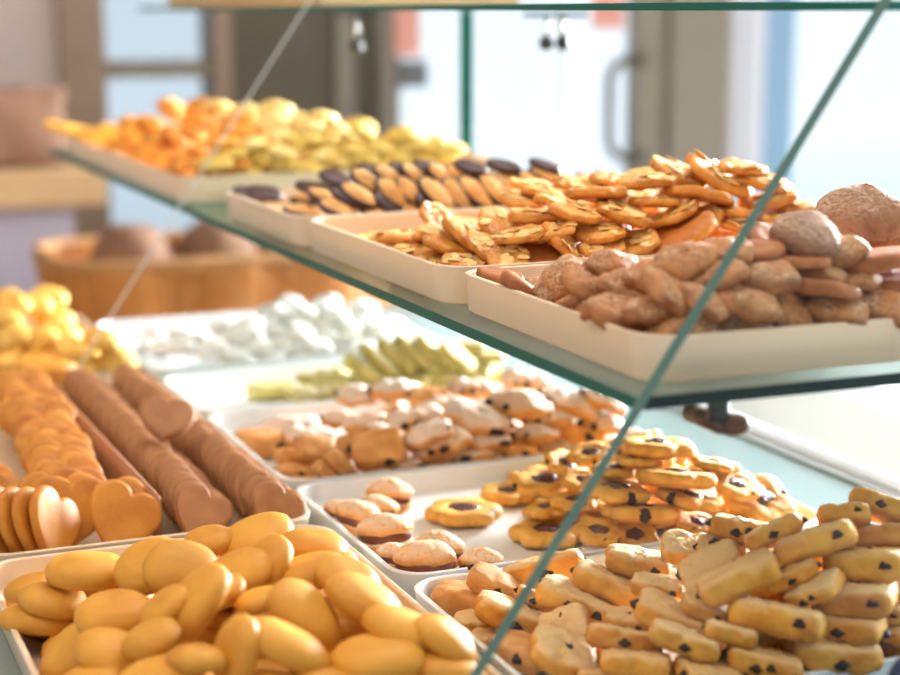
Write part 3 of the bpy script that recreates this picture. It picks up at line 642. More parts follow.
["almond",0.7535,1.1841,0.2177,0.543,0.041,-0.036,-0.838,1.03,1,""],
["almond",0.6848,1.2777,0.2385,0.373,-0.07,0.076,0.922,0.904,1,""],
["almond",0.7633,1.1223,0.2181,0.333,-0.026,-0.009,0.943,1.043,1,""],
["almond",0.7149,1.1149,0.2212,-0.137,0.036,-0.063,0.988,0.907,1,""],
["almond",0.5242,1.1535,0.2149,0.985,-0.019,-0.139,0.101,1.014,1,""],
["almond",0.5569,1.2448,0.2098,0.796,0.0,0.0,-0.605,1.02,1,""],
["almond",0.5706,1.1618,0.2149,0.62,0.015,0.14,0.772,1.047,1,""],
["almond",0.6947,1.2527,0.2355,0.578,-0.007,-0.088,-0.811,0.967,1,""],
["almond",0.7244,1.1301,0.2095,0.667,-0.0,0.0,0.745,0.95,1,""],
["almond",0.6754,1.3291,0.2278,0.731,0.07,0.139,-0.664,0.955,1,""],
["almond",0.5678,1.1849,0.227,-0.01,0.072,0.098,0.993,1.036,1,""],
["almond",0.5784,1.3536,0.2107,0.601,-0.036,-0.014,0.798,0.985,1,""],
["almond",0.632,1.1436,0.2096,0.976,0.0,-0.0,-0.216,0.971,1,""],
["almond",0.7352,1.3315,0.2097,0.925,-0.0,-0.0,-0.38,0.98,1,""],
["almond",0.5419,1.1851,0.2099,0.684,-0.0,0.001,-0.729,1.038,1,""],
["almond",0.7145,1.1532,0.2293,0.879,-0.001,0.012,0.477,0.909,1,""],
["almond",0.6256,1.2756,0.2096,0.585,0.0,-0.0,0.811,0.955,1,""],
["almond",0.7744,1.3006,0.2097,-0.32,0.0,0.0,0.947,0.977,1,""],
["almond",0.6852,1.2531,0.2484,0.644,0.039,0.054,-0.762,0.954,1,""],
["almond",0.5469,1.1271,0.2096,0.963,0.0,-0.0,-0.268,0.971,1,""],
["almond",0.4738,1.17,0.2098,-0.002,-0.0,0.0,1.0,1.004,1,""],
["almond",0.597,1.2699,0.2306,0.99,-0.118,0.024,-0.08,0.976,1,""],
["almond",0.6605,1.3529,0.2099,0.788,0.0,-0.0,0.616,1.031,1,""],
["almond",0.7636,1.1686,0.2103,0.703,-0.023,-0.011,0.711,0.967,1,""],
["almond",0.7771,1.1216,0.2102,0.737,0.005,-0.009,-0.676,1.05,1,""],
["almond",0.6089,1.3296,0.2094,0.607,-0.0,0.0,0.795,0.917,1,""],
["almond",0.687,1.3245,0.2159,0.795,0.102,-0.137,0.582,1.003,1,""],
["almond",0.6149,1.3165,0.2195,0.895,-0.047,-0.084,0.436,1.009,1,""],
["almond",0.5872,1.215,0.2132,0.852,-0.021,0.072,-0.518,1.042,1,""],
["almond",0.4714,1.1428,0.2141,0.396,0.056,-0.118,0.909,0.982,1,""],
["almond",0.5968,1.2529,0.2238,0.964,-0.047,0.016,-0.262,0.973,1,""],
["almond",0.8096,1.1482,0.2096,0.027,0.0,-0.0,1.0,0.958,1,""],
["almond",0.4931,1.2073,0.2261,-0.206,0.126,0.153,0.958,0.9,1,""],
["almond",0.7042,1.3535,0.2127,-0.411,-0.075,0.055,0.907,1.042,1,""],
["almond",0.6756,1.2379,0.2133,0.754,0.112,0.01,0.647,0.99,1,""],
["almond",0.6378,1.3005,0.2132,0.866,-0.089,0.093,0.483,0.917,1,""],
["almond",0.6358,1.2446,0.2132,0.965,0.1,0.034,0.24,1.014,1,""],
["almond",0.5579,1.2535,0.2173,0.99,0.004,0.005,0.142,0.965,1,""],
["almond",0.6102,1.1464,0.2175,-0.067,-0.048,-0.09,0.993,0.918,1,""],
["almond",0.6276,1.1915,0.2396,0.81,-0.024,-0.022,0.585,1.033,1,""],
["almond",0.4991,1.2535,0.2098,0.97,0.0,0.0,-0.245,1.018,1,""],
["almond",0.5773,1.2924,0.2106,0.75,-0.023,-0.013,0.661,1.022,1,""],
["almond",0.7044,1.2535,0.2264,0.633,-0.076,-0.018,0.77,1.016,1,""],
["almond",0.6168,1.2072,0.2177,0.994,0.012,0.082,0.074,0.914,1,""],
["almond",0.5458,1.3377,0.2127,0.926,0.072,-0.046,-0.367,1.045,1,""],
["almond",0.7445,1.2691,0.2288,0.252,0.003,0.01,0.968,0.903,1,""],
["almond",0.5681,1.3309,0.2212,0.811,0.006,0.093,-0.578,0.931,1,""],
["almond",0.6705,1.3544,0.2172,0.8,0.032,-0.016,0.599,0.942,1,""],
["almond",0.6842,1.1221,0.2183,0.763,0.11,0.024,0.637,1.026,1,""]],
'C': [
["dipped",0.4648,1.4501,0.2235,0.979,0.057,0.096,-0.169,0.848,0,""],
["dipped",0.4841,1.411,0.2302,0.955,0.166,0.151,-0.193,0.831,0,""],
["dipped",0.4609,1.5323,0.2137,0.967,0.041,0.102,-0.23,0.799,0,""],
["dipped",0.5552,1.4092,0.2237,0.944,0.223,0.119,-0.212,0.72,0,""],
["dipped",0.5202,1.4099,0.2246,0.95,0.187,0.149,-0.2,0.754,0,""],
["dipped",0.5882,1.4103,0.2211,0.943,0.183,0.151,-0.234,0.767,0,""],
["dipped",0.627,1.4102,0.2216,0.941,0.203,0.145,-0.229,0.774,0,""],
["dipped",0.5061,1.4164,0.2407,0.926,0.228,0.208,-0.22,0.88,0,""],
["dipped",0.5387,1.4196,0.2412,0.85,0.341,0.274,-0.294,0.846,0,""],
["dipped",0.5561,1.4189,0.2415,0.828,0.394,0.27,-0.294,0.806,0,""],
["dipped",0.5788,1.4137,0.2392,0.867,0.285,0.285,-0.293,0.98,0,""],
["dipped",0.5986,1.4143,0.238,0.815,0.379,0.308,-0.313,0.857,0,""],
["dipped",0.6176,1.4153,0.2391,0.87,0.308,0.27,-0.274,0.947,0,""],
["dipped",0.6355,1.4147,0.2407,0.843,0.335,0.287,-0.307,0.865,0,""],
["dipped",0.6543,1.4185,0.2394,0.862,0.329,0.269,-0.277,0.869,0,""],
["dipped",0.6754,1.4154,0.2413,0.846,0.31,0.31,-0.302,0.874,0,""],
["dipped",0.6949,1.4188,0.2389,0.895,0.224,0.242,-0.3,0.835,0,""],
["dipped",0.716,1.4186,0.2407,0.876,0.288,0.226,-0.315,0.839,0,""],
["dipped",0.4865,1.4528,0.2358,0.952,0.142,0.183,-0.2,0.81,0,""],
["dipped",0.736,1.4171,0.2405,0.881,0.265,0.238,-0.311,0.798,0,""],
["dipped",0.522,1.4376,0.2501,0.897,0.275,0.232,-0.256,0.808,0,""],
["dipped",0.5404,1.432,0.2546,0.904,0.243,0.24,-0.255,0.766,0,""],
["dipped",0.5647,1.4291,0.2535,0.902,0.239,0.291,-0.209,0.77,0,""],
["dipped",0.5888,1.4277,0.2533,0.873,0.305,0.304,-0.23,0.774,0,""],
["dipped",0.6077,1.4309,0.2508,0.864,0.286,0.29,-0.296,0.778,0,""],
["dipped",0.6346,1.4301,0.2491,0.882,0.268,0.242,-0.304,0.782,0,""],
["dipped",0.6665,1.4264,0.2452,0.917,0.248,0.221,-0.222,0.788,0,""],
["dipped",0.6914,1.4256,0.2504,0.927,0.163,0.189,-0.281,0.748,0,""],
["dipped",0.7565,1.4202,0.2432,0.892,0.239,0.23,-0.305,0.758,0,""],
["dipped",0.461,1.6139,0.2216,-0.279,0.931,-0.229,-0.052,0.79,0,""],
["dipped",0.4683,1.586,0.2259,-0.178,0.97,-0.159,-0.042,0.825,0,""],
["dipped",0.4911,1.4981,0.2378,-0.129,0.972,-0.178,-0.083,0.832,0,""],
["dipped",0.5117,1.4984,0.2462,-0.205,0.951,-0.201,-0.119,0.747,0,""],
["dipped",0.5807,1.4375,0.2571,-0.212,0.937,-0.205,-0.184,0.732,0,""],
["dipped",0.6184,1.432,0.2587,-0.172,0.945,-0.266,-0.08,0.738,0,""],
["dipped",0.6529,1.4338,0.2583,-0.167,0.958,-0.223,-0.065,0.744,0,""],
["dipped",0.5561,1.4389,0.2563,-0.199,0.949,-0.197,-0.147,0.72,0,""],
["dipped",0.4933,1.4173,0.2384,-0.197,0.928,-0.22,-0.226,0.72,0,""],
["dipped",0.5307,1.4108,0.2309,-0.274,0.881,-0.266,-0.278,0.72,0,""],
["dipped",0.5683,1.4074,0.2278,-0.336,0.853,-0.275,-0.289,0.721,0,""],
["dipped",0.5352,1.4632,0.2547,-0.155,0.955,-0.207,-0.145,0.72,0,""],
["dipped",0.6931,1.4297,0.2577,-0.136,0.948,-0.257,-0.128,0.72,0,""],
["dipped",0.6857,1.5897,0.2191,0.951,-0.057,0.009,-0.305,1.048,1,""],
["dipped",0.7827,1.462,0.2105,0.519,-0.03,-0.049,0.853,0.953,1,""],
["dipped",0.5163,1.5819,0.219,0.983,-0.017,0.055,-0.173,1.009,1,""],
["dipped",0.644,1.4135,0.2106,-0.118,-0.002,0.018,0.993,0.974,1,""],
["dipped",0.5844,1.5534,0.2109,0.982,-0.072,0.014,-0.174,1.024,1,""],
["dipped",0.5351,1.4333,0.2109,0.077,0.008,0.09,0.993,1.029,1,""],
["dipped",0.5645,1.5936,0.2108,0.892,-0.053,-0.012,0.449,0.994,1,""],
["dipped",0.5747,1.4905,0.2226,0.616,-0.03,0.087,-0.782,0.903,1,""],
["dipped",0.5052,1.4906,0.2102,-0.304,0.015,-0.056,0.951,0.904,1,""],
["dipped",0.5946,1.5591,0.2207,0.695,0.003,-0.041,0.718,0.96,1,""],
["dipped",0.5356,1.5991,0.2104,0.94,-0.073,-0.026,0.331,0.939,1,""],
["dipped",0.6441,1.4451,0.2378,0.141,0.005,-0.132,0.981,1.008,1,""],
["dipped",0.6715,1.5859,0.2108,-0.011,0.0,0.001,1.0,1.009,1,""],
["dipped",0.5043,1.5764,0.2107,0.912,-0.018,-0.008,0.41,0.994,1,""],
["dipped",0.8023,1.5362,0.2106,0.924,0.035,-0.014,-0.38,0.964,1,""],
["dipped",0.5253,1.4847,0.2104,0.955,0.068,0.021,0.289,0.94,1,""],
["dipped",0.5549,1.5419,0.2105,0.918,0.008,-0.003,-0.397,0.961,1,""],
["dipped",0.5947,1.5875,0.2119,0.964,0.002,0.089,0.251,1.005,1,""],
["dipped",0.4956,1.4618,0.211,0.706,0.01,-0.05,0.706,0.956,1,""],
["dipped",0.7825,1.582,0.211,0.98,-0.002,0.0,-0.197,1.039,1,""],
["dipped",0.7315,1.5907,0.2138,0.964,0.183,0.107,-0.163,0.995,1,""],
["dipped",0.6341,1.5419,0.2107,-0.187,-0.034,0.08,0.978,0.954,1,""],
["dipped",0.6538,1.5191,0.2169,0.888,-0.118,0.054,-0.441,0.983,1,""],
["dipped",0.5054,1.5248,0.211,0.148,0.002,0.012,0.989,1.039,1,""],
["dipped",0.6142,1.4185,0.2105,0.627,-0.044,0.054,-0.776,0.946,1,""],
["dipped",0.7526,1.4618,0.2108,-0.455,-0.041,0.078,0.886,1.009,1,""],
["dipped",0.6835,1.4562,0.2407,0.269,0.093,-0.139,0.949,0.919,1,""],
["dipped",0.7349,1.6065,0.2109,0.923,0.109,-0.006,0.368,0.979,1,""]],
'D': [
["stick",0.4502,2.4241,0.2342,0.984,0.117,0.098,-0.09,1.155,0,""],
["stick",0.4568,2.3444,0.2293,0.989,-0.007,0.106,-0.101,1.057,0,""],
["stick",0.4664,2.2899,0.2378,0.992,-0.009,0.072,-0.106,1.036,0,""],
["stick",0.4811,2.433,0.2185,0.994,0.019,0.104,-0.002,0.995,0,""],
["stick",0.4801,2.2591,0.2472,0.984,0.133,0.041,-0.112,0.776,0,""],
["stick",0.479,2.1682,0.2461,0.972,0.192,0.074,-0.111,0.747,0,""],
["rough",0.5251,2.0457,0.2692,0.991,0.03,-0.028,-0.125,1.037,0,""],
["rough",0.4785,1.8494,0.2466,0.989,0.08,0.038,-0.119,0.838,0,""],
["rough",0.4542,1.8606,0.2245,0.991,0.008,0.099,-0.094,0.912,0,""],
["rough",0.5292,2.1815,0.2719,0.94,0.149,0.26,-0.162,1.157,0,""],
["rough",0.4944,2.1558,0.2558,0.971,0.037,0.198,-0.124,1.102,0,""],
["rough",0.473,2.1476,0.2418,0.889,0.268,0.267,-0.258,1.0,0,""],
["rough",0.4521,1.8,0.2302,0.948,0.242,0.157,-0.132,0.916,0,""],
["rough",0.4804,1.7953,0.2282,0.944,0.315,0.066,-0.079,0.788,0,""],
["rough",0.4748,2.032,0.2438,0.974,0.063,0.173,-0.133,1.045,0,""],
["rough",0.543,1.9883,0.2767,0.965,0.13,0.169,-0.152,1.052,0,""],
["rough",0.5158,1.8935,0.2634,0.987,0.075,0.066,-0.126,0.902,0,""],
["rough",0.4909,2.0124,0.2535,0.944,0.124,0.262,-0.159,0.946,0,""],
["rough",0.4883,1.7976,0.261,0.991,0.012,0.01,-0.136,0.843,0,""],
["rough",0.5005,1.7971,0.2384,0.982,0.072,-0.056,-0.167,0.825,0,""],
["rough",0.4647,1.9266,0.2362,0.983,0.117,-0.102,-0.098,0.917,0,""],
["rough",0.4591,2.0141,0.2316,0.961,0.047,0.238,-0.132,0.97,0,""],
["rough",0.4782,1.8023,0.2112,0.994,0.05,0.003,-0.098,0.846,0,""],
["rough",0.51,1.8168,0.2685,0.985,0.011,0.073,-0.157,0.961,0,""],
["rough",0.4573,2.1704,0.2299,0.99,0.012,0.087,-0.11,1.05,0,""],
["rough",0.4976,1.9386,0.2571,0.963,0.09,0.204,-0.15,1.017,0,""],
["rough",0.4636,1.8483,0.2354,0.986,0.016,0.101,-0.13,0.939,0,""],
["rough",0.5336,1.8949,0.2751,0.989,-0.025,0.041,-0.138,0.974,0,""],
["rough",0.4563,1.9494,0.2229,0.946,0.134,-0.287,-0.067,0.846,0,""],
["rough",0.4603,2.0807,0.2274,0.942,0.099,-0.313,-0.07,1.1,0,""],
["rough",0.5514,2.1413,0.2805,0.988,0.075,-0.072,-0.117,0.942,0,""],
["rough",0.4891,2.2328,0.2524,0.977,0.042,0.17,-0.123,1.067,0,""],
["cream",0.5181,1.8685,0.2671,0.969,0.165,0.091,-0.157,0.764,0,""],
["cream",0.5523,1.8068,0.2654,0.987,-0.02,-0.004,-0.159,0.913,0,""],
["cream",0.555,1.9405,0.2836,0.987,0.1,-0.007,-0.123,0.943,0,""],
["cream",0.5751,1.8918,0.289,0.983,0.109,-0.017,-0.146,0.953,0,""],
["cream",0.5498,1.7946,0.2494,0.977,-0.005,0.142,-0.161,0.876,0,""],
["cream",0.5738,1.8206,0.2802,0.958,0.017,-0.245,-0.149,0.752,0,""],
["cream",0.5847,1.8071,0.2736,0.978,-0.061,-0.083,-0.18,0.854,0,""],
["cream",0.6176,1.8083,0.2699,0.987,0.027,0.029,-0.158,0.884,0,""],
["cream",0.6052,1.8141,0.2836,0.986,-0.04,0.045,-0.155,0.792,0,""],
["cream",0.5381,1.9562,0.2747,0.977,0.152,0.077,-0.128,0.878,0,""],
["cream",0.5208,1.8001,0.2572,0.987,-0.076,-0.086,-0.114,0.813,0,""],
["cream",0.5482,1.8165,0.2806,0.977,0.079,-0.118,-0.159,0.933,0,""],
["cream",0.5523,2.0589,0.2819,0.986,0.103,0.024,-0.128,0.938,0,""],
["cream",0.5952,1.8022,0.2466,0.984,0.025,-0.055,-0.169,0.935,0,""],
["olive",0.4929,1.8016,0.2196,0.974,0.174,0.087,-0.112,0.906,0,""],
["olive",0.6616,1.799,0.252,0.974,0.084,0.04,-0.206,0.916,0,""],
["olive",0.6086,1.7947,0.2356,0.971,-0.007,0.011,-0.238,0.933,0,""],
["olive",0.5523,1.796,0.2363,0.975,0.085,-0.0,-0.207,0.821,0,""],
["olive",0.7549,1.7992,0.227,0.928,0.267,0.159,-0.206,0.934,0,""],
["olive",0.4624,1.796,0.216,0.971,0.19,-0.123,-0.073,0.744,0,""],
["olive",0.5794,1.7883,0.2311,0.963,0.116,0.034,-0.24,0.793,0,""],
["olive",0.5276,1.7944,0.2439,0.984,0.098,0.046,-0.138,0.76,0,""],
["olive",0.6832,1.7938,0.2408,0.947,0.119,0.078,-0.289,0.864,0,""],
["olive",0.7273,1.7973,0.2505,0.952,0.135,-0.215,-0.171,0.835,0,""],
["olive",0.7148,1.7911,0.2329,0.951,0.13,0.128,-0.252,0.836,0,""],
["olive",0.4921,1.797,0.2492,0.99,-0.017,0.011,-0.136,0.926,0,""],
["olive",0.6207,1.8071,0.2574,0.967,0.077,-0.071,-0.232,0.757,0,""],
["olive",0.5122,1.7958,0.2293,0.917,0.281,-0.102,-0.265,0.836,0,""],
["olive",0.6941,1.8047,0.2632,0.977,0.066,-0.129,-0.159,0.873,0,""],
["olive",0.7453,1.7933,0.2432,0.978,0.04,-0.119,-0.167,1.009,0,""],
["olive",0.6488,1.8058,0.2679,0.955,0.129,0.212,-0.16,0.81,0,""],
["olive",0.5994,1.798,0.2588,0.968,0.066,-0.131,-0.204,0.818,0,""],
["olive",0.5304,1.8009,0.2221,0.961,0.216,0.07,-0.156,0.951,0,""],
["olive",0.6284,1.7987,0.248,0.963,0.057,-0.137,-0.223,0.849,0,""],
["olive",0.667,1.7881,0.2306,0.976,0.103,-0.007,-0.19,0.763,0,""],
["olive",0.7284,1.7969,0.2216,0.931,0.306,0.131,-0.149,0.842,0,""],
["olive",0.628,1.7968,0.2255,0.967,0.241,-0.014,-0.079,0.79,0,""],
["olive",0.6928,1.7999,0.2208,0.943,0.234,-0.201,-0.123,0.898,0,""],
["olive",0.7034,1.7992,0.2525,0.969,0.083,-0.096,-0.212,0.928,0,""],
["olive",0.5763,1.8011,0.2591,0.966,-0.022,-0.171,-0.195,0.976,0,""],
["olive",0.644,1.7951,0.239,0.974,0.078,-0.035,-0.208,0.93,0,""],
["olive",0.5961,1.799,0.2219,0.935,0.292,0.145,-0.138,0.969,0,""],
["olive",0.5632,1.7985,0.2223,0.961,0.193,0.169,-0.099,0.879,0,""],
["olive",0.4734,1.7876,0.2397,0.984,0.047,-0.043,-0.167,0.935,0,""],
["rough",0.7421,2.1554,0.2135,0.176,-0.04,-0.054,0.982,1.026,1,""],
["olive",0.4903,2.2054,0.2128,0.934,0.025,-0.027,0.354,0.925,1,""],
["olive",0.6611,1.9689,0.2357,-0.333,-0.03,-0.081,0.939,1.05,1,""],
["olive",0.472,2.1096,0.2161,0.954,-0.186,-0.079,-0.22,1.044,1,""],
["olive",0.6209,2.3068,0.2125,0.776,-0.0,-0.0,0.63,1.0,1,""],
["rough",0.6008,1.952,0.2511,0.64,-0.008,0.029,-0.768,0.989,1,""],
["rough",0.5204,1.8675,0.2228,0.125,0.1,0.075,0.984,0.94,1,""],
["olive",0.7717,2.3068,0.2124,0.67,-0.019,0.019,0.742,0.993,1,""],
["olive",0.7214,2.0196,0.2594,0.338,0.053,-0.014,0.94,1.026,1,""],
["rough",0.4661,2.3884,0.2133,0.461,-0.042,-0.089,0.882,0.956,1,""],
["rough",0.631,1.8687,0.2128,0.575,-0.007,0.042,0.817,0.954,1,""],
["rough",0.5314,2.2894,0.2132,0.303,-0.032,0.008,0.952,1.038,1,""],
["olive",0.7817,2.2561,0.2303,-0.001,-0.029,-0.059,0.998,0.998,1,""],
["olive",0.5195,2.3078,0.2226,-0.331,-0.037,0.04,0.942,0.949,1,""],
["rough",0.6511,2.1547,0.2429,0.929,0.107,-0.122,-0.331,0.978,1,""],
["olive",0.7114,1.8337,0.2294,0.973,-0.085,0.13,0.171,1.01,1,""],
["rough",0.5807,2.3237,0.2175,0.956,-0.115,-0.023,-0.268,1.002,1,""],
["rough",0.5698,2.0019,0.2284,0.037,-0.147,-0.112,0.982,0.982,1,""],
["rough",0.6109,2.0534,0.2533,0.587,-0.067,0.083,0.802,0.937,1,""],
["rough",0.7114,2.3237,0.2136,0.876,-0.029,-0.03,0.481,1.007,1,""],
["olive",0.6812,2.0872,0.216,0.703,0.011,0.034,-0.71,0.925,1,""],
["rough",0.5204,1.9858,0.2296,0.372,-0.088,-0.003,0.924,0.955,1,""],
["rough",0.7415,2.2054,0.2373,0.558,0.054,-0.006,0.828,0.954,1,""],
["olive",0.7207,2.1368,0.2173,0.622,-0.032,-0.192,0.758,0.922,1,""],
["olive",0.4926,1.8679,0.2137,0.931,-0.121,0.051,-0.342,1.035,1,""],
["olive",0.6511,2.2899,0.2354,-0.367,0.016,-0.064,0.928,0.902,1,""],
["olive",0.5919,2.0207,0.2237,0.967,-0.076,-0.086,0.226,0.99,1,""],
["olive",0.4964,2.405,0.2126,0.172,-0.04,-0.005,0.984,1.006,1,""],
["olive",0.6409,1.8321,0.2196,0.651,0.118,-0.049,-0.748,1.035,1,""],
["olive",0.6209,2.0027,0.2411,0.987,0.07,0.022,0.14,1.034,1,""],
["olive",0.5909,1.9857,0.2172,0.2,-0.021,0.129,0.971,1.001,1,""],
["rough",0.6663,1.8024,0.2189,0.96,0.076,-0.268,0.01,0.969,1,""],
["rough",0.5305,2.2054,0.2234,0.884,0.013,-0.01,-0.467,0.951,1,""],
["rough",0.7415,2.273,0.217,0.457,0.031,-0.027,0.888,0.972,1,""],
["rough",0.4709,2.083,0.2124,0.596,-0.062,0.042,0.8,0.94,1,""],
["rough",0.6109,2.1885,0.2253,0.762,-0.059,0.097,-0.637,0.931,1,""],
["olive",0.5601,1.9852,0.238,0.967,-0.001,-0.025,-0.252,0.908,1,""],
["olive",0.7817,2.3913,0.212,0.96,-0.003,0.001,-0.278,0.93,1,""]],
'L1': [
["gold_heart",0.2255,1.285,0.0311,0.918,0.391,-0.013,0.063,1.053,0,"G1"],
["gold_heart",0.2258,1.3042,0.0355,0.918,0.39,-0.018,0.062,1.061,0,"G1"],
["gold_heart",0.2236,1.3194,0.0331,0.915,0.388,-0.042,0.101,1.101,0,"G1"],
["gold_heart",0.2242,1.3346,0.035,0.917,0.39,-0.014,0.084,1.086,0,"G1"],
["gold_heart",0.2262,1.3538,0.0313,0.917,0.391,0.011,-0.082,1.127,0,"G1"],
["gold_heart",0.23,1.369,0.0344,0.92,0.39,0.019,-0.012,1.077,0,"G1"],
["gold_heart",0.228,1.3842,0.0311,0.917,0.391,-0.006,0.075,1.129,0,"G1"],
["gold_heart",0.2343,1.4034,0.034,0.919,0.39,0.029,-0.056,1.077,0,"G1"],
["gold_heart",0.2325,1.4186,0.0313,0.918,0.389,-0.034,0.067,1.082,0,"G1"],
["gold_heart",0.2286,1.4338,0.0335,0.913,0.39,-0.024,0.119,1.047,0,"G1"],
["gold_heart",0.235,1.453,0.0317,0.919,0.39,0.017,-0.045,1.082,0,"G1"],
["gold_heart",0.2329,1.4682,0.0357,0.92,0.391,-0.003,0.013,1.057,0,"G1"],
["gold_heart",0.2347,1.4834,0.0343,0.92,0.39,0.018,0.023,1.117,0,"G1"],
["gold_heart",0.2399,1.5026,0.0374,0.92,0.391,-0.013,-0.029,1.086,0,"G1"],
["gold_heart",0.2373,1.5178,0.0314,0.918,0.39,-0.023,0.068,1.122,0,"G1"],
["gold_heart",0.2349,1.533,0.0353,0.92,0.391,0.006,-0.033,1.111,0,"G1"],
["gold_heart",0.2312,1.5522,0.0315,0.91,0.39,-0.025,0.137,1.139,0,"G1"],
["gold_heart",0.2424,1.5674,0.0349,0.92,0.39,-0.025,-0.01,1.08,0,"G1"],
["gold_heart",0.2382,1.5826,0.0302,0.92,0.389,-0.032,0.024,1.084,0,"G1"],
["gold_heart",0.24,1.6018,0.0355,0.92,0.389,0.037,-0.028,1.077,0,"G1"],
["gold_heart",0.2414,1.617,0.0312,0.917,0.388,0.045,-0.084,1.069,0,"G1"],
["gold_heart",0.2427,1.6322,0.0347,0.92,0.39,-0.019,0.014,1.079,0,"G1"],
["gold_heart",0.2417,1.6514,0.031,0.92,0.391,0.013,-0.037,1.076,0,"G1"],
["gold_heart",0.2466,1.6666,0.034,0.918,0.39,0.023,-0.069,1.044,0,"G1"],
["gold_heart",0.247,1.6818,0.0314,0.92,0.391,-0.011,0.03,1.117,0,"G1"],
["gold_heart",0.152,1.224,0.0335,0.781,0.484,0.38,0.107,1.12,0,"G0"],
["gold_heart",0.1625,1.22,0.0335,0.784,0.471,0.397,0.08,1.12,0,"G0"],
["gold_heart",0.173,1.216,0.0335,0.782,0.481,0.385,0.101,1.12,0,"G0"],
["gold_heart",0.1835,1.212,0.0335,0.779,0.489,0.374,0.118,1.12,0,"G0"],
["gold_heart",0.194,1.208,0.0335,0.786,0.459,0.411,0.057,1.12,0,"G0"],
["gold_heart",0.214,1.238,0.034,0.857,0.512,0.057,-0.009,1.14,0,"G1"],
["gold_heart",0.212,1.2495,0.034,0.866,0.5,0.017,0.013,1.12,0,"G1"],
["gold_heart",0.206,1.264,0.0345,0.883,0.469,-0.014,0.026,1.12,0,"G1"],
["gold_heart",0.245,1.215,0.031,0.84,0.469,0.173,-0.212,1.12,0,"G2"],
["gold_heart",0.25,1.245,0.0305,0.881,0.462,0.009,0.106,1.0,0,"G2"],
["gold_heart",0.1608,1.3,0.03,0.919,0.391,-0.002,-0.055,1.0,0,"G3"],
["gold_heart",0.163,1.3155,0.03,0.917,0.388,0.042,-0.078,1.0,0,"G3"],
["gold_heart",0.163,1.331,0.03,0.919,0.39,-0.03,0.057,1.0,0,"G3"],
["brown_heart",0.3049,1.215,0.0282,0.858,0.397,0.145,-0.292,1.026,0,"R1"],
["brown_heart",0.3046,1.2263,0.0274,0.857,0.403,0.128,-0.294,1.032,0,"R1"],
["brown_heart",0.3066,1.2376,0.0283,0.854,0.394,0.152,-0.304,0.981,0,"R1"],
["brown_heart",0.3049,1.2489,0.0289,0.843,0.394,0.153,-0.333,0.983,0,"R1"],
["brown_heart",0.3034,1.2602,0.0274,0.848,0.396,0.148,-0.319,1.008,0,"R1"],
["brown_heart",0.3056,1.2715,0.0274,0.845,0.392,0.159,-0.328,1.035,0,"R1"],
["brown_heart",0.3053,1.2828,0.0283,0.848,0.395,0.15,-0.32,0.984,0,"R1"],
["brown_heart",0.3073,1.2941,0.0289,0.846,0.395,0.151,-0.324,1.01,0,"R1"],
["brown_heart",0.3081,1.3054,0.0277,0.846,0.394,0.154,-0.325,1.023,0,"R1"],
["brown_heart",0.307,1.3167,0.0282,0.848,0.397,0.145,-0.321,1.025,0,"R1"],
["brown_heart",0.3067,1.328,0.0273,0.858,0.4,0.136,-0.292,1.004,0,"R1"],
["brown_heart",0.3065,1.3393,0.0288,0.857,0.398,0.141,-0.295,1.022,0,"R1"],
["brown_heart",0.3051,1.3506,0.0285,0.843,0.397,0.145,-0.334,0.999,0,"R1"],
["brown_heart",0.3061,1.3619,0.0289,0.862,0.402,0.132,-0.279,0.981,0,"R1"],
["brown_heart",0.3061,1.3732,0.0277,0.844,0.398,0.142,-0.33,1.014,0,"R1"],
["brown_heart",0.3053,1.3845,0.0276,0.844,0.395,0.15,-0.331,1.01,0,"R1"],
["brown_heart",0.3042,1.3958,0.0281,0.833,0.394,0.152,-0.358,0.981,0,"R1"],
["brown_heart",0.3065,1.4071,0.0278,0.846,0.398,0.143,-0.325,0.985,0,"R1"],
["brown_heart",0.3064,1.4184,0.029,0.846,0.394,0.154,-0.326,1.017,0,"R1"],
["brown_heart",0.3075,1.4297,0.0274,0.851,0.395,0.15,-0.313,1.033,0,"R1"],
["brown_heart",0.3068,1.441,0.0274,0.862,0.405,0.122,-0.279,1.011,0,"R1"],
["brown_heart",0.3078,1.4523,0.0283,0.856,0.398,0.141,-0.298,1.005,0,"R1"],
["brown_heart",0.3065,1.4636,0.0278,0.855,0.399,0.141,-0.302,1.034,0,"R1"],
["brown_heart",0.3058,1.4749,0.0277,0.853,0.394,0.152,-0.305,1.018,0,"R1"],
["brown_heart",0.3062,1.4862,0.0277,0.839,0.395,0.15,-0.343,1.04,0,"R1"],
["brown_heart",0.304,1.4975,0.0286,0.829,0.387,0.169,-0.366,1.028,0,"R1"],
["brown_heart",0.3075,1.5088,0.0271,0.846,0.392,0.157,-0.325,1.011,0,"R1"],
["brown_heart",0.3054,1.5201,0.0284,0.847,0.397,0.146,-0.322,0.982,0,"R1"],
["brown_heart",0.307,1.5314,0.0281,0.842,0.396,0.148,-0.336,0.974,0,"R1"],
["brown_heart",0.3055,1.5427,0.0278,0.851,0.396,0.147,-0.312,0.996,0,"R1"],
["brown_heart",0.3049,1.554,0.0282,0.858,0.397,0.144,-0.292,1.008,0,"R1"],
["brown_heart",0.3056,1.5653,0.0274,0.842,0.397,0.146,-0.334,1.003,0,"R1"],
["brown_heart",0.3075,1.5766,0.0273,0.853,0.397,0.145,-0.305,1.038,0,"R1"],
["brown_heart",0.3048,1.5879,0.0288,0.852,0.4,0.136,-0.31,0.977,0,"R1"],
["brown_heart",0.3053,1.5992,0.0282,0.848,0.393,0.154,-0.319,1.038,0,"R1"],
["brown_heart",0.3042,1.6105,0.028,0.859,0.403,0.128,-0.289,0.996,0,"R1"],
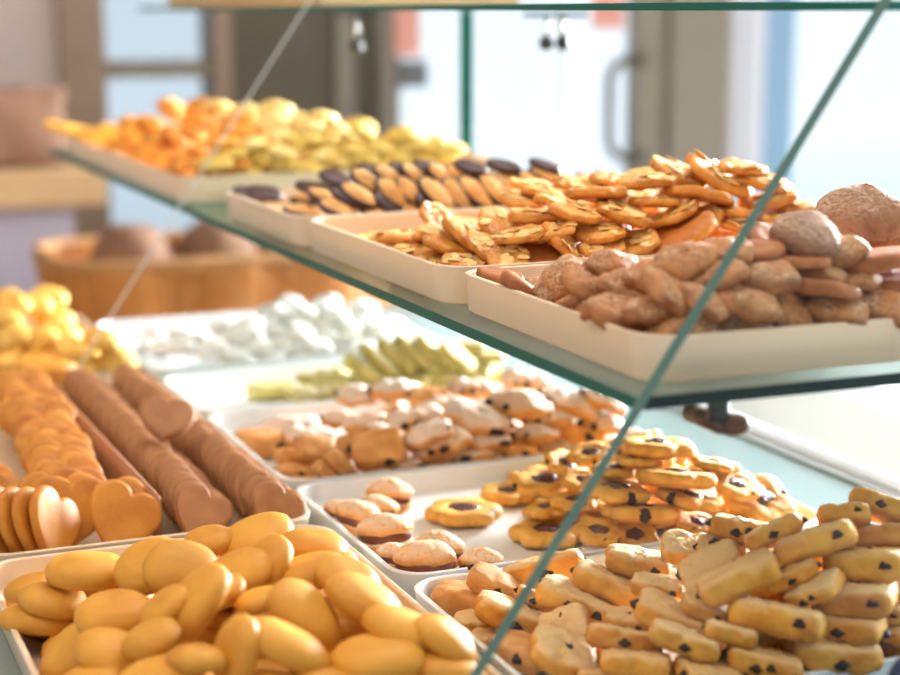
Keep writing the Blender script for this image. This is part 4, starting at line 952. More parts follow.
["brown_heart",0.3073,1.6218,0.028,0.864,0.399,0.141,-0.274,1.026,0,"R1"],
["brown_heart",0.306,1.6331,0.0267,0.845,0.394,0.154,-0.326,1.009,0,"R1"],
["brown_heart",0.3069,1.6444,0.0275,0.846,0.392,0.157,-0.325,1.04,0,"R1"],
["brown_heart",0.3036,1.6557,0.0276,0.853,0.399,0.138,-0.307,1.034,0,"R1"],
["brown_heart",0.3056,1.667,0.0286,0.84,0.389,0.166,-0.341,0.987,0,"R1"],
["brown_heart",0.3052,1.6783,0.0278,0.86,0.397,0.144,-0.287,1.035,0,"R1"],
["brown_heart",0.3597,1.202,0.0283,0.853,0.395,0.15,-0.305,0.994,0,"R2"],
["brown_heart",0.3614,1.2133,0.0271,0.856,0.4,0.137,-0.297,1.028,0,"R2"],
["brown_heart",0.3598,1.2246,0.0272,0.855,0.395,0.15,-0.302,0.98,0,"R2"],
["brown_heart",0.3591,1.2359,0.0291,0.855,0.396,0.148,-0.3,0.976,0,"R2"],
["brown_heart",0.3576,1.2472,0.0281,0.851,0.394,0.153,-0.311,1.032,0,"R2"],
["brown_heart",0.3589,1.2585,0.0283,0.841,0.392,0.159,-0.338,0.973,0,"R2"],
["brown_heart",0.3587,1.2698,0.028,0.846,0.396,0.149,-0.324,0.998,0,"R2"],
["brown_heart",0.3575,1.2811,0.0272,0.858,0.4,0.135,-0.293,0.983,0,"R2"],
["brown_heart",0.3584,1.2924,0.0279,0.848,0.396,0.149,-0.319,1.022,0,"R2"],
["brown_heart",0.3589,1.3037,0.028,0.857,0.399,0.14,-0.296,1.003,0,"R2"],
["brown_heart",0.3582,1.315,0.0281,0.848,0.395,0.15,-0.319,1.029,0,"R2"],
["brown_heart",0.3579,1.3263,0.0282,0.835,0.39,0.164,-0.352,0.974,0,"R2"],
["brown_heart",0.3581,1.3376,0.0277,0.848,0.395,0.149,-0.32,1.027,0,"R2"],
["brown_heart",0.3582,1.3489,0.0284,0.855,0.401,0.133,-0.3,1.017,0,"R2"],
["brown_heart",0.3597,1.3602,0.0277,0.839,0.392,0.159,-0.343,1.015,0,"R2"],
["brown_heart",0.3562,1.3715,0.0276,0.866,0.402,0.13,-0.268,0.99,0,"R2"],
["brown_heart",0.3555,1.3828,0.0267,0.852,0.399,0.14,-0.309,1.02,0,"R2"],
["brown_heart",0.3556,1.3941,0.0288,0.861,0.399,0.139,-0.284,0.978,0,"R2"],
["brown_heart",0.3557,1.4054,0.0273,0.849,0.396,0.146,-0.318,0.986,0,"R2"],
["brown_heart",0.3572,1.4167,0.0283,0.859,0.399,0.14,-0.289,0.972,0,"R2"],
["brown_heart",0.3559,1.428,0.0276,0.855,0.394,0.152,-0.3,0.982,0,"R2"],
["brown_heart",0.355,1.4393,0.0278,0.851,0.397,0.146,-0.313,1.005,0,"R2"],
["brown_heart",0.3578,1.4506,0.0276,0.86,0.401,0.134,-0.287,1.03,0,"R2"],
["brown_heart",0.3543,1.4619,0.0287,0.851,0.399,0.138,-0.31,1.022,0,"R2"],
["brown_heart",0.3563,1.4732,0.0291,0.844,0.395,0.15,-0.331,0.97,0,"R2"],
["brown_heart",0.3539,1.4845,0.0273,0.848,0.397,0.145,-0.321,0.978,0,"R2"],
["brown_heart",0.3559,1.4958,0.0287,0.852,0.395,0.15,-0.309,1.001,0,"R2"],
["brown_heart",0.3556,1.5071,0.0275,0.853,0.395,0.151,-0.308,0.987,0,"R2"],
["brown_heart",0.3551,1.5184,0.0282,0.85,0.395,0.15,-0.316,1.033,0,"R2"],
["brown_heart",0.3526,1.5297,0.0283,0.85,0.399,0.138,-0.315,1.007,0,"R2"],
["brown_heart",0.3554,1.541,0.0283,0.847,0.397,0.144,-0.322,1.034,0,"R2"],
["brown_heart",0.3549,1.5523,0.0277,0.861,0.401,0.135,-0.283,1.001,0,"R2"],
["brown_heart",0.3543,1.5636,0.0283,0.853,0.398,0.142,-0.305,1.039,0,"R2"],
["brown_heart",0.3541,1.5749,0.0281,0.849,0.396,0.147,-0.317,1.019,0,"R2"],
["brown_heart",0.352,1.5862,0.0271,0.845,0.394,0.152,-0.328,1.031,0,"R2"],
["brown_heart",0.3544,1.5975,0.0279,0.862,0.4,0.137,-0.281,1.004,0,"R2"],
["brown_heart",0.3528,1.6088,0.0266,0.852,0.396,0.147,-0.308,0.979,0,"R2"],
["brown_heart",0.3496,1.6201,0.0287,0.862,0.4,0.138,-0.281,1.028,0,"R2"],
["brown_heart",0.3539,1.6314,0.0283,0.859,0.4,0.138,-0.29,1.019,0,"R2"],
["brown_heart",0.3524,1.6427,0.0284,0.846,0.395,0.15,-0.326,0.975,0,"R2"],
["brown_heart",0.3547,1.654,0.0288,0.848,0.397,0.145,-0.321,0.996,0,"R2"],
["brown_heart",0.3525,1.6653,0.028,0.856,0.395,0.149,-0.296,1.032,0,"R2"],
["brown_heart",0.3517,1.6766,0.0277,0.843,0.391,0.161,-0.332,1.032,0,"R2"],
["brown_heart",0.3159,1.3667,0.0658,0.923,0.345,0.049,-0.163,1.084,0,"X"]]}
TRAYS = {'L0': [0.137, 0.388, 0.79, 1.175, 0, 0.024], 'L1': [0.137, 0.388, 1.183, 1.742, 0, 0.024], 'L2': [0.137, 0.388, 1.772, 2.15, 0, 0.024], 'M0': [0.396, 0.75, 0.785, 1.03, 0, 0.022], 'M1': [0.396, 0.75, 1.036, 1.288, 0, 0.022], 'M2': [0.396, 0.75, 1.294, 1.56, 0, 0.022], 'M3': [0.396, 0.75, 1.566, 1.742, 0, 0.022], 'M4': [0.396, 0.75, 1.772, 2.09, 0, 0.022], 'A': [0.446, 0.84, 0.79, 1.062, 0.2, 0.027], 'B': [0.442, 0.84, 1.068, 1.385, 0.2, 0.027], 'C': [0.438, 0.84, 1.391, 1.63, 0.2, 0.027], 'D': [0.432, 0.84, 1.775, 2.45, 0.2, 0.027]}
LABELS = {
'L0': {
0: 'flat-lying smooth yellow oval biscuit, leftmost in second row down, front left tray',
1: 'flat-lying smooth yellow oval biscuit, second from left in third row down, front left tray',
2: 'flat-lying smooth yellow oval biscuit, third from left in third row down, front left tray',
3: 'flat-lying smooth yellow oval biscuit, leftmost in fourth row down, front left tray',
4: 'flat-lying smooth yellow oval biscuit, second from left in fourth row down, front left tray',
5: 'tilted smooth yellow oval biscuit, second from left in second row down, front left tray',
6: 'tilted smooth yellow oval biscuit, third from left in second row down, front left tray',
7: 'tilted smooth yellow oval biscuit, leftmost in top row, front left tray',
8: 'tilted smooth yellow oval biscuit, fifth from left in third row down, front left tray',
9: 'tilted smooth yellow oval biscuit, sixth from left in third row down, front left tray',
10: 'tilted smooth yellow oval biscuit, fifth from left in fifth row down, front left tray',
11: 'tilted smooth yellow oval biscuit, fourth from left in fifth row down, front left tray',
12: 'tilted smooth yellow oval biscuit, third from left in fifth row down, front left tray',
13: 'flat-lying smooth yellow oval biscuit, second from left in bottom row, front left tray',
14: 'flat-lying smooth yellow oval biscuit, third from left in bottom row, front left tray',
15: 'flat-lying smooth yellow oval biscuit, eighth from left in fifth row down, front left tray',
16: 'upright smooth yellow oval biscuit, tenth from left in fifth row down, front left tray',
17: 'tilted smooth yellow oval biscuit, twelfth from left in fifth row down, front left tray',
18: 'tilted smooth yellow oval biscuit, fifth from left in fourth row down, front left tray',
19: 'flat-lying smooth yellow oval biscuit, ninth from left in third row down, front left tray',
20: 'tilted smooth yellow oval biscuit, fourth from left in second row down, front left tray',
21: 'tilted smooth yellow oval biscuit, fifth from left in second row down, front left tray',
22: 'tilted smooth yellow oval biscuit, second from left in top row, front left tray',
23: 'flat-lying smooth yellow oval biscuit, rightmost in top row, front left tray',
24: 'flat-lying smooth yellow oval biscuit, sixth from left in second row down, front left tray',
25: 'tilted smooth yellow oval biscuit, seventh from left in second row down, front left tray',
26: 'tilted smooth yellow oval biscuit, rightmost in third row down, front left tray',
27: 'tilted smooth yellow oval biscuit, seventh from left in fourth row down, front left tray',
28: 'tilted smooth yellow oval biscuit, rightmost in fifth row down, front left tray',
29: 'flat-lying smooth yellow oval biscuit, fourteenth from left in fifth row down, front left tray',
30: 'flat-lying smooth yellow oval biscuit, rightmost in bottom row, front left tray',
31: 'tilted smooth yellow oval biscuit, eighth from left in bottom row, front left tray',
32: 'flat-lying smooth yellow oval biscuit, sixth from left in bottom row, front left tray',
33: 'tilted smooth yellow oval biscuit, eighth from left in third row down, front left tray',
34: 'barely visible smooth yellow oval biscuit, leftmost in fifth row down, front left tray',
36: 'flat-lying smooth yellow oval biscuit, second from left in fifth row down, front left tray',
38: 'barely visible smooth yellow oval biscuit, rightmost in fourth row down, front left tray',
43: 'barely visible smooth yellow oval biscuit, seventh from left in fifth row down, front left tray',
45: 'barely visible smooth yellow oval biscuit, sixth from left in fifth row down, front left tray',
53: 'barely visible smooth yellow oval biscuit, eleventh from left in fifth row down, front left tray',
54: 'barely visible smooth yellow oval biscuit, fourth from left in bottom row, front left tray',
58: 'flat-lying smooth yellow oval biscuit, sixth from left in fourth row down, front left tray',
60: 'barely visible smooth yellow oval biscuit, leftmost in bottom row, front left tray',
62: 'flat-lying smooth yellow oval biscuit, fifth from left in bottom row, front left tray',
64: 'barely visible smooth yellow oval biscuit, seventh from left in bottom row, front left tray',
69: 'barely visible smooth yellow oval biscuit, leftmost in third row down, front left tray',
70: 'tilted smooth yellow oval biscuit, third from left in fourth row down, front left tray',
71: 'barely visible smooth yellow oval biscuit, thirteenth from left in fifth row down, front left tray',
72: 'barely visible smooth yellow oval biscuit, rightmost in second row down, front left tray',
73: 'tilted smooth yellow oval biscuit, ninth from left in fifth row down, front left tray',
88: 'flat-lying smooth yellow oval biscuit, fourth from left in fourth row down, front left tray',
91: 'barely visible smooth yellow oval biscuit, seventh from left in third row down, front left tray',
92: 'barely visible smooth yellow oval biscuit, tenth from left in third row down, front left tray',
93: 'barely visible smooth yellow oval biscuit, fourth from left in third row down, front left tray'},
'M1': {
0: 'single flower biscuit with dark jam centre lying alone on the empty white tray',
1: 'flat-lying filled sandwich biscuit, rightmost in top row, white tray',
2: 'flat-lying filled sandwich biscuit, third from left in top row, white tray',
3: 'flat-lying filled sandwich biscuit, second from left in top row, white tray',
4: 'flat-lying filled sandwich biscuit, leftmost in second row down, white tray',
5: 'flat-lying filled sandwich biscuit, second from left in second row down, white tray',
6: 'flat-lying filled sandwich biscuit, rightmost in second row down, white tray',
7: 'flat-lying filled sandwich biscuit, leftmost in bottom row, white tray',
8: 'flat-lying filled sandwich biscuit, rightmost in bottom row, white tray',
9: 'flat-lying filled sandwich biscuit, leftmost in top row, white tray',
10: 'flat-lying flower biscuit, rightmost in top row, white tray',
11: 'flat-lying flower biscuit, fifth from left in third row down, white tray',
12: 'flat-lying flower biscuit, third from left in third row down, white tray',
13: 'flat-lying flower biscuit, third from left in fifth row down, white tray',
14: 'flat-lying flower biscuit, sixth from left in fourth row down, white tray',
15: 'flat-lying flower biscuit, second from left in bottom row, white tray',
16: 'flat-lying flower biscuit, leftmost in third row down, white tray',
17: 'tilted flower biscuit, third from left in second row down, white tray',
18: 'flat-lying flower biscuit, leftmost in fifth row down, white tray',
19: 'flat-lying flower biscuit, leftmost in bottom row, white tray',
20: 'flat-lying flower biscuit, leftmost in top row, white tray',
21: 'flat-lying flower biscuit, fifth from left in second row down, white tray',
22: 'tilted flower biscuit, rightmost in bottom row, white tray',
23: 'tilted flower biscuit, rightmost in fourth row down, white tray',
24: 'barely visible flower biscuit, rightmost in fifth row down, white tray',
25: 'flat-lying flower biscuit, rightmost in second row down, white tray',
26: 'tilted flower biscuit, rightmost in third row down, white tray',
27: 'flat-lying flower biscuit, third from left in fourth row down, white tray',
28: 'flat-lying flower biscuit, fifth from left in fifth row down, white tray',
29: 'flat-lying flower biscuit, seventh from left in second row down, white tray',
30: 'flat-lying flower biscuit, second from left in third row down, white tray',
31: 'flat-lying flower biscuit, seventh from left in fourth row down, white tray',
33: 'flat-lying flower biscuit, fifth from left in fourth row down, white tray',
34: 'tilted flower biscuit, second from left in top row, white tray',
36: 'barely visible flower biscuit, second from left in fourth row down, white tray',
37: 'barely visible flower biscuit, second from left in second row down, white tray',
38: 'barely visible flower biscuit, eighth from left in second row down, white tray',
39: 'barely visible flower biscuit, fourth from left in fourth row down, white tray',
40: 'barely visible flower biscuit, fourth from left in second row down, white tray',
41: 'barely visible flower biscuit, fourth from left in third row down, white tray',
43: 'flat-lying flower biscuit, fourth from left in fifth row down, white tray',
44: 'tilted flower biscuit, ninth from left in second row down, white tray',
45: 'barely visible flower biscuit, tenth from left in second row down, white tray',
46: 'barely visible flower biscuit, sixth from left in fifth row down, white tray',
47: 'barely visible flower biscuit, eleventh from left in second row down, white tray',
48: 'flat-lying flower biscuit, second from left in fifth row down, white tray',
51: 'barely visible flower biscuit, leftmost in second row down, white tray',
52: 'barely visible flower biscuit, third from left in bottom row, white tray',
53: 'flat-lying flower biscuit, leftmost in fourth row down, white tray',
54: 'barely visible flower biscuit, sixth from left in second row down, white tray',
59: 'flat-lying flower biscuit, sixth from left in third row down, white tray'},
'M0': {
0: 'flat-lying chocolate chip block biscuit, second from left in third row down, nearest tray',
1: 'tilted chocolate chip block biscuit, leftmost in second row down, nearest tray',
2: 'upright chocolate chip block biscuit, fourth from left in third row down, nearest tray',
3: 'tilted chocolate chip block biscuit, fifth from left in fourth row down, nearest tray',
4: 'tilted chocolate chip block biscuit, third from left in second row down, nearest tray',
5: 'tilted chocolate chip block biscuit, fourth from left in second row down, nearest tray',
6: 'tilted chocolate chip block biscuit, fifth from left in second row down, nearest tray',
7: 'flat-lying chocolate chip block biscuit, rightmost in third row down, nearest tray',
8: 'tilted chocolate chip block biscuit, fifth from left in fifth row down, nearest tray',
9: 'tilted chocolate chip block biscuit, fourth from left in sixth row down, nearest tray',
10: 'tilted chocolate chip block biscuit, third from left in fourth row down, nearest tray',
11: 'flat-lying chocolate chip block biscuit, fourth from left in fifth row down, nearest tray',
12: 'tilted chocolate chip block biscuit, third from left in sixth row down, nearest tray',
13: 'tilted chocolate chip block biscuit, eighth from left in fifth row down, nearest tray',
14: 'tilted chocolate chip block biscuit, sixth from left in sixth row down, nearest tray',
15: 'flat-lying chocolate chip block biscuit, seventh from left in bottom row, nearest tray',
16: 'flat-lying chocolate chip block biscuit, rightmost in bottom row, nearest tray',
18: 'flat-lying chocolate chip block biscuit, tenth from left in fifth row down, nearest tray',
19: 'tilted chocolate chip block biscuit, ninth from left in fourth row down, nearest tray',
20: 'flat-lying chocolate chip block biscuit, ninth from left in sixth row down, nearest tray',
21: 'flat-lying chocolate chip block biscuit, rightmost in sixth row down, nearest tray',
22: 'tilted chocolate chip block biscuit, leftmost in top row, nearest tray',
23: 'tilted chocolate chip block biscuit, rightmost in top row, nearest tray',
24: 'tilted chocolate chip block biscuit, rightmost in second row down, nearest tray',
25: 'flat-lying chocolate chip block biscuit, fourth from left in bottom row, nearest tray',
26: 'flat-lying chocolate chip block biscuit, sixth from left in bottom row, nearest tray',
27: 'tilted chocolate chip block biscuit, leftmost in third row down, nearest tray',
28: 'tilted chocolate chip block biscuit, second from left in fourth row down, nearest tray',
29: 'flat-lying toasted block biscuit, leftmost in top row, nearest tray',
30: 'tilted toasted block biscuit, rightmost in top row, nearest tray',
31: 'tilted chocolate chip block biscuit, second from left in fifth row down, nearest tray',
32: 'upright chocolate chip block biscuit, third from left in fifth row down, nearest tray',
33: 'tilted chocolate chip block biscuit, second from left in sixth row down, nearest tray',
34: 'flat-lying toasted block biscuit, only one in bottom row, nearest tray',
35: 'flat-lying chocolate chip block biscuit, leftmost in sixth row down, nearest tray',
36: 'tilted chocolate chip block biscuit, leftmost in bottom row, nearest tray',
37: 'tilted chocolate chip block biscuit, leftmost in fourth row down, nearest tray',
38: 'flat-lying chocolate chip block biscuit, leftmost in fifth row down, nearest tray',
39: 'flat-lying chocolate chip block biscuit, fourth from left in fourth row down, nearest tray',
40: 'tilted chocolate chip block biscuit, sixth from left in fifth row down, nearest tray',
41: 'flat-lying chocolate chip block biscuit, second from left in second row down, nearest tray',
42: 'tilted chocolate chip block biscuit, eighth from left in fourth row down, nearest tray',
43: 'barely visible chocolate chip block biscuit, rightmost in fourth row down, nearest tray',
44: 'flat-lying chocolate chip block biscuit, rightmost in fifth row down, nearest tray',
45: 'flat-lying chocolate chip block biscuit, tenth from left in sixth row down, nearest tray',
48: 'barely visible chocolate chip block biscuit, seventh from left in fifth row down, nearest tray',
49: 'barely visible chocolate chip block biscuit, third from left in third row down, nearest tray',
55: 'barely visible chocolate chip block biscuit, ninth from left in fifth row down, nearest tray',
57: 'barely visible chocolate chip block biscuit, fifth from left in sixth row down, nearest tray',
59: 'barely visible chocolate chip block biscuit, seventh from left in fourth row down, nearest tray',
62: 'barely visible chocolate chip block biscuit, seventh from left in third row down, nearest tray',
64: 'tilted chocolate chip block biscuit, seventh from left in sixth row down, nearest tray',
66: 'barely visible chocolate chip block biscuit, sixth from left in third row down, nearest tray',
71: 'tilted chocolate chip block biscuit, sixth from left in fourth row down, nearest tray',
73: 'barely visible chocolate chip block biscuit, second from left in bottom row, nearest tray',
75: 'barely visible chocolate chip block biscuit, third from left in bottom row, nearest tray',
77: 'barely visible chocolate chip block biscuit, fifth from left in third row down, nearest tray',
78: 'barely visible chocolate chip block biscuit, fifth from left in bottom row, nearest tray',
79: 'barely visible chocolate chip block biscuit, eighth from left in sixth row down, nearest tray'},
'M2': {
0: 'flat-lying toasted block biscuit, second from left in second row down, dusted biscuits tray',
1: 'flat-lying toasted block biscuit, leftmost in bottom row, dusted biscuits tray',
2: 'tilted toasted block biscuit, third from left in second row down, dusted biscuits tray',
3: 'tilted toasted block biscuit, second from left in third row down, dusted biscuits tray',
4: 'barely visible toasted block biscuit, second from left in bottom row, dusted biscuits tray',
5: 'tilted toasted block biscuit, rightmost in bottom row, dusted biscuits tray',
6: 'tilted toasted block biscuit, third from left in third row down, dusted biscuits tray',
7: 'tilted toasted block biscuit, fourth from left in second row down, dusted biscuits tray',
8: 'tilted toasted block biscuit, only one in top row, dusted biscuits tray',
9: 'tilted toasted block biscuit, rightmost in second row down, dusted biscuits tray',
10: 'flat-lying toasted block biscuit, leftmost in second row down, dusted biscuits tray',
11: 'tilted toasted block biscuit, leftmost in third row down, dusted biscuits tray',
12: 'flat-lying toasted block biscuit, rightmost in third row down, dusted biscuits tray',
13: 'flat-lying white-dusted biscuit, leftmost in fifth row down, dusted biscuits tray',
14: 'flat-lying white-dusted biscuit, sixth from left in fourth row down, dusted biscuits tray',
15: 'tilted white-dusted biscuit, leftmost in second row down, dusted biscuits tray',
16: 'flat-lying white-dusted biscuit, second from left in second row down, dusted biscuits tray',
17: 'tilted white-dusted biscuit, third from left in fifth row down, dusted biscuits tray',
18: 'flat-lying white-dusted biscuit, leftmost in seventh row down, dusted biscuits tray',
19: 'flat-lying white-dusted biscuit, fourth from left in fourth row down, dusted biscuits tray',
20: 'tilted white-dusted biscuit, seventh from left in fourth row down, dusted biscuits tray',
21: 'flat-lying white-dusted biscuit, second from left in third row down, dusted biscuits tray',
22: 'flat-lying white-dusted biscuit, fourth from left in fifth row down, dusted biscuits tray',
23: 'tilted white-dusted biscuit, fourth from left in seventh row down, dusted biscuits tray',
24: 'tilted white-dusted biscuit, second from left in sixth row down, dusted biscuits tray',
25: 'flat-lying white-dusted biscuit, rightmost in top row, dusted biscuits tray',
26: 'tilted white-dusted biscuit, rightmost in third row down, dusted biscuits tray',
27: 'barely visible white-dusted biscuit, rightmost in seventh row down, dusted biscuits tray',
28: 'flat-lying white-dusted biscuit, rightmost in sixth row down, dusted biscuits tray',
29: 'tilted white-dusted biscuit, fifth from left in fourth row down, dusted biscuits tray',
30: 'flat-lying white-dusted biscuit, third from left in second row down, dusted biscuits tray',
31: 'flat-lying white-dusted biscuit, third from left in sixth row down, dusted biscuits tray',
32: 'flat-lying white-dusted biscuit, eleventh from left in fourth row down, dusted biscuits tray',
33: 'flat-lying white-dusted biscuit, rightmost in fourth row down, dusted biscuits tray',
34: 'flat-lying white-dusted biscuit, leftmost in top row, dusted biscuits tray',
35: 'barely visible white-dusted biscuit, only one in bottom row, dusted biscuits tray',
36: 'barely visible white-dusted biscuit, second from left in seventh row down, dusted biscuits tray',
37: 'flat-lying white-dusted biscuit, third from left in fourth row down, dusted biscuits tray',
38: 'tilted white-dusted biscuit, rightmost in second row down, dusted biscuits tray',
39: 'barely visible white-dusted biscuit, tenth from left in fourth row down, dusted biscuits tray',
40: 'barely visible white-dusted biscuit, fourth from left in sixth row down, dusted biscuits tray',
48: 'barely visible white-dusted biscuit, rightmost in fifth row down, dusted biscuits tray',
52: 'flat-lying white-dusted biscuit, second from left in fourth row down, dusted biscuits tray',
55: 'tilted white-dusted biscuit, leftmost in fourth row down, dusted biscuits tray',
56: 'barely visible white-dusted biscuit, second from left in fifth row down, dusted biscuits tray',
59: 'flat-lying white-dusted biscuit, third from left in seventh row down, dusted biscuits tray',
62: 'barely visible white-dusted biscuit, eighth from left in fourth row down, dusted biscuits tray',
63: 'barely visible white-dusted biscuit, fifth from left in fifth row down, dusted biscuits tray',
65: 'barely visible white-dusted biscuit, leftmost in sixth row down, dusted biscuits tray',
67: 'barely visible white-dusted biscuit, ninth from left in fourth row down, dusted biscuits tray',
69: 'tilted white-dusted biscuit, leftmost in third row down, dusted biscuits tray'},
'M3': {
0: 'flat-lying pale green biscuit, leftmost in bottom row, tray behind dusted biscuits',
1: 'tilted pale green biscuit, second from left in third row down, tray behind dusted biscuits',
2: 'tilted pale green biscuit, fifth from left in third row down, tray behind dusted biscuits',
3: 'tilted pale green biscuit, second from left in second row down, tray behind dusted biscuits',
4: 'tilted pale green biscuit, third from left in second row down, tray behind dusted biscuits',
5: 'tilted pale green biscuit, leftmost in top row, tray behind dusted biscuits',
6: 'tilted pale green biscuit, second from left in top row, tray behind dusted biscuits',
7: 'tilted pale green biscuit, rightmost in bottom row, tray behind dusted biscuits',
8: 'tilted pale green biscuit, second from left in fourth row down, tray behind dusted biscuits',
9: 'flat-lying pale green biscuit, second from left in bottom row, tray behind dusted biscuits',
11: 'tilted pale green biscuit, fourth from left in second row down, tray behind dusted biscuits',
12: 'tilted pale green biscuit, fourteenth from left in third row down, tray behind dusted biscuits',
13: 'tilted pale green biscuit, twelfth from left in third row down, tray behind dusted biscuits',
14: 'tilted pale green biscuit, rightmost in third row down, tray behind dusted biscuits',
15: 'flat-lying pale green biscuit, rightmost in fourth row down, tray behind dusted biscuits',
16: 'barely visible pale green biscuit, fourth from left in fourth row down, tray behind dusted biscuits',
17: 'flat-lying pale green biscuit, rightmost in top row, tray behind dusted biscuits',
18: 'flat-lying pale green biscuit, rightmost in second row down, tray behind dusted biscuits',
19: 'flat-lying pale green biscuit, leftmost in third row down, tray behind dusted biscuits',
20: 'barely visible pale green biscuit, third from left in fourth row down, tray behind dusted biscuits',
22: 'barely visible pale green biscuit, eighth from left in third row down, tray behind dusted biscuits',
25: 'barely visible pale green biscuit, seventh from left in third row down, tray behind dusted biscuits',
26: 'barely visible pale green biscuit, eleventh from left in third row down, tray behind dusted biscuits',
32: 'barely visible pale green biscuit, leftmost in second row down, tray behind dusted biscuits',
33: 'flat-lying pale green biscuit, fourth from left in third row down, tray behind dusted biscuits',
36: 'tilted pale green biscuit, third from left in third row down, tray behind dusted biscuits',
37: 'barely visible pale green biscuit, thirteenth from left in third row down, tray behind dusted biscuits',
38: 'barely visible pale green biscuit, leftmost in fourth row down, tray behind dusted biscuits',
41: 'barely visible pale green biscuit, sixth from left in third row down, tray behind dusted biscuits',
42: 'barely visible pale green biscuit, tenth from left in third row down, tray behind dusted biscuits',
45: 'barely visible pale green biscuit, ninth from left in third row down, tray behind dusted biscuits'},
'M4': {
0: 'flat-lying white sugared biscuit, ninth from left in fourth row down, farthest lower tray',
1: 'tilted white sugared biscuit, tenth from left in third row down, farthest lower tray',
2: 'barely visible white sugared biscuit, rightmost in third row down, farthest lower tray',
3: 'tilted white sugared biscuit, sixth from left in fourth row down, farthest lower tray',
4: 'tilted white sugared biscuit, fourth from left in top row, farthest lower tray',
5: 'tilted white sugared biscuit, third from left in top row, farthest lower tray',
6: 'tilted white sugared biscuit, twelfth from left in third row down, farthest lower tray',
7: 'tilted white sugared biscuit, ninth from left in third row down, farthest lower tray',
8: 'tilted white sugared biscuit, fifth from left in top row, farthest lower tray',
9: 'flat-lying white sugared biscuit, fourth from left in bottom row, farthest lower tray',
10: 'flat-lying white sugared biscuit, twelfth from left in fourth row down, farthest lower tray',
11: 'barely visible white sugared biscuit, rightmost in top row, farthest lower tray',
12: 'tilted white sugared biscuit, second from left in top row, farthest lower tray',
13: 'tilted white sugared biscuit, eleventh from left in fourth row down, farthest lower tray',
14: 'barely visible white sugared biscuit, rightmost in fourth row down, farthest lower tray',
15: 'tilted white sugared biscuit, eighth from left in third row down, farthest lower tray',
16: 'tilted white sugared biscuit, third from left in second row down, farthest lower tray',
17: 'tilted white sugared biscuit, seventh from left in second row down, farthest lower tray',
18: 'tilted white sugared biscuit, seventh from left in fourth row down, farthest lower tray',
19: 'tilted white sugared biscuit, sixth from left in second row down, farthest lower tray',
20: 'tilted white sugared biscuit, thirteenth from left in third row down, farthest lower tray',
21: 'flat-lying white sugared biscuit, sixteenth from left in third row down, farthest lower tray',
22: 'tilted white sugared biscuit, fifteenth from left in third row down, farthest lower tray',
23: 'flat-lying white sugared biscuit, second from left in second row down, farthest lower tray',
24: 'flat-lying white sugared biscuit, fifth from left in second row down, farthest lower tray',
25: 'flat-lying white sugared biscuit, eleventh from left in third row down, farthest lower tray',
26: 'tilted white sugared biscuit, tenth from left in fourth row down, farthest lower tray',
28: 'tilted white sugared biscuit, rightmost in second row down, farthest lower tray',
29: 'flat-lying white sugared biscuit, fourth from left in second row down, farthest lower tray',
30: 'barely visible white sugared biscuit, rightmost in bottom row, farthest lower tray',
31: 'flat-lying white sugared biscuit, leftmost in top row, farthest lower tray',
33: 'flat-lying white sugared biscuit, third from left in bottom row, farthest lower tray',
34: 'flat-lying white sugared biscuit, leftmost in third row down, farthest lower tray',
35: 'flat-lying white sugared biscuit, second from left in third row down, farthest lower tray',
36: 'flat-lying white sugared biscuit, third from left in third row down, farthest lower tray',
37: 'tilted white sugared biscuit, fourth from left in fourth row down, farthest lower tray',
38: 'flat-lying white sugared biscuit, sixth from left in third row down, farthest lower tray',
39: 'flat-lying white sugared biscuit, seventh from left in third row down, farthest lower tray',
40: 'flat-lying white sugared biscuit, third from left in fourth row down, farthest lower tray',
41: 'flat-lying white sugared biscuit, leftmost in fourth row down, farthest lower tray',
42: 'flat-lying white sugared biscuit, second from left in bottom row, farthest lower tray',
43: 'flat-lying white sugared biscuit, second from left in fourth row down, farthest lower tray',
44: 'barely visible white sugared biscuit, fourteenth from left in third row down, farthest lower tray',
47: 'barely visible white sugared biscuit, fifth from left in fourth row down, farthest lower tray',
49: 'barely visible white sugared biscuit, fifth from left in third row down, farthest lower tray',
51: 'barely visible white sugared biscuit, fourth from left in third row down, farthest lower tray',
52: 'barely visible white sugared biscuit, leftmost in bottom row, farthest lower tray',
54: 'barely visible white sugared biscuit, leftmost in second row down, farthest lower tray',
67: 'barely visible white sugared biscuit, eighth from left in fourth row down, farthest lower tray'},
'L2': {
0: 'flat-lying lumpy yellow biscuit, third from left in top row, heap behind golden hearts',
1: 'flat-lying lumpy yellow biscuit, second from left in top row, heap behind golden hearts',
2: 'flat-lying lumpy yellow biscuit, third from left in second row down, heap behind golden hearts',
3: 'tilted lumpy yellow biscuit, rightmost in second row down, heap behind golden hearts',
4: 'flat-lying lumpy yellow biscuit, fifth from left in third row down, heap behind golden hearts',
5: 'flat-lying lumpy yellow biscuit, third from left in bottom row, heap behind golden hearts',
6: 'tilted lumpy yellow biscuit, leftmost in third row down, heap behind golden hearts',
7: 'flat-lying lumpy yellow biscuit, leftmost in second row down, heap behind golden hearts',
8: 'flat-lying lumpy yellow biscuit, rightmost in third row down, heap behind golden hearts',
9: 'tilted lumpy yellow biscuit, rightmost in bottom row, heap behind golden hearts',
12: 'tilted lumpy yellow biscuit, third from left in third row down, heap behind golden hearts',
13: 'tilted lumpy yellow biscuit, fourth from left in bottom row, heap behind golden hearts',
14: 'tilted lumpy yellow biscuit, leftmost in bottom row, heap behind golden hearts',
15: 'flat-lying lumpy yellow biscuit, rightmost in top row, heap behind golden hearts',
16: 'flat-lying lumpy yellow biscuit, leftmost in top row, heap behind golden hearts',
17: 'tilted smooth yellow oval biscuit, the only one in the heap behind golden hearts',
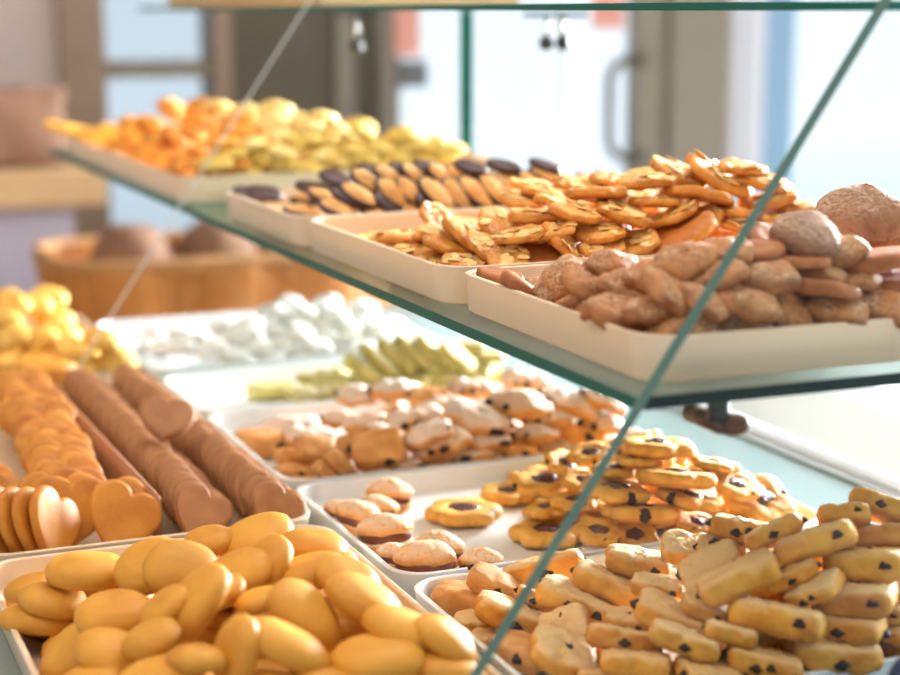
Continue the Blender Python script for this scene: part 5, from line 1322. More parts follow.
20: 'barely visible lumpy yellow biscuit, second from left in second row down, heap behind golden hearts',
25: 'barely visible lumpy yellow biscuit, fourth from left in third row down, heap behind golden hearts',
33: 'barely visible lumpy yellow biscuit, second from left in third row down, heap behind golden hearts',
53: 'barely visible lumpy yellow biscuit, sixth from left in third row down, heap behind golden hearts',
55: 'barely visible lumpy yellow biscuit, fifth from left in bottom row, heap behind golden hearts',
57: 'barely visible lumpy yellow biscuit, second from left in bottom row, heap behind golden hearts'},
'A': {
0: 'tilted flat brown biscuit, leftmost in second row down, near upper tray',
1: 'tilted flat brown biscuit, leftmost in bottom row, near upper tray',
2: 'tilted brown macaroon, second from left in second row down, near upper tray',
3: 'tilted brown macaroon, third from left in second row down, near upper tray',
4: 'tilted brown macaroon, fourth from left in second row down, near upper tray',
5: 'barely visible brown macaroon, second from left in third row down, near upper tray',
6: 'flat-lying brown macaroon, third from left in third row down, near upper tray',
7: 'tilted brown macaroon, sixth from left in second row down, near upper tray',
8: 'tilted brown macaroon, only one in bottom row, near upper tray',
9: 'tilted brown macaroon, third from left in top row, near upper tray',
10: 'tilted brown macaroon, fifth from left in third row down, near upper tray',
11: 'tilted brown macaroon, seventh from left in third row down, near upper tray',
12: 'tilted brown macaroon, eighth from left in third row down, near upper tray',
13: 'flat-lying brown macaroon, ninth from left in second row down, near upper tray',
14: 'tilted brown macaroon, ninth from left in third row down, near upper tray',
15: 'barely visible brown macaroon, tenth from left in second row down, near upper tray',
16: 'tilted brown macaroon, rightmost in third row down, near upper tray',
17: 'flat-lying flat brown biscuit, second from left in bottom row, near upper tray',
18: 'flat-lying brown macaroon, rightmost in second row down, near upper tray',
19: 'tilted flat brown biscuit, rightmost in top row, near upper tray',
20: 'tilted crackled brown dome biscuit, the only one in the near upper tray',
21: 'largest crackled brown dome biscuit on top at the right edge',
22: 'flat-lying flat brown biscuit, rightmost in second row down, near upper tray',
23: 'tilted flat brown biscuit, leftmost in top row, near upper tray',
24: 'flat-lying flat brown biscuit, second from left in second row down, near upper tray',
25: 'flat-lying brown macaroon, eighth from left in second row down, near upper tray',
26: 'flat-lying brown macaroon, fourth from left in top row, near upper tray',
27: 'tilted brown macaroon, fifth from left in second row down, near upper tray',
28: 'flat-lying brown macaroon, second from left in top row, near upper tray',
29: 'flat-lying brown macaroon, fourth from left in third row down, near upper tray',
30: 'tilted brown macaroon, sixth from left in third row down, near upper tray',
34: 'flat-lying brown macaroon, rightmost in top row, near upper tray',
35: 'flat-lying flat brown biscuit, rightmost in bottom row, near upper tray',
36: 'tilted brown macaroon, fifth from left in top row, near upper tray',
37: 'flat-lying brown macaroon, tenth from left in third row down, near upper tray',
39: 'flat-lying brown macaroon, eleventh from left in second row down, near upper tray',
64: 'barely visible brown macaroon, leftmost in top row, near upper tray',
66: 'barely visible brown macaroon, seventh from left in second row down, near upper tray',
67: 'tilted brown macaroon, leftmost in third row down, near upper tray',
81: 'barely visible brown macaroon, leftmost in second row down, near upper tray'},
'B': {
0: 'flat-lying flaked almond biscuit, second from left in sixth row down, almond tray',
1: 'tilted flaked almond biscuit, fourth from left in sixth row down, almond tray',
2: 'flat-lying flaked almond biscuit, leftmost in seventh row down, almond tray',
3: 'flat-lying flaked almond biscuit, second from left in bottom row, almond tray',
4: 'tilted flaked almond biscuit, leftmost in fourth row down, almond tray',
5: 'tilted flaked almond biscuit, second from left in fifth row down, almond tray',
6: 'tilted flaked almond biscuit, fourth from left in fifth row down, almond tray',
7: 'flat-lying flaked almond biscuit, second from left in fourth row down, almond tray',
8: 'tilted flaked almond biscuit, third from left in bottom row, almond tray',
9: 'tilted flaked almond biscuit, seventh from left in sixth row down, almond tray',
10: 'tilted flaked almond biscuit, fifth from left in fourth row down, almond tray',
11: 'flat-lying flaked almond biscuit, fourth from left in third row down, almond tray',
12: 'flat-lying flaked almond biscuit, fifth from left in second row down, almond tray',
13: 'tilted flaked almond biscuit, third from left in top row, almond tray',
14: 'tilted flaked almond biscuit, fourth from left in top row, almond tray',
15: 'flat-lying flaked almond biscuit, seventh from left in third row down, almond tray',
16: 'upturned flaked almond biscuit, eleventh from left in sixth row down, almond tray',
17: 'flat-lying flaked almond biscuit, rightmost in second row down, almond tray',
18: 'flat-lying flaked almond biscuit, rightmost in third row down, almond tray',
19: 'flat-lying flaked almond biscuit, eleventh from left in fourth row down, almond tray',
20: 'tilted flaked almond biscuit, ninth from left in sixth row down, almond tray',
21: 'tilted flaked almond biscuit, eighth from left in fourth row down, almond tray',
22: 'upturned flaked almond biscuit, fourth from left in seventh row down, almond tray',
23: 'tilted flaked almond biscuit, third from left in fourth row down, almond tray',
24: 'flat-lying flaked almond biscuit, tenth from left in fourth row down, almond tray',
25: 'barely visible flaked almond biscuit, rightmost in bottom row, almond tray',
26: 'flat-lying flaked almond biscuit, second from left in second row down, almond tray',
27: 'flat-lying flaked almond biscuit, fourth from left in second row down, almond tray',
28: 'flat-lying flaked almond biscuit, second from left in third row down, almond tray',
29: 'flat-lying flaked almond biscuit, leftmost in third row down, almond tray',
30: 'flat-lying flaked almond biscuit, fifth from left in sixth row down, almond tray',
31: 'flat-lying flaked almond biscuit, eighth from left in sixth row down, almond tray',
32: 'flat-lying flaked almond biscuit, sixth from left in third row down, almond tray',
33: 'tilted flaked almond biscuit, ninth from left in fourth row down, almond tray',
34: 'flat-lying flaked almond biscuit, rightmost in fifth row down, almond tray',
35: 'flat-lying flaked almond biscuit, leftmost in second row down, almond tray',
36: 'flat-lying flaked almond biscuit, third from left in second row down, almond tray',
37: 'flat-lying flaked almond biscuit, leftmost in top row, almond tray',
38: 'flat-lying flaked almond biscuit, rightmost in top row, almond tray',
39: 'flat-lying flaked almond biscuit, rightmost in fourth row down, almond tray',
40: 'barely visible flaked almond biscuit, second from left in top row, almond tray',
41: 'flat-lying flaked almond biscuit, sixth from left in seventh row down, almond tray',
42: 'tilted flaked almond biscuit, third from left in seventh row down, almond tray',
43: 'tilted flaked almond biscuit, sixth from left in sixth row down, almond tray',
44: 'barely visible flaked almond biscuit, fifth from left in seventh row down, almond tray',
49: 'barely visible flaked almond biscuit, eighth from left in fifth row down, almond tray',
52: 'barely visible flaked almond biscuit, tenth from left in sixth row down, almond tray',
54: 'barely visible flaked almond biscuit, third from left in third row down, almond tray',
55: 'barely visible flaked almond biscuit, second from left in seventh row down, almond tray',
56: 'flat-lying flaked almond biscuit, leftmost in sixth row down, almond tray',
57: 'barely visible flaked almond biscuit, rightmost in sixth row down, almond tray',
58: 'barely visible flaked almond biscuit, fourth from left in fourth row down, almond tray',
60: 'barely visible flaked almond biscuit, thirteenth from left in sixth row down, almond tray',
64: 'flat-lying flaked almond biscuit, sixth from left in fourth row down, almond tray',
72: 'flat-lying flaked almond biscuit, twelfth from left in sixth row down, almond tray',
75: 'flat-lying flaked almond biscuit, fifth from left in third row down, almond tray',
78: 'barely visible flaked almond biscuit, sixth from left in fifth row down, almond tray',
86: 'flat-lying flaked almond biscuit, leftmost in bottom row, almond tray',
87: 'barely visible flaked almond biscuit, fifth from left in fifth row down, almond tray',
89: 'tilted flaked almond biscuit, third from left in sixth row down, almond tray',
96: 'barely visible flaked almond biscuit, seventh from left in fifth row down, almond tray',
99: 'barely visible flaked almond biscuit, ninth from left in fifth row down, almond tray',
101: 'barely visible flaked almond biscuit, leftmost in fifth row down, almond tray',
102: 'barely visible flaked almond biscuit, seventh from left in fourth row down, almond tray',
103: 'barely visible flaked almond biscuit, third from left in fifth row down, almond tray',
105: 'barely visible flaked almond biscuit, rightmost in seventh row down, almond tray'},
'C': {
0: 'flat-lying chocolate-bottomed biscuit, second from left in bottom row, chocolate-bottomed tray',
1: 'tilted chocolate-bottomed biscuit, sixth from left in bottom row, chocolate-bottomed tray',
2: 'barely visible chocolate-bottomed biscuit, leftmost in bottom row, chocolate-bottomed tray',
3: 'barely visible chocolate-bottomed biscuit, tenth from left in bottom row, chocolate-bottomed tray',
4: 'barely visible chocolate-bottomed biscuit, ninth from left in bottom row, chocolate-bottomed tray',
6: 'barely visible chocolate-bottomed biscuit, rightmost in bottom row, chocolate-bottomed tray',
7: 'tilted chocolate-bottomed biscuit, sixth from left in third row down, chocolate-bottomed tray',
8: 'tilted chocolate-bottomed biscuit, third from left in second row down, chocolate-bottomed tray',
9: 'tilted chocolate-bottomed biscuit, fourth from left in second row down, chocolate-bottomed tray',
10: 'tilted chocolate-bottomed biscuit, ninth from left in third row down, chocolate-bottomed tray',
11: 'tilted chocolate-bottomed biscuit, tenth from left in third row down, chocolate-bottomed tray',
12: 'tilted chocolate-bottomed biscuit, rightmost in third row down, chocolate-bottomed tray',
13: 'tilted chocolate-bottomed biscuit, fifth from left in second row down, chocolate-bottomed tray',
14: 'tilted chocolate-bottomed biscuit, sixth from left in second row down, chocolate-bottomed tray',
15: 'tilted chocolate-bottomed biscuit, thirteenth from left in top row, chocolate-bottomed tray',
16: 'barely visible chocolate-bottomed biscuit, rightmost in second row down, chocolate-bottomed tray',
17: 'barely visible chocolate-bottomed biscuit, sixteenth from left in top row, chocolate-bottomed tray',
18: 'tilted chocolate-bottomed biscuit, fourth from left in third row down, chocolate-bottomed tray',
19: 'barely visible chocolate-bottomed biscuit, seventeenth from left in top row, chocolate-bottomed tray',
20: 'tilted chocolate-bottomed biscuit, second from left in second row down, chocolate-bottomed tray',
21: 'tilted chocolate-bottomed biscuit, third from left in top row, chocolate-bottomed tray',
22: 'tilted chocolate-bottomed biscuit, fifth from left in top row, chocolate-bottomed tray',
23: 'tilted chocolate-bottomed biscuit, seventh from left in top row, chocolate-bottomed tray',
24: 'tilted chocolate-bottomed biscuit, eighth from left in top row, chocolate-bottomed tray',
25: 'barely visible chocolate-bottomed biscuit, tenth from left in top row, chocolate-bottomed tray',
26: 'barely visible chocolate-bottomed biscuit, twelfth from left in top row, chocolate-bottomed tray',
27: 'tilted chocolate-bottomed biscuit, fourteenth from left in top row, chocolate-bottomed tray',
28: 'barely visible chocolate-bottomed biscuit, rightmost in top row, chocolate-bottomed tray',
29: 'upturned chocolate-bottomed biscuit, leftmost in third row down, chocolate-bottomed tray',
30: 'upturned chocolate-bottomed biscuit, second from left in third row down, chocolate-bottomed tray',
31: 'upturned chocolate-bottomed biscuit, leftmost in second row down, chocolate-bottomed tray',
32: 'upturned chocolate-bottomed biscuit, leftmost in top row, chocolate-bottomed tray',
33: 'upturned chocolate-bottomed biscuit, sixth from left in top row, chocolate-bottomed tray',
34: 'upturned chocolate-bottomed biscuit, ninth from left in top row, chocolate-bottomed tray',
35: 'upturned chocolate-bottomed biscuit, eleventh from left in top row, chocolate-bottomed tray',
36: 'upturned chocolate-bottomed biscuit, fourth from left in top row, chocolate-bottomed tray',
37: 'upturned chocolate-bottomed biscuit, fifth from left in third row down, chocolate-bottomed tray',
38: 'upturned chocolate-bottomed biscuit, seventh from left in third row down, chocolate-bottomed tray',
39: 'upturned chocolate-bottomed biscuit, eighth from left in third row down, chocolate-bottomed tray',
40: 'upturned chocolate-bottomed biscuit, second from left in top row, chocolate-bottomed tray',
41: 'upturned chocolate-bottomed biscuit, fifteenth from left in top row, chocolate-bottomed tray',
44: 'flat-lying chocolate-bottomed biscuit, third from left in third row down, chocolate-bottomed tray',
50: 'barely visible chocolate-bottomed biscuit, fifth from left in bottom row, chocolate-bottomed tray',
55: 'barely visible chocolate-bottomed biscuit, third from left in bottom row, chocolate-bottomed tray',
57: 'barely visible chocolate-bottomed biscuit, eighth from left in bottom row, chocolate-bottomed tray',
58: 'barely visible chocolate-bottomed biscuit, seventh from left in bottom row, chocolate-bottomed tray',
65: 'barely visible chocolate-bottomed biscuit, fourth from left in bottom row, chocolate-bottomed tray'},
'D': {
0: 'tilted thin orange biscuit stick, leftmost in top row, far upper tray',
1: 'flat-lying thin orange biscuit stick, rightmost in bottom row, far upper tray',
2: 'flat-lying thin orange biscuit stick, second from left in top row, far upper tray',
3: 'barely visible thin orange biscuit stick, leftmost in bottom row, far upper tray',
4: 'flat-lying thin orange biscuit stick, third from left in top row, far upper tray',
5: 'barely visible thin orange biscuit stick, rightmost in top row, far upper tray',
6: 'flat-lying rough orange biscuit, third from left in second row down, far upper tray',
7: 'flat-lying rough orange biscuit, rightmost in fourth row down, far upper tray',
8: 'barely visible rough orange biscuit, third from left in fifth row down, far upper tray',
9: 'tilted rough orange biscuit, leftmost in top row, far upper tray',
10: 'tilted rough orange biscuit, second from left in second row down, far upper tray',
11: 'tilted rough orange biscuit, second from left in third row down, far upper tray',
12: 'tilted rough orange biscuit, fifth from left in fifth row down, far upper tray',
13: 'tilted rough orange biscuit, only one in bottom row, far upper tray',
14: 'tilted rough orange biscuit, third from left in third row down, far upper tray',
15: 'tilted rough orange biscuit, rightmost in top row, far upper tray',
16: 'flat-lying rough orange biscuit, fourth from left in second row down, far upper tray',
17: 'tilted rough orange biscuit, fourth from left in third row down, far upper tray',
18: 'flat-lying rough orange biscuit, seventh from left in third row down, far upper tray',
19: 'flat-lying rough orange biscuit, sixth from left in fifth row down, far upper tray',
20: 'tilted rough orange biscuit, fourth from left in fourth row down, far upper tray',
21: 'tilted rough orange biscuit, third from left in fourth row down, far upper tray',
23: 'flat-lying rough orange biscuit, fifth from left in second row down, far upper tray',
24: 'flat-lying rough orange biscuit, leftmost in fourth row down, far upper tray',
25: 'tilted rough orange biscuit, fifth from left in third row down, far upper tray',
26: 'flat-lying rough orange biscuit, fourth from left in fifth row down, far upper tray',
27: 'flat-lying rough orange biscuit, rightmost in second row down, far upper tray',
28: 'barely visible rough orange biscuit, second from left in fifth row down, far upper tray',
29: 'tilted rough orange biscuit, second from left in fourth row down, far upper tray',
30: 'flat-lying rough orange biscuit, second from left in top row, far upper tray',
31: 'tilted rough orange biscuit, leftmost in second row down, far upper tray',
32: 'barely visible pale cream biscuit, second from left in second row down, far upper tray',
33: 'flat-lying pale cream biscuit, leftmost in third row down, far upper tray',
34: 'flat-lying pale cream biscuit, second from left in top row, far upper tray',
35: 'flat-lying pale cream biscuit, third from left in top row, far upper tray',
36: 'tilted pale cream biscuit, second from left in bottom row, far upper tray',
37: 'tilted pale cream biscuit, fourth from left in second row down, far upper tray',
38: 'flat-lying pale cream biscuit, rightmost in second row down, far upper tray',
39: 'flat-lying pale cream biscuit, rightmost in third row down, far upper tray',
40: 'flat-lying pale cream biscuit, rightmost in top row, far upper tray',
41: 'tilted pale cream biscuit, leftmost in second row down, far upper tray',
42: 'flat-lying pale cream biscuit, leftmost in bottom row, far upper tray',
43: 'tilted pale cream biscuit, third from left in second row down, far upper tray',
44: 'flat-lying pale cream biscuit, leftmost in top row, far upper tray',
45: 'flat-lying pale cream biscuit, rightmost in bottom row, far upper tray',
47: 'flat-lying yellow-green biscuit, third from left in third row down, far upper tray',
48: 'flat-lying yellow-green biscuit, sixth from left in fourth row down, far upper tray',
49: 'flat-lying yellow-green biscuit, fourth from left in fourth row down, far upper tray',
50: 'barely visible yellow-green biscuit, rightmost in fourth row down, far upper tray',
52: 'flat-lying yellow-green biscuit, fourth from left in bottom row, far upper tray',
53: 'flat-lying yellow-green biscuit, second from left in fourth row down, far upper tray',
54: 'tilted yellow-green biscuit, ninth from left in fourth row down, far upper tray',
55: 'tilted yellow-green biscuit, fourth from left in third row down, far upper tray',
56: 'tilted yellow-green biscuit, tenth from left in fourth row down, far upper tray',
57: 'flat-lying yellow-green biscuit, leftmost in third row down, far upper tray',
58: 'flat-lying yellow-green biscuit, third from left in second row down, far upper tray',
59: 'tilted yellow-green biscuit, leftmost in bottom row, far upper tray',
60: 'tilted yellow-green biscuit, fifth from left in second row down, far upper tray',
61: 'flat-lying yellow-green biscuit, rightmost in third row down, far upper tray',
62: 'tilted yellow-green biscuit, leftmost in top row, far upper tray',
63: 'tilted yellow-green biscuit, second from left in second row down, far upper tray',
64: 'barely visible yellow-green biscuit, second from left in bottom row, far upper tray',
65: 'tilted yellow-green biscuit, second from left in third row down, far upper tray',
66: 'barely visible yellow-green biscuit, eighth from left in fourth row down, far upper tray',
68: 'barely visible yellow-green biscuit, rightmost in bottom row, far upper tray',
70: 'flat-lying yellow-green biscuit, rightmost in second row down, far upper tray',
71: 'tilted yellow-green biscuit, leftmost in second row down, far upper tray',
72: 'flat-lying yellow-green biscuit, seventh from left in fourth row down, far upper tray',
73: 'barely visible yellow-green biscuit, fifth from left in bottom row, far upper tray',
74: 'barely visible yellow-green biscuit, third from left in bottom row, far upper tray',
75: 'flat-lying yellow-green biscuit, leftmost in fourth row down, far upper tray',
81: 'barely visible rough orange biscuit, rightmost in third row down, far upper tray',
84: 'flat-lying yellow-green biscuit, rightmost in top row, far upper tray',
85: 'barely visible rough orange biscuit, leftmost in third row down, far upper tray',
86: 'barely visible rough orange biscuit, rightmost in fifth row down, far upper tray',
88: 'barely visible yellow-green biscuit, fourth from left in second row down, far upper tray',
92: 'barely visible rough orange biscuit, sixth from left in third row down, far upper tray',
94: 'barely visible rough orange biscuit, eighth from left in third row down, far upper tray',
96: 'barely visible yellow-green biscuit, fifth from left in fourth row down, far upper tray',
106: 'barely visible yellow-green biscuit, third from left in fourth row down, far upper tray',
108: 'barely visible rough orange biscuit, fifth from left in fourth row down, far upper tray',
110: 'barely visible rough orange biscuit, leftmost in fifth row down, far upper tray'},
'L1': {
0: 'golden heart biscuit leaning in the main golden row, fourth from the front',
1: 'golden heart biscuit leaning in the main golden row, fifth from the front',
2: 'golden heart biscuit leaning in the main golden row, sixth from the front',
3: 'golden heart biscuit leaning in the main golden row, seventh from the front',
4: 'golden heart biscuit leaning in the main golden row, eighth from the front',
5: 'golden heart biscuit leaning in the main golden row, ninth from the front',
6: 'golden heart biscuit leaning in the main golden row, tenth from the front',
7: 'golden heart biscuit leaning in the main golden row, eleventh from the front',
8: 'golden heart biscuit leaning in the main golden row, twelfth from the front',
9: 'golden heart biscuit leaning in the main golden row, thirteenth from the front',
10: 'golden heart biscuit leaning in the main golden row, fourteenth from the front',
11: 'golden heart biscuit leaning in the main golden row, fifteenth from the front',
12: 'golden heart biscuit leaning in the main golden row, sixteenth from the front',
13: 'golden heart biscuit leaning in the main golden row, seventeenth from the front',
14: 'golden heart biscuit leaning in the main golden row, eighteenth from the front',
15: 'golden heart biscuit leaning in the main golden row, nineteenth from the front',
16: 'golden heart biscuit leaning in the main golden row, twentieth from the front',
17: 'golden heart biscuit leaning in the main golden row, 21st from the front',
18: 'golden heart biscuit leaning in the main golden row, 22nd from the front',
19: 'golden heart biscuit leaning in the main golden row, 23rd from the front',
20: 'golden heart biscuit hidden in the main golden row',
21: 'golden heart biscuit leaning in the main golden row, 24th from the front',
22: 'golden heart biscuit leaning in the main golden row, 25th from the front',
23: 'golden heart biscuit leaning in the main golden row, 26th from the front',
24: 'golden heart biscuit leaning in the main golden row, 27th from the front',
25: 'upright golden heart biscuit in the sideways front stack, fifth from the right',
26: 'upright golden heart biscuit in the sideways front stack, fourth from the right',
27: 'upright golden heart biscuit in the sideways front stack, third from the right',
28: 'upright golden heart biscuit in the sideways front stack, second from the right',
29: 'upright golden heart biscuit in the sideways front stack, first from the right',
30: 'golden heart biscuit leaning in the main golden row, first from the front',
31: 'golden heart biscuit leaning in the main golden row, second from the front',
32: 'golden heart biscuit leaning in the main golden row, third from the front',
33: 'golden heart biscuit at the right front corner beside the divider, first from the front',
34: 'golden heart biscuit at the right front corner beside the divider, second from the front',
35: 'golden heart biscuit in the leftmost row at the photo edge, first from the front',
36: 'golden heart biscuit in the leftmost row at the photo edge, second from the front',
37: 'golden heart biscuit in the leftmost row at the photo edge, third from the front',
38: 'cocoa brown heart biscuit in the left brown row, first from the front',
39: 'cocoa brown heart biscuit in the left brown row, second from the front',
40: 'cocoa brown heart biscuit in the left brown row, third from the front',
41: 'cocoa brown heart biscuit in the left brown row, fourth from the front',
42: 'cocoa brown heart biscuit in the left brown row, fifth from the front',
43: 'cocoa brown heart biscuit in the left brown row, sixth from the front',
44: 'cocoa brown heart biscuit in the left brown row, seventh from the front',
45: 'cocoa brown heart biscuit in the left brown row, eighth from the front',
46: 'cocoa brown heart biscuit in the left brown row, ninth from the front',
47: 'cocoa brown heart biscuit in the left brown row, tenth from the front',
48: 'cocoa brown heart biscuit in the left brown row, eleventh from the front',
49: 'cocoa brown heart biscuit in the left brown row, twelfth from the front',
50: 'cocoa brown heart biscuit in the left brown row, thirteenth from the front',
51: 'cocoa brown heart biscuit in the left brown row, fourteenth from the front',
52: 'cocoa brown heart biscuit in the left brown row, fifteenth from the front',
53: 'cocoa brown heart biscuit in the left brown row, sixteenth from the front',
54: 'cocoa brown heart biscuit in the left brown row, seventeenth from the front',
55: 'cocoa brown heart biscuit in the left brown row, eighteenth from the front',
56: 'cocoa brown heart biscuit in the left brown row, nineteenth from the front',
57: 'cocoa brown heart biscuit in the left brown row, twentieth from the front',
58: 'cocoa brown heart biscuit in the left brown row, 21st from the front',
59: 'cocoa brown heart biscuit in the left brown row, 22nd from the front',
60: 'cocoa brown heart biscuit in the left brown row, 23rd from the front',
61: 'cocoa brown heart biscuit in the left brown row, 24th from the front',
62: 'cocoa brown heart biscuit in the left brown row, 25th from the front',
63: 'cocoa brown heart biscuit in the left brown row, 26th from the front',
64: 'cocoa brown heart biscuit in the left brown row, 27th from the front',
65: 'cocoa brown heart biscuit in the left brown row, 28th from the front',
66: 'cocoa brown heart biscuit in the left brown row, 29th from the front',
67: 'cocoa brown heart biscuit in the left brown row, 30th from the front',
68: 'cocoa brown heart biscuit in the left brown row, 31st from the front',
69: 'cocoa brown heart biscuit in the left brown row, 32nd from the front',
70: 'cocoa brown heart biscuit in the left brown row, 33rd from the front',
71: 'cocoa brown heart biscuit in the left brown row, 34th from the front',
72: 'cocoa brown heart biscuit in the left brown row, 35th from the front',
73: 'cocoa brown heart biscuit in the left brown row, 36th from the front',
74: 'cocoa brown heart biscuit in the left brown row, 37th from the front',
75: 'cocoa brown heart biscuit in the left brown row, 38th from the front',
76: 'cocoa brown heart biscuit in the left brown row, 39th from the front',
77: 'cocoa brown heart biscuit in the left brown row, 40th from the front',
78: 'cocoa brown heart biscuit in the left brown row, 41st from the front',
79: 'cocoa brown heart biscuit in the left brown row, 42nd from the front',
80: 'cocoa brown heart biscuit in the right brown row, first from the front',
81: 'cocoa brown heart biscuit in the right brown row, second from the front',
82: 'cocoa brown heart biscuit in the right brown row, third from the front',
83: 'cocoa brown heart biscuit in the right brown row, fourth from the front',
84: 'cocoa brown heart biscuit in the right brown row, fifth from the front',
85: 'cocoa brown heart biscuit in the right brown row, sixth from the front',
86: 'cocoa brown heart biscuit in the right brown row, seventh from the front',
87: 'cocoa brown heart biscuit in the right brown row, eighth from the front',
88: 'cocoa brown heart biscuit in the right brown row, ninth from the front',
89: 'cocoa brown heart biscuit in the right brown row, tenth from the front',
90: 'cocoa brown heart biscuit in the right brown row, eleventh from the front',
91: 'cocoa brown heart biscuit in the right brown row, twelfth from the front',
92: 'cocoa brown heart biscuit in the right brown row, thirteenth from the front',
93: 'cocoa brown heart biscuit in the right brown row, fourteenth from the front',
94: 'cocoa brown heart biscuit in the right brown row, fifteenth from the front',
95: 'cocoa brown heart biscuit in the right brown row, sixteenth from the front',
96: 'cocoa brown heart biscuit in the right brown row, seventeenth from the front',
97: 'cocoa brown heart biscuit in the right brown row, eighteenth from the front',
98: 'cocoa brown heart biscuit in the right brown row, nineteenth from the front',
99: 'cocoa brown heart biscuit in the right brown row, twentieth from the front',
100: 'cocoa brown heart biscuit in the right brown row, 21st from the front',
101: 'cocoa brown heart biscuit in the right brown row, 22nd from the front',
102: 'cocoa brown heart biscuit in the right brown row, 23rd from the front',
103: 'cocoa brown heart biscuit in the right brown row, 24th from the front',
104: 'cocoa brown heart biscuit in the right brown row, 25th from the front',
105: 'cocoa brown heart hidden in the right brown row',
106: 'cocoa brown heart biscuit in the right brown row, 26th from the front',
107: 'cocoa brown heart biscuit in the right brown row, 27th from the front',
108: 'cocoa brown heart biscuit in the right brown row, 28th from the front',
109: 'cocoa brown heart biscuit in the right brown row, 29th from the front',
110: 'cocoa brown heart biscuit in the right brown row, 30th from the front',
111: 'cocoa brown heart biscuit in the right brown row, 31st from the front',
112: 'cocoa brown heart biscuit in the right brown row, 32nd from the front',
113: 'cocoa brown heart biscuit in the right brown row, 33rd from the front',
114: 'cocoa brown heart biscuit in the right brown row, 34th from the front',
115: 'cocoa brown heart biscuit in the right brown row, 35th from the front',
116: 'cocoa brown heart biscuit in the right brown row, 36th from the front',
117: 'cocoa brown heart biscuit in the right brown row, 37th from the front',
118: 'cocoa brown heart biscuit in the right brown row, 38th from the front',
119: 'cocoa brown heart biscuit in the right brown row, 39th from the front',
120: 'cocoa brown heart biscuit in the right brown row, 40th from the front',
121: 'cocoa brown heart biscuit in the right brown row, 41st from the front',
122: 'cocoa brown heart biscuit in the right brown row, 42nd from the front',
123: 'loose cocoa brown heart lying on top of the two brown rows'}}
# biscuits that lie inside a heap where the photograph cannot tell one from another
HIDDEN = {('L0', 'yellow'): 'smooth yellow oval biscuit buried inside the heap in the front left tray', ('M1', 'flower'): 'flower biscuit buried inside the flower biscuit heap', ('M0', 'square'): 'chocolate chip block biscuit buried inside the nearest heap', ('M2', 'powder'): 'white-dusted biscuit buried inside the dusted heap', ('M3', 'pistachio'): 'pale green biscuit buried inside the green heap', ('M4', 'sugar'): 'white sugared biscuit buried inside the white heap', ('L2', 'lump'): 'lumpy yellow biscuit buried inside the heap behind the golden hearts', ('A', 'brown'): 'brown macaroon buried inside the heap in the near upper tray', ('B', 'almond'): 'flaked almond biscuit buried inside the almond heap', ('C', 'dipped'): 'chocolate-bottomed biscuit buried behind the rows in its upper tray', ('D', 'rough'): 'rough orange biscuit buried inside the heap in the far upper tray', ('D', 'olive'): 'yellow-green biscuit buried inside the heap in the far upper tray'}

# ------------------------------------------------------------------ materials
def lin(c):
    return tuple(((v/255)/12.92 if v/255 <= .04045 else ((v/255+.055)/1.055)**2.4) for v in c)
def new_mat(name):
    m = bpy.data.materials.new(name); m.use_nodes = True
    nt = m.node_tree; nt.nodes.clear()
    out = nt.nodes.new('ShaderNodeOutputMaterial')
    return m, nt, out
def N(nt, kind, **kw):
    n = nt.nodes.new(kind)
    for k, v in kw.items():
        if k in n.inputs: n.inputs[k].default_value = v
        else: setattr(n, k, v)
    return n
def plain(name, rgb, rough=.5, metallic=0, scale=0, var=.12, bump=0, emit=0, coat=0):
    m, nt, out = new_mat(name); L = nt.links
    b = N(nt, 'ShaderNodeBsdfPrincipled'); c = lin(rgb)
    b.inputs['Base Color'].default_value = (*c, 1); b.inputs['Roughness'].default_value = rough
    b.inputs['Metallic'].default_value = metallic
    b.inputs['Coat Weight'].default_value = coat
    if scale:
        tc = N(nt, 'ShaderNodeTexCoord'); nz = N(nt, 'ShaderNodeTexNoise'); nz.inputs['Scale'].default_value = scale
        nz.inputs['Detail'].default_value = 4
        L.new(tc.outputs['Object'], nz.inputs['Vector'])
        mx = N(nt, 'ShaderNodeMix', data_type='RGBA')
        mx.inputs[6].default_value = (*[v*(1-var) for v in c], 1); mx.inputs[7].default_value = (*[min(1, v*(1+var)) for v in c], 1)
        L.new(nz.outputs['Fac'], mx.inputs[0]); L.new(mx.outputs[2], b.inputs['Base Color'])
        if bump:
            bp = N(nt, 'ShaderNodeBump'); bp.inputs['Strength'].default_value = bump; bp.inputs['Distance'].default_value = .002
            L.new(nz.outputs['Fac'], bp.inputs['Height']); L.new(bp.outputs['Normal'], b.inputs['Normal'])
    L.new(b.outputs[0], out.inputs[0])
    return m
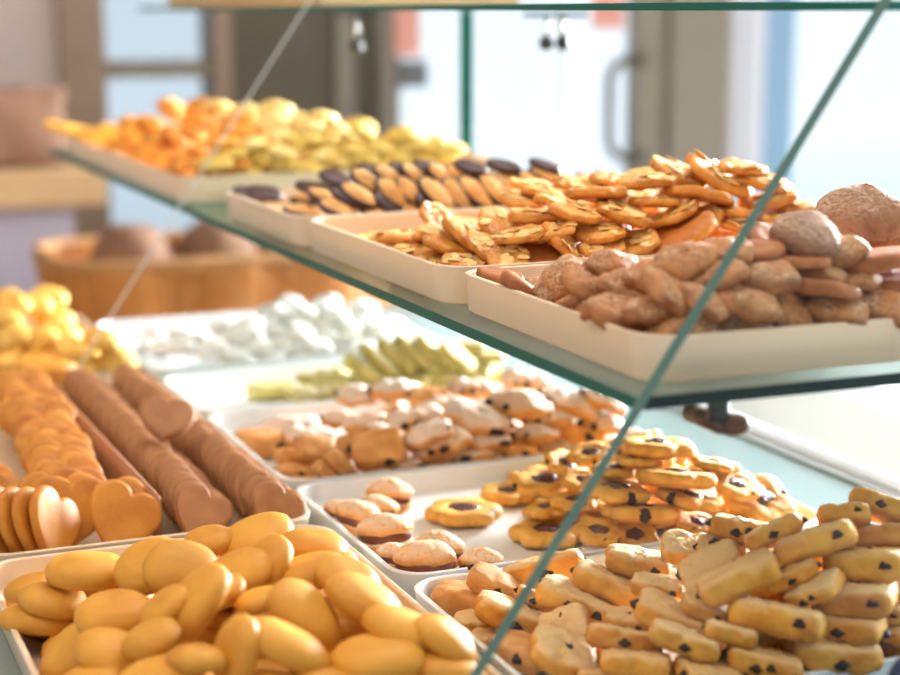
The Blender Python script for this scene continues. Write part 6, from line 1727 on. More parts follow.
def biscuit(name, light, dark, scale=90, bump=.25, rough=.6, under=None, powder=0, pcol=(240, 234, 226), fine=420, crack=0, sss=.03, spread=.12):
    """baked dough: two browning tones, fine crumb, browner underside, optional icing sugar or painted highlight on its top face"""
    m, nt, out = new_mat(name); L = nt.links
    tc = N(nt, 'ShaderNodeTexCoord'); oi = N(nt, 'ShaderNodeObjectInfo')
    off = N(nt, 'ShaderNodeVectorMath', operation='SCALE'); off.inputs[0].default_value = (7, 3, 5)
    L.new(oi.outputs['Random'], off.inputs['Scale'])
    ad = N(nt, 'ShaderNodeVectorMath', operation='ADD')
    L.new(tc.outputs['Object'], ad.inputs[0]); L.new(off.outputs[0], ad.inputs[1])
    n1 = N(nt, 'ShaderNodeTexNoise'); n1.inputs['Scale'].default_value = scale; n1.inputs['Detail'].default_value = 5
    n2 = N(nt, 'ShaderNodeTexNoise'); n2.inputs['Scale'].default_value = fine; n2.inputs['Detail'].default_value = 4
    for n in (n1, n2): L.new(ad.outputs[0], n.inputs['Vector'])
    rp = N(nt, 'ShaderNodeMapRange'); rp.inputs[1].default_value = .36; rp.inputs[2].default_value = .68
    L.new(n1.outputs['Fac'], rp.inputs[0])
    mx = N(nt, 'ShaderNodeMix', data_type='RGBA')
    mx.inputs[6].default_value = (*lin(light), 1); mx.inputs[7].default_value = (*lin(dark), 1)
    L.new(rp.outputs[0], mx.inputs[0])
    col = mx.outputs[2]
    sx = N(nt, 'ShaderNodeSeparateXYZ'); L.new(tc.outputs['Normal'], sx.inputs[0])
    if under:
        r2 = N(nt, 'ShaderNodeMapRange'); r2.inputs[1].default_value = -.25; r2.inputs[2].default_value = -.75
        L.new(sx.outputs['Z'], r2.inputs[0])
        m2 = N(nt, 'ShaderNodeMix', data_type='RGBA'); m2.inputs[7].default_value = (*lin(under), 1)
        L.new(col, m2.inputs[6]); L.new(r2.outputs[0], m2.inputs[0]); col = m2.outputs[2]
    # piece-to-piece variation in how dark it was baked
    hv = N(nt, 'ShaderNodeHueSaturation')
    vr = N(nt, 'ShaderNodeMapRange'); vr.inputs[3].default_value = 1-spread; vr.inputs[4].default_value = 1+spread
    L.new(oi.outputs['Random'], vr.inputs[0]); L.new(vr.outputs[0], hv.inputs['Value']); L.new(col, hv.inputs['Color'])
    col = hv.outputs[0]
    if powder:
        a = N(nt, 'ShaderNodeMapRange'); a.inputs[1].default_value = .15; a.inputs[2].default_value = .75
        L.new(sx.outputs['Z'], a.inputs[0])
        b_ = N(nt, 'ShaderNodeMapRange'); b_.inputs[1].default_value = .62-.45*powder; b_.inputs[2].default_value = .80-.45*powder
        ns = N(nt, 'ShaderNodeMath', operation='MULTIPLY_ADD'); ns.inputs[1].default_value = .5
        L.new(n2.outputs['Fac'], ns.inputs[0]); 
        h = N(nt, 'ShaderNodeMath', operation='MULTIPLY'); h.inputs[1].default_value = .5
        L.new(n1.outputs['Fac'], h.inputs[0]); L.new(h.outputs[0], ns.inputs[2])
        L.new(ns.outputs[0], b_.inputs[0])
        mu = N(nt, 'ShaderNodeMath', operation='MULTIPLY'); L.new(a.outputs[0], mu.inputs[0]); L.new(b_.outputs[0], mu.inputs[1])
        mp = N(nt, 'ShaderNodeMath', operation='MULTIPLY'); L.new(mu.outputs[0], mp.inputs[0])
        pr_ = N(nt, 'ShaderNodeMapRange'); pr_.inputs[3].default_value = .62; pr_.inputs[4].default_value = 1.0
        pw_ = N(nt, 'ShaderNodeMath', operation='FRACT'); pm_ = N(nt, 'ShaderNodeMath', operation='MULTIPLY'); pm_.inputs[1].default_value = 7.31
        L.new(oi.outputs['Random'], pm_.inputs[0]); L.new(pm_.outputs[0], pw_.inputs[0]); L.new(pw_.outputs[0], pr_.inputs[0]); L.new(pr_.outputs[0], mp.inputs[1])
        m3 = N(nt, 'ShaderNodeMix', data_type='RGBA'); m3.inputs[7].default_value = (*lin(pcol), 1)
        L.new(col, m3.inputs[6]); L.new(mp.outputs[0], m3.inputs[0]); col = m3.outputs[2]
    b = N(nt, 'ShaderNodeBsdfPrincipled'); b.inputs['Roughness'].default_value = rough
    b.inputs['Subsurface Weight'].default_value = sss; b.inputs['Subsurface Radius'].default_value = (.004, .002, .001); b.inputs['Subsurface Scale'].default_value = 1
    b.inputs['Specular IOR Level'].default_value = .35
    L.new(col, b.inputs['Base Color'])
    bp = N(nt, 'ShaderNodeBump'); bp.inputs['Strength'].default_value = min(1, bump*1.8); bp.inputs['Distance'].default_value = .0016
    L.new(n2.outputs['Fac'], bp.inputs['Height']); nrm = bp.outputs[0]
    if crack:
        vo = N(nt, 'ShaderNodeTexVoronoi', feature='DISTANCE_TO_EDGE'); vo.inputs['Scale'].default_value = crack
        L.new(ad.outputs[0], vo.inputs['Vector'])
        vr2 = N(nt, 'ShaderNodeMapRange'); vr2.inputs[2].default_value = .16
        L.new(vo.outputs['Distance'], vr2.inputs[0])
        b2 = N(nt, 'ShaderNodeBump'); b2.inputs['Strength'].default_value = .6; b2.inputs['Distance'].default_value = .0012
        L.new(vr2.outputs[0], b2.inputs['Height']); L.new(nrm, b2.inputs['Normal']); nrm = b2.outputs[0]
    L.new(nrm, b.inputs['Normal']); L.new(b.outputs[0], out.inputs[0])
    return m
def glass(name, tint, refl=1.0):
    m, nt, out = new_mat(name); L = nt.links
    t = N(nt, 'ShaderNodeBsdfTransparent'); t.inputs[0].default_value = (*tint, 1)
    g = N(nt, 'ShaderNodeBsdfGlossy'); g.inputs['Roughness'].default_value = .02; g.inputs[0].default_value = (.9, 1, .97, 1)
    f = N(nt, 'ShaderNodeFresnel'); f.inputs['IOR'].default_value = 1.38
    k = N(nt, 'ShaderNodeMath', operation='MULTIPLY'); k.inputs[1].default_value = refl; L.new(f.outputs[0], k.inputs[0])
    mx = N(nt, 'ShaderNodeMixShader'); L.new(k.outputs[0], mx.inputs[0]); L.new(t.outputs[0], mx.inputs[1]); L.new(g.outputs[0], mx.inputs[2])
    L.new(mx.outputs[0], out.inputs[0]); return m
def edge_glass(name, rgb, rough=.15):
    m = plain(name, rgb, rough, coat=0); m.node_tree.nodes['Principled BSDF'].inputs['Specular IOR Level'].default_value = .25; return m

M = {}
M['yellow'] = biscuit('yellow_dough', (218, 158, 58), (198, 132, 40), 30, .10, .5, under=(222, 160, 66), fine=260, spread=.07)
M['gold_heart'] = biscuit('golden_dough', (206, 138, 50), (178, 104, 30), 40, .10, .5, under=(196, 122, 50), spread=.09)
M['brown_heart'] = biscuit('cocoa_dough', (170, 116, 70), (146, 94, 54), 50, .12, .55, spread=.07)
M['flower'] = biscuit('shortbread', (240, 188, 94), (216, 148, 52), 70, .30, .6, under=(206, 146, 70), spread=.07)
M['square'] = biscuit('sugared_shortbread', (232, 172, 70), (204, 128, 36), 55, .4, .65, under=(204, 138, 54), powder=.8, pcol=(240, 206, 152), spread=.08)
M['sandwich'] = biscuit('almond_shell', (236, 178, 110), (214, 144, 74), 110, .6, .65, powder=.6, pcol=(246, 222, 194), spread=.06)
M['powder'] = biscuit('dusted_dough', (222, 166, 98), (192, 128, 62), 60, .5, .7, powder=.95, pcol=(244, 228, 216))
M['block'] = biscuit('toasted_dough', (226, 170, 104), (200, 132, 66), 60, .3, .6, spread=.15)
M['pistachio'] = biscuit('green_dough', (206, 196, 122), (170, 156, 78), 60, .3, .65, powder=.35, pcol=(236, 232, 204))
M['sugar'] = biscuit('icing_sugar_crust', (236, 232, 228), (214, 206, 198), 60, .4, .8, powder=1.3, pcol=(248, 248, 250))
M['brown'] = biscuit('macaroon_dough', (192, 130, 80), (132, 78, 42), 65, .5, .5, under=(160, 90, 42), powder=.35, pcol=(232, 194, 152))  # pale top tone of the macaroons is a painted highlight
M['crackle'] = biscuit('crackled_dough', (172, 124, 94), (134, 90, 64), 60, .7, .7, powder=.45, pcol=(204, 168, 146), crack=120)
M['slab'] = biscuit('flat_dough', (172, 106, 60), (142, 78, 38), 60, .3, .5, under=(172, 104, 52))
M['almond'] = biscuit('almond_dough', (228, 158, 68), (194, 114, 36), 60, .4, .5, under=(190, 112, 48), powder=.2, pcol=(248, 226, 178), spread=.1)
M['flake'] = biscuit('almond_flake', (242, 204, 132), (230, 174, 92), 80, .1, .5, spread=.05)
M['dipped'] = biscuit('finger_dough', (230, 180, 116), (206, 144, 78), 60, .25, .6)
M['rough'] = biscuit('orange_dough', (236, 164, 62), (196, 112, 34), 60, .6, .6, spread=.16)
M['cream'] = biscuit('pale_dough', (244, 218, 150), (232, 182, 90), 60, .4, .6)
M['olive'] = biscuit('yellow_green_dough', (226, 190, 96), (196, 154, 62), 60, .4, .6)
M['lump'] = biscuit('butter_dough', (240, 194, 98), (218, 156, 62), 55, .35, .55)
M['stick'] = biscuit('stick_dough', (244, 190, 84), (228, 158, 52), 60, .3, .55)
M['chip'] = plain('dark_chocolate_chip', (52, 26, 18), .6, scale=200)
M['choc'] = plain('dark_chocolate_coat', (62, 34, 34), .32, scale=120, bump=.2)
M['jam'] = plain('dark_berry_jam', (96, 62, 66), .25, scale=220, var=.35, bump=.8, coat=.4)
M['cocoa_fill'] = plain('cocoa_filling', (120, 62, 36), .5, scale=200)
M['tray'] = plain('cream_melamine', (242, 244, 246), .3, scale=8, var=.03, coat=.2)
M['glass'] = glass('clear_glass', (.985, .995, .99), .25)
M['shelfglass'] = glass('green_shelf_glass', (.955, .985, .968), .9)
M['edge'] = edge_glass('teal_glass_edge', (0, 92, 80), .4)
M['paleedge'] = edge_glass('pale_glass_edge', (80, 114, 108), .3)
M['darkedge'] = edge_glass('dark_glass_edge', (14, 40, 40), .35)
M['litedge'] = edge_glass('lit_glass_edge', (214, 222, 220), .3)  # white stands for the light that the far panel's edge catches
M['tray_warm_lit'] = plain('warm_lit_melamine', (228, 204, 174), .35, scale=8, var=.03, coat=.2)  # beige puts the warm lamp light into the tray colour
M['divider'] = plain('brown_divider', (176, 118, 78), .5, scale=20)
M['pane'] = glass('window_glass', (.96, .98, 1.0), .12)
M['tintpane'] = glass('tinted_window_glass', (.76, .80, .83), .12)
M['steel'] = plain('brushed_steel', (170, 170, 165), .3, metallic=1, scale=30)
M['deck'] = plain('grey_green_deck', (122, 142, 140), .25, scale=5, var=.05, coat=.4)
M['cabinet'] = plain('white_laminate', (222, 220, 214), .5, scale=4, var=.03)
M['floor'] = plain('pale_stone_floor', (236, 238, 240), .35, scale=2, var=.06)
M['wall'] = plain('warm_white_plaster', (216, 202, 194), .8, scale=6, var=.03)
M['beigewood'] = plain('beige_wood', (204, 170, 126), .6, scale=12, var=.12)
M['greyframe'] = plain('taupe_door_frame', (150, 140, 124), .45, scale=10, var=.06)
M['darktaupe'] = plain('dark_taupe_panel', (100, 90, 70), .5, scale=7, var=.2)
M['whiteframe'] = plain('white_frame_paint', (232, 234, 240), .45)
M['blueframe'] = plain('pale_blue_strip', (150, 186, 214), .4)
M['pink'] = plain('coral_paper', (246, 176, 158), .8)
M['greypaper'] = plain('grey_card', (120, 122, 122), .8)
M['wicker'] = plain('honey_wicker', (196, 128, 60), .6, scale=25, var=.3)
M['rim'] = plain('wicker_rim', (176, 126, 76), .6, scale=25, var=.25)
M['trimwood'] = plain('muted_trim_wood', (164, 140, 118), .6, scale=12, var=.12)
M['kraft'] = plain('brown_kraft_paper', (160, 122, 98), .85, scale=14, var=.15)
M['bread'] = plain('dark_crust', (132, 96, 72), .8, scale=20, var=.3, bump=.4)
M['lilac'] = plain('lilac_grey_shade', (176, 172, 190), .6)  # violet grey painted in for the shadow below the bench board
M['knob'] = plain('bronze_knob', (92, 62, 44), .3, metallic=.4)
M['blue'] = plain('dark_blue_plastic', (44, 66, 98), .4)
M['pavement'] = plain('pale_blue_pavement', (226, 234, 240), .8, scale=.6, var=.05)
M['facade'] = plain('white_facade', (234, 238, 242), .8, scale=.4, var=.05)
M['carpaint'] = plain('grey_blue_car_paint', (120, 138, 156), .3)
M['dark'] = plain('black_metal', (40, 42, 44), .4)

# ------------------------------------------------------------------ mesh helpers
def link(name, me, parent=None):
    o = bpy.data.objects.new(name, me); COL.objects.link(o)
    if parent is not None: o.parent = parent
    return o
def finish(bm, name, mats, smooth=True):
    bmesh.ops.recalc_face_normals(bm, faces=bm.faces[:])
    me = bpy.data.meshes.new(name); bm.to_mesh(me); bm.free()
    for m in (mats if isinstance(mats, (list, tuple)) else [mats]): me.materials.append(m)
    if smooth:
        for p in me.polygons: p.use_smooth = True
    return me
def rounded(bm, prof, outline, na=40, warp=None, amp=0, freq=120, seed=0, mat=0, off=(0, 0, 0)):
    """closed shell: rings of an outline swept through a (rho, z) profile that runs from top centre to bottom centre"""
    pts = [outline(2*math.pi*k/na) for k in range(na)]
    rings = []
    def put(x, y, z):
        if warp: x, y, z = warp(x, y, z)
        if amp:
            q = Vector((x*freq+seed*3.1, y*freq-seed*1.7, z*freq+seed))
            d = noise.noise_vector(q)*amp
            d += noise.noise_vector(q*2.3)*amp*.5
            x += d.x; y += d.y; z += d.z
        return bm.verts.new((x+off[0], y+off[1], z+off[2]))
    n0 = len(bm.faces)
    for rho, z in prof:
        if rho <= 1e-6: rings.append([put(0, 0, z)])
        else: rings.append([put(px*rho, py*rho, z) for px, py in pts])
    fs = []
    for a, b in zip(rings, rings[1:]):
        for k in range(na):
            k2 = (k+1) % na
            if len(a) == 1: fs.append(bm.faces.new((a[0], b[k], b[k2])))
            elif len(b) == 1: fs.append(bm.faces.new((a[k], b[0], a[k2])))
            else: fs.append(bm.faces.new((a[k], b[k], b[k2], a[k2])))
    for f in fs: f.material_index = mat; f.smooth = True
def ell(W, B, n=2.0, egg=0, lob=0, lk=6, ph=0):
    def f(t):
        c, s = math.cos(t), math.sin(t)
        r = (abs(c)**n+abs(s)**n)**(-1/n)
        r *= 1+egg*c+lob*math.cos(lk*t+ph)
        return (W/2*r*c, B/2*r*s)
    return f
def heart_outline(W, B):
    raw = []
    for k in range(360):
        t = 2*math.pi*k/360
        raw.append((16*math.sin(t)**3, 13*math.cos(t)-5*math.cos(2*t)-2*math.cos(3*t)-math.cos(4*t)))
    mx = 16.0
    pts = [(x/mx*W/2, (y+2.5)/14.5*B/2*1.0) for x, y in raw]
    pol = sorted((math.atan2(y, x) % (2*math.pi), math.hypot(x, y)) for x, y in pts)
    def f(t):
        t %= 2*math.pi
        best = min(pol, key=lambda p: min(abs(p[0]-t), 2*math.pi-abs(p[0]-t)))
        r = best[1]*.62+.38*W*.47
        return (r*math.cos(t), r*math.sin(t))
    return f
def flower_outline(W, B, k=6, ph=0):
    def f(t):
        f_ = ((t+ph+math.pi/k) % (2*math.pi/k))-math.pi/k; q_ = 1.9/k
        r = .60*math.cos(f_)+math.sqrt(max(.0, .42**2-(.60*math.sin(f_))**2))
        return (W/2*r*math.cos(t), B/2*r*math.sin(t))
    return f
def lens(T, pt=2.2, pb=6, flat=.85, top=.5, k=9):
    pr = []
    for i in range(k):
        r = i/(k-1)*.97
        pr.append((r, T*top*(1-.86*r**pt)))
    pr.append((1.0, -T*.10))
    for i in reversed(range(k)):
        r = i/(k-1)*.955
        pr.append((r, -T*(1-top)*(1-(1-flat)*1.6*r**pb if r < .9 else 1-(1-flat)*1.6*r**pb)))
    return pr
def slabprof(T, edge=.09, dome=.12, k=4, dimple=None):
    pr = []
    for i in range(k+1):
        r = i/k*(1-edge*1.6)
        z = T/2*(1-dome*r*r)
        if dimple and r < dimple[0]: z -= dimple[1]*(1-(r/dimple[0])**3)
        pr.append((r, z))
    for a in (25, 50, 72, 90, 110, 140):
        q = math.radians(a)
        pr.append((1-edge+edge*math.sin(q), T*.5*(1-dome)*math.cos(q)*.98))
    for i in reversed(range(k+1)):
        r = i/k*(1-edge*1.6); pr.append((r, -T/2))
    return pr
def blob(r, seed, sq=.8):
    bm = bmesh.new(); bmesh.ops.create_icosphere(bm, subdivisions=2, radius=r)
    for v in bm.verts:
        v.co += v.co.normalized()*noise.noise(v.co*400+Vector((seed, 0, 0)))*r*.55; v.co.z *= sq
    return bm
def add_box(bm, c, s, mat=0, rot=None):
    r = bmesh.ops.create_cube(bm, size=1.0)
    for v in r['verts']:
        v.co = Vector((v.co.x*s[0], v.co.y*s[1], v.co.z*s[2]))
        if rot is not None: v.co = rot @ v.co
        v.co += Vector(c)
    for f in {f for v in r['verts'] for f in v.link_faces}: f.material_index = mat
def box_obj(name, lo, hi, m, parent=None, bev=0):
    bm = bmesh.new(); c = [(a+b)/2 for a, b in zip(lo, hi)]; s = [abs(b-a) for a, b in zip(lo, hi)]
    add_box(bm, c, s)
    if bev: bmesh.ops.bevel(bm, geom=bm.edges[:], offset=bev, segments=2, affect='EDGES', profile=.6)
    return link(name, finish(bm, name, m, False), parent)
def tube_bm(bm, pts, r, seg=12):
    prev = None; pts = [Vector(p) for p in pts]
    for i, p in enumerate(pts):
        d = ((pts[min(i+1, len(pts)-1)]-pts[max(i-1, 0)])).normalized()
        a = d.orthogonal().normalized() if prev is None else (prev[1]-d*prev[1].dot(d)).normalized()
        b = d.cross(a)
        ring = [bm.verts.new(p+(a*math.cos(2*math.pi*k/seg)+b*math.sin(2*math.pi*k/seg))*r) for k in range(seg)]
        if prev:
            for k in range(seg): bm.faces.new((prev[0][k], prev[0][(k+1) % seg], ring[(k+1) % seg], ring[k]))
        else: bm.faces.new(ring[::-1])
        prev = (ring, a)
    bm.faces.new(prev[0])
def tag(o, label, cat, group=None):
    o['label'] = label; o['category'] = cat
    if group: o['group'] = group
    return o
def struct(o): o['kind'] = 'structure'; return o
def empty(name, loc=(0, 0, 0)):
    o = bpy.data.objects.new(name, None); COL.objects.link(o); o.location = loc; return o

# ------------------------------------------------------------------ biscuit prototypes: kind -> list of variants, a variant = (root mesh or None, [(part name, mesh, loc)])
NAMES = dict(yellow='oval_biscuit', flower='flower_biscuit', square='chocolate_chip_biscuit', sandwich='sandwich_biscuit', powder='sugar_dusted_biscuit', block='block_biscuit', pistachio='green_biscuit', sugar='sugar_coated_biscuit', brown='brown_macaroon', crackle='crackled_biscuit', slab='flat_biscuit', almond='almond_biscuit', dipped='chocolate_bottomed_biscuit', rough='rough_biscuit', lump='lumpy_biscuit', stick='biscuit_stick', cream='pale_biscuit', olive='yellow_biscuit', gold_heart='heart_biscuit', brown_heart='cocoa_heart_biscuit')
def shell(name, prof, outline, m, **kw):
    bm = bmesh.new(); rounded(bm, prof, outline, **kw); return finish(bm, name, m)
PROTO = {}
def build_protos():
    P = PROTO
    P['yellow'] = [(shell('oval_biscuit', lens(.0150, 3.8, 9, .95, .60), ell(.047, .042, 2.1, e*.6, .014, 3, s), M['yellow'], na=44, amp=.0006, freq=45, seed=s), []) for s, e in ((1, .06), (2, .0), (3, .10), (4, .03))]
    P['gold_heart'] = [(shell('heart_biscuit', slabprof(.0075, .10, .1), heart_outline(.052, .050), M['gold_heart'], na=64, amp=.0005, freq=60, seed=s), []) for s in (1, 2)]
    P['brown_heart'] = [(shell('cocoa_heart_biscuit', slabprof(.0075, .10, .1), heart_outline(.046, .044), M['brown_heart'], na=64, amp=.0004, freq=60, seed=s), []) for s in (1, 2)]
    chipm = [finish(blob(.0046-.0004*s, s), 'chocolate_chip', M['chip']) for s in (1, 2, 3)]
    jam = [shell('jam_centre', lens(.005, 2, 3, .6, .6), ell(.0225, .0205, 2, 0, .06, 5, s), M['jam'], na=28, amp=.0012, freq=160, seed=s) for s in (1, 2)]
    P['flower'] = []
    for s in (1, 2, 3, 4):
        me = shell('flower_biscuit', slabprof(.0100, .12, .14, 6, (.46, .0030)), flower_outline(.053, .051, 6 if s != 3 else 5, s), M['flower'], na=66, amp=.0007, freq=110, seed=s)
        parts = [('jam_centre', jam[s % 2], (0, 0, .0030))]
        for k in range(3):
            a = s*1.3+k*2.1+.35*s*k; r = .0205
            parts.append(('chocolate_chip', chipm[k], (r*math.cos(a), r*.96*math.sin(a), -.001+.0015*k)))
        P['flower'].append((me, parts))
    P['square'] = []
    for s in (1, 2, 3, 4, 5):
        W, B, T = (.043, .031, .0145) if s != 4 else (.038, .034, .0145)
        me = shell('chocolate_chip_biscuit', slabprof(T, .13, .10, 7), ell(W, B, 5.2, .02*(s-3), .012, 3, s), M['square'], na=72, amp=.0015, freq=150, seed=s*2)
        rr = random.Random(s*17); parts = []
        side = [(W/2*.91, rr.uniform(-.5, .5)*B*.6, -.001), (rr.uniform(-.6, .1)*W*.55, -B/2*.90, -.0015), (rr.uniform(.1, .6)*W*.55, -B/2*.89, .001), (rr.uniform(-.6, .6)*W*.4, B/2*.94, 0), (-W/2*.91, rr.uniform(-.5, .5)*B*.6, .001), (rr.uniform(-.3, .3)*W, rr.uniform(-.3, .3)*B, T/2*.72)]
        keep = rr.sample(range(6), 3)
        for k, p in enumerate(side):
          if k in keep: parts.append(('chocolate_chip', chipm[k % 3], p))
        P['square'].append((me, parts))
    P['powder'] = []
    for s in (1, 2, 3, 4):
        me = shell('sugar_dusted_biscuit', lens(.016, 2.8, 6, .8, .55), ell(.046, .033, 2.7, .05*(s-2), .03, 4, s), M['powder'], na=44, amp=.0028, freq=80, seed=s)
        rr = random.Random(s); parts = []
        for k in range(3):
            a = rr.uniform(3.4, 6.0) if k else rr.uniform(0, 3); parts.append(('chocolate_chip', chipm[k], (.0215*math.cos(a), .0148*math.sin(a), .0005)))
        P['powder'].append((me, parts))
    P['block'] = [(shell('block_biscuit', slabprof(.017, .14, .12, 5), ell(.040, .028, 5), M['block'], na=52, amp=.0010, freq=90, seed=s), [('chocolate_chip', chipm[0], (.006, -.0132, .001)), ('chocolate_chip', chipm[1], (-.019, .004, .002))][:s % 3]) for s in (1, 2, 3)]
    P['pistachio'] = [(shell('green_biscuit', slabprof(.012, .16, .14, 5), ell(.042, .026, 3.4), M['pistachio'], na=44, amp=.0010, freq=90, seed=s), []) for s in (1, 2)]
    P['sugar'] = [(shell('sugar_coated_biscuit', lens(.018, 2.4, 5, .75, .6), ell(.034, .024, 2.3, 0, .05, 3, s), M['sugar'], na=36, amp=.0016, freq=90, seed=s), []) for s in (1, 2, 3)]
    P['sandwich'] = []
    for s in (1, 2, 3):
        o = ell(.035, .027, 2.1, .04, .02, 3, s)
        top = shell('top_shell', lens(.0115, 2.2, 9, .95, .80), o, M['sandwich'], na=40, amp=.0011, freq=110, seed=s, off=(0, 0, .0046))
        bot = shell('bottom_shell', [(r, -z) for r, z in reversed(lens(.0115, 2.2, 9, .95, .80))], o, M['sandwich'], na=40, amp=.0011, freq=110, seed=s+5, off=(0, 0, -.0046))
        fil = shell('cocoa_filling', slabprof(.0062, .06, .05, 3), ell(.0335, .0256, 2.1, .04), M['cocoa_fill'], na=36, amp=.0004, freq=130, seed=s)
        P['sandwich'].append((None, [('top_shell', top, (0, 0, 0)), ('cocoa_filling', fil, (0, 0, 0)), ('bottom_shell', bot, (0, 0, 0))]))
    P['brown'] = [(shell('brown_macaroon', lens(.017, 2.0, 8, .94, .58), ell(.046, .038, 2.15, .05*(s-2), .03, 3, s), M['brown'], na=56, amp=.0030, freq=75, seed=s), []) for s in (1, 2, 3, 4)]
    P['crackle'] = [(shell('crackled_biscuit', lens(.028, 2.1, 8, .94, .62), ell(.052, .047, 2.1, 0, .02, 5, s), M['crackle'], na=60, amp=.0016, freq=110, seed=s), []) for s in (1, 2)]
    P['slab'] = [(shell('flat_biscuit', slabprof(.009, .10, .1, 5), ell(.046, .040, 2.2, .03, .02, 3, s), M['slab'], na=44, amp=.0009, freq=80, seed=s), []) for s in (1, 2)]
    P['almond'] = []
    for s in (1, 2, 3, 4, 5):
        rr = random.Random(s*5); ph = rr.uniform(0, 6)
        w = lambda x, y, z, ph=ph: (x, y, z+.0012*((x*x+y*y)/.00053)*math.cos(2*math.atan2(y, x)+ph))
        bm = bmesh.new()
        rounded(bm, slabprof(.0075, .10, .1, 5), ell(.046, .043, 2, 0, .04, 7, s), na=56, warp=w, amp=.0010, freq=120, seed=s)
        for k in range(13):
            a = rr.uniform(0, 6.28); r = .0190*math.sqrt(rr.random())
            x, y = r*math.cos(a), r*math.sin(a)
            _, _, z = w(x, y, .0040)
            fb = bmesh.new(); rounded(fb, slabprof(.0011, .12, .1, 2), ell(.0126, .0084, 1.8, .15), na=12)
            mt = Matrix.Translation((x, y, z)) @ Matrix.Rotation(rr.uniform(0, 6.28), 4, 'Z') @ Matrix.Rotation(rr.uniform(-.35, .35), 4, 'X') @ Matrix.Rotation(rr.uniform(-.3, .3), 4, 'Y')
            base = {v: bm.verts.new(mt @ v.co) for v in fb.verts}
            for f in fb.faces:
                g = bm.faces.new([base[v] for v in f.verts]); g.material_index = 1; g.smooth = True
            fb.free()
        P['almond'].append((finish(bm, 'almond_biscuit', [M['almond'], M['flake']]), []))
    P['dipped'] = []
    for s in (1, 2, 3):
        bis = shell('chocolate_bottomed_biscuit', lens(.012, 2.2, 6, .8, .62), ell(.042, .026, 2.1, .03), M['dipped'], na=40, amp=.0006, freq=90, seed=s)
        T = .0125; pr = []
        for i in range(8): pr.append((i/7*.97, .0014))
        pr += [(1.0, -.0008), (.97, -.004), (.9, -.0054), (.6, -.0060), (0, -.0064)]
        coat = shell('chocolate_coating', pr, ell(.0462, .0300, 2.1, .03), M['choc'], na=44)
        P['dipped'].append((bis, [('chocolate_coating', coat, (0, 0, 0))]))
    P['rough'] = [(shell('rough_biscuit', lens(.017, 2.2, 6, .85, .6), ell(.044, .040, 2.1, 0, .05, 5, s), M['rough'], na=40, amp=.0026, freq=90, seed=s), []) for s in (1, 2, 3)]
    P['cream'] = [(shell('pale_biscuit', lens(.018, 2.2, 6, .85, .6), ell(.044, .040, 2.1, 0, .04, 5, s), M['cream'], na=40, amp=.0018, freq=90, seed=s), []) for s in (1, 2)]
    P['olive'] = [(shell('yellow_biscuit', lens(.016, 2.2, 6, .85, .6), ell(.044, .036, 2.1, 0, .04, 4, s), M['olive'], na=40, amp=.0018, freq=90, seed=s), []) for s in (1, 2)]
    P['lump'] = [(shell('lumpy_biscuit', lens(.022, 2.6, 5, .7, .56), ell(.040, .034, 2.2, .06, .05, 3, s), M['lump'], na=40, amp=.0022, freq=70, seed=s), []) for s in (1, 2, 3)]
    P['stick'] = [(shell('biscuit_stick', slabprof(.011, .2, .2, 4), ell(.085, .016, 3.4, 0, .02, 9, s), M['stick'], na=48, amp=.0012, freq=80, seed=s), []) for s in (1, 2)]
build_protos()

GROUPS = dict(L0='oval biscuits heaped in the front left tray', L1='heart biscuits standing in the left tray', L2='lumpy biscuits heaped in the far left tray', M0='chocolate chip biscuits heaped in the nearest tray', M1='biscuits in the white tray with flower biscuits', M2='sugar dusted biscuits in the middle tray', M3='green biscuits heaped behind the sugar dusted ones', M4='white sugar coated biscuits in the far tray', A='brown biscuits on the upper shelf', B='almond biscuits on the upper shelf', C='chocolate bottomed biscuits on the upper shelf', D='golden biscuits at the far end of the upper shelf')
first = {}
def place(kind, loc, q, s, vi):
    """the first biscuit of a variant is built; later ones are object copies of it and of each of its parts"""
    var = PROTO[kind][vi % len(PROTO[kind])]; key = (kind, vi % len(PROTO[kind]))
    if key not in first:
        root = link(NAMES[kind], var[0]) if var[0] else empty(NAMES[kind])
        for pn, me, pl in var[1]:
            c = link(pn, me, root); c.location = pl
        first[key] = root; r = root
    else:
        r = first[key].copy(); COL.objects.link(r)
        for ch in list(first[key].children):
            c = ch.copy(); COL.objects.link(c); c.parent = r
    r.rotation_mode = 'QUATERNION'
    r.location = loc; r.rotation_quaternion = q; r.scale = (s, s, s)
    return r
for t in DATA:
    for i, row in enumerate(DATA[t]):
        kind, x, y, z, qw, qx, qy, qz, s, fill, rowtag = row
        o = place(kind, (x, y, z+ZD), (qw, qx, qy, qz), s, (i*7+3) % 11)
        lab = LABELS[t].get(i) or HIDDEN[t, kind]
        tag(o, lab, 'biscuit', GROUPS[t])

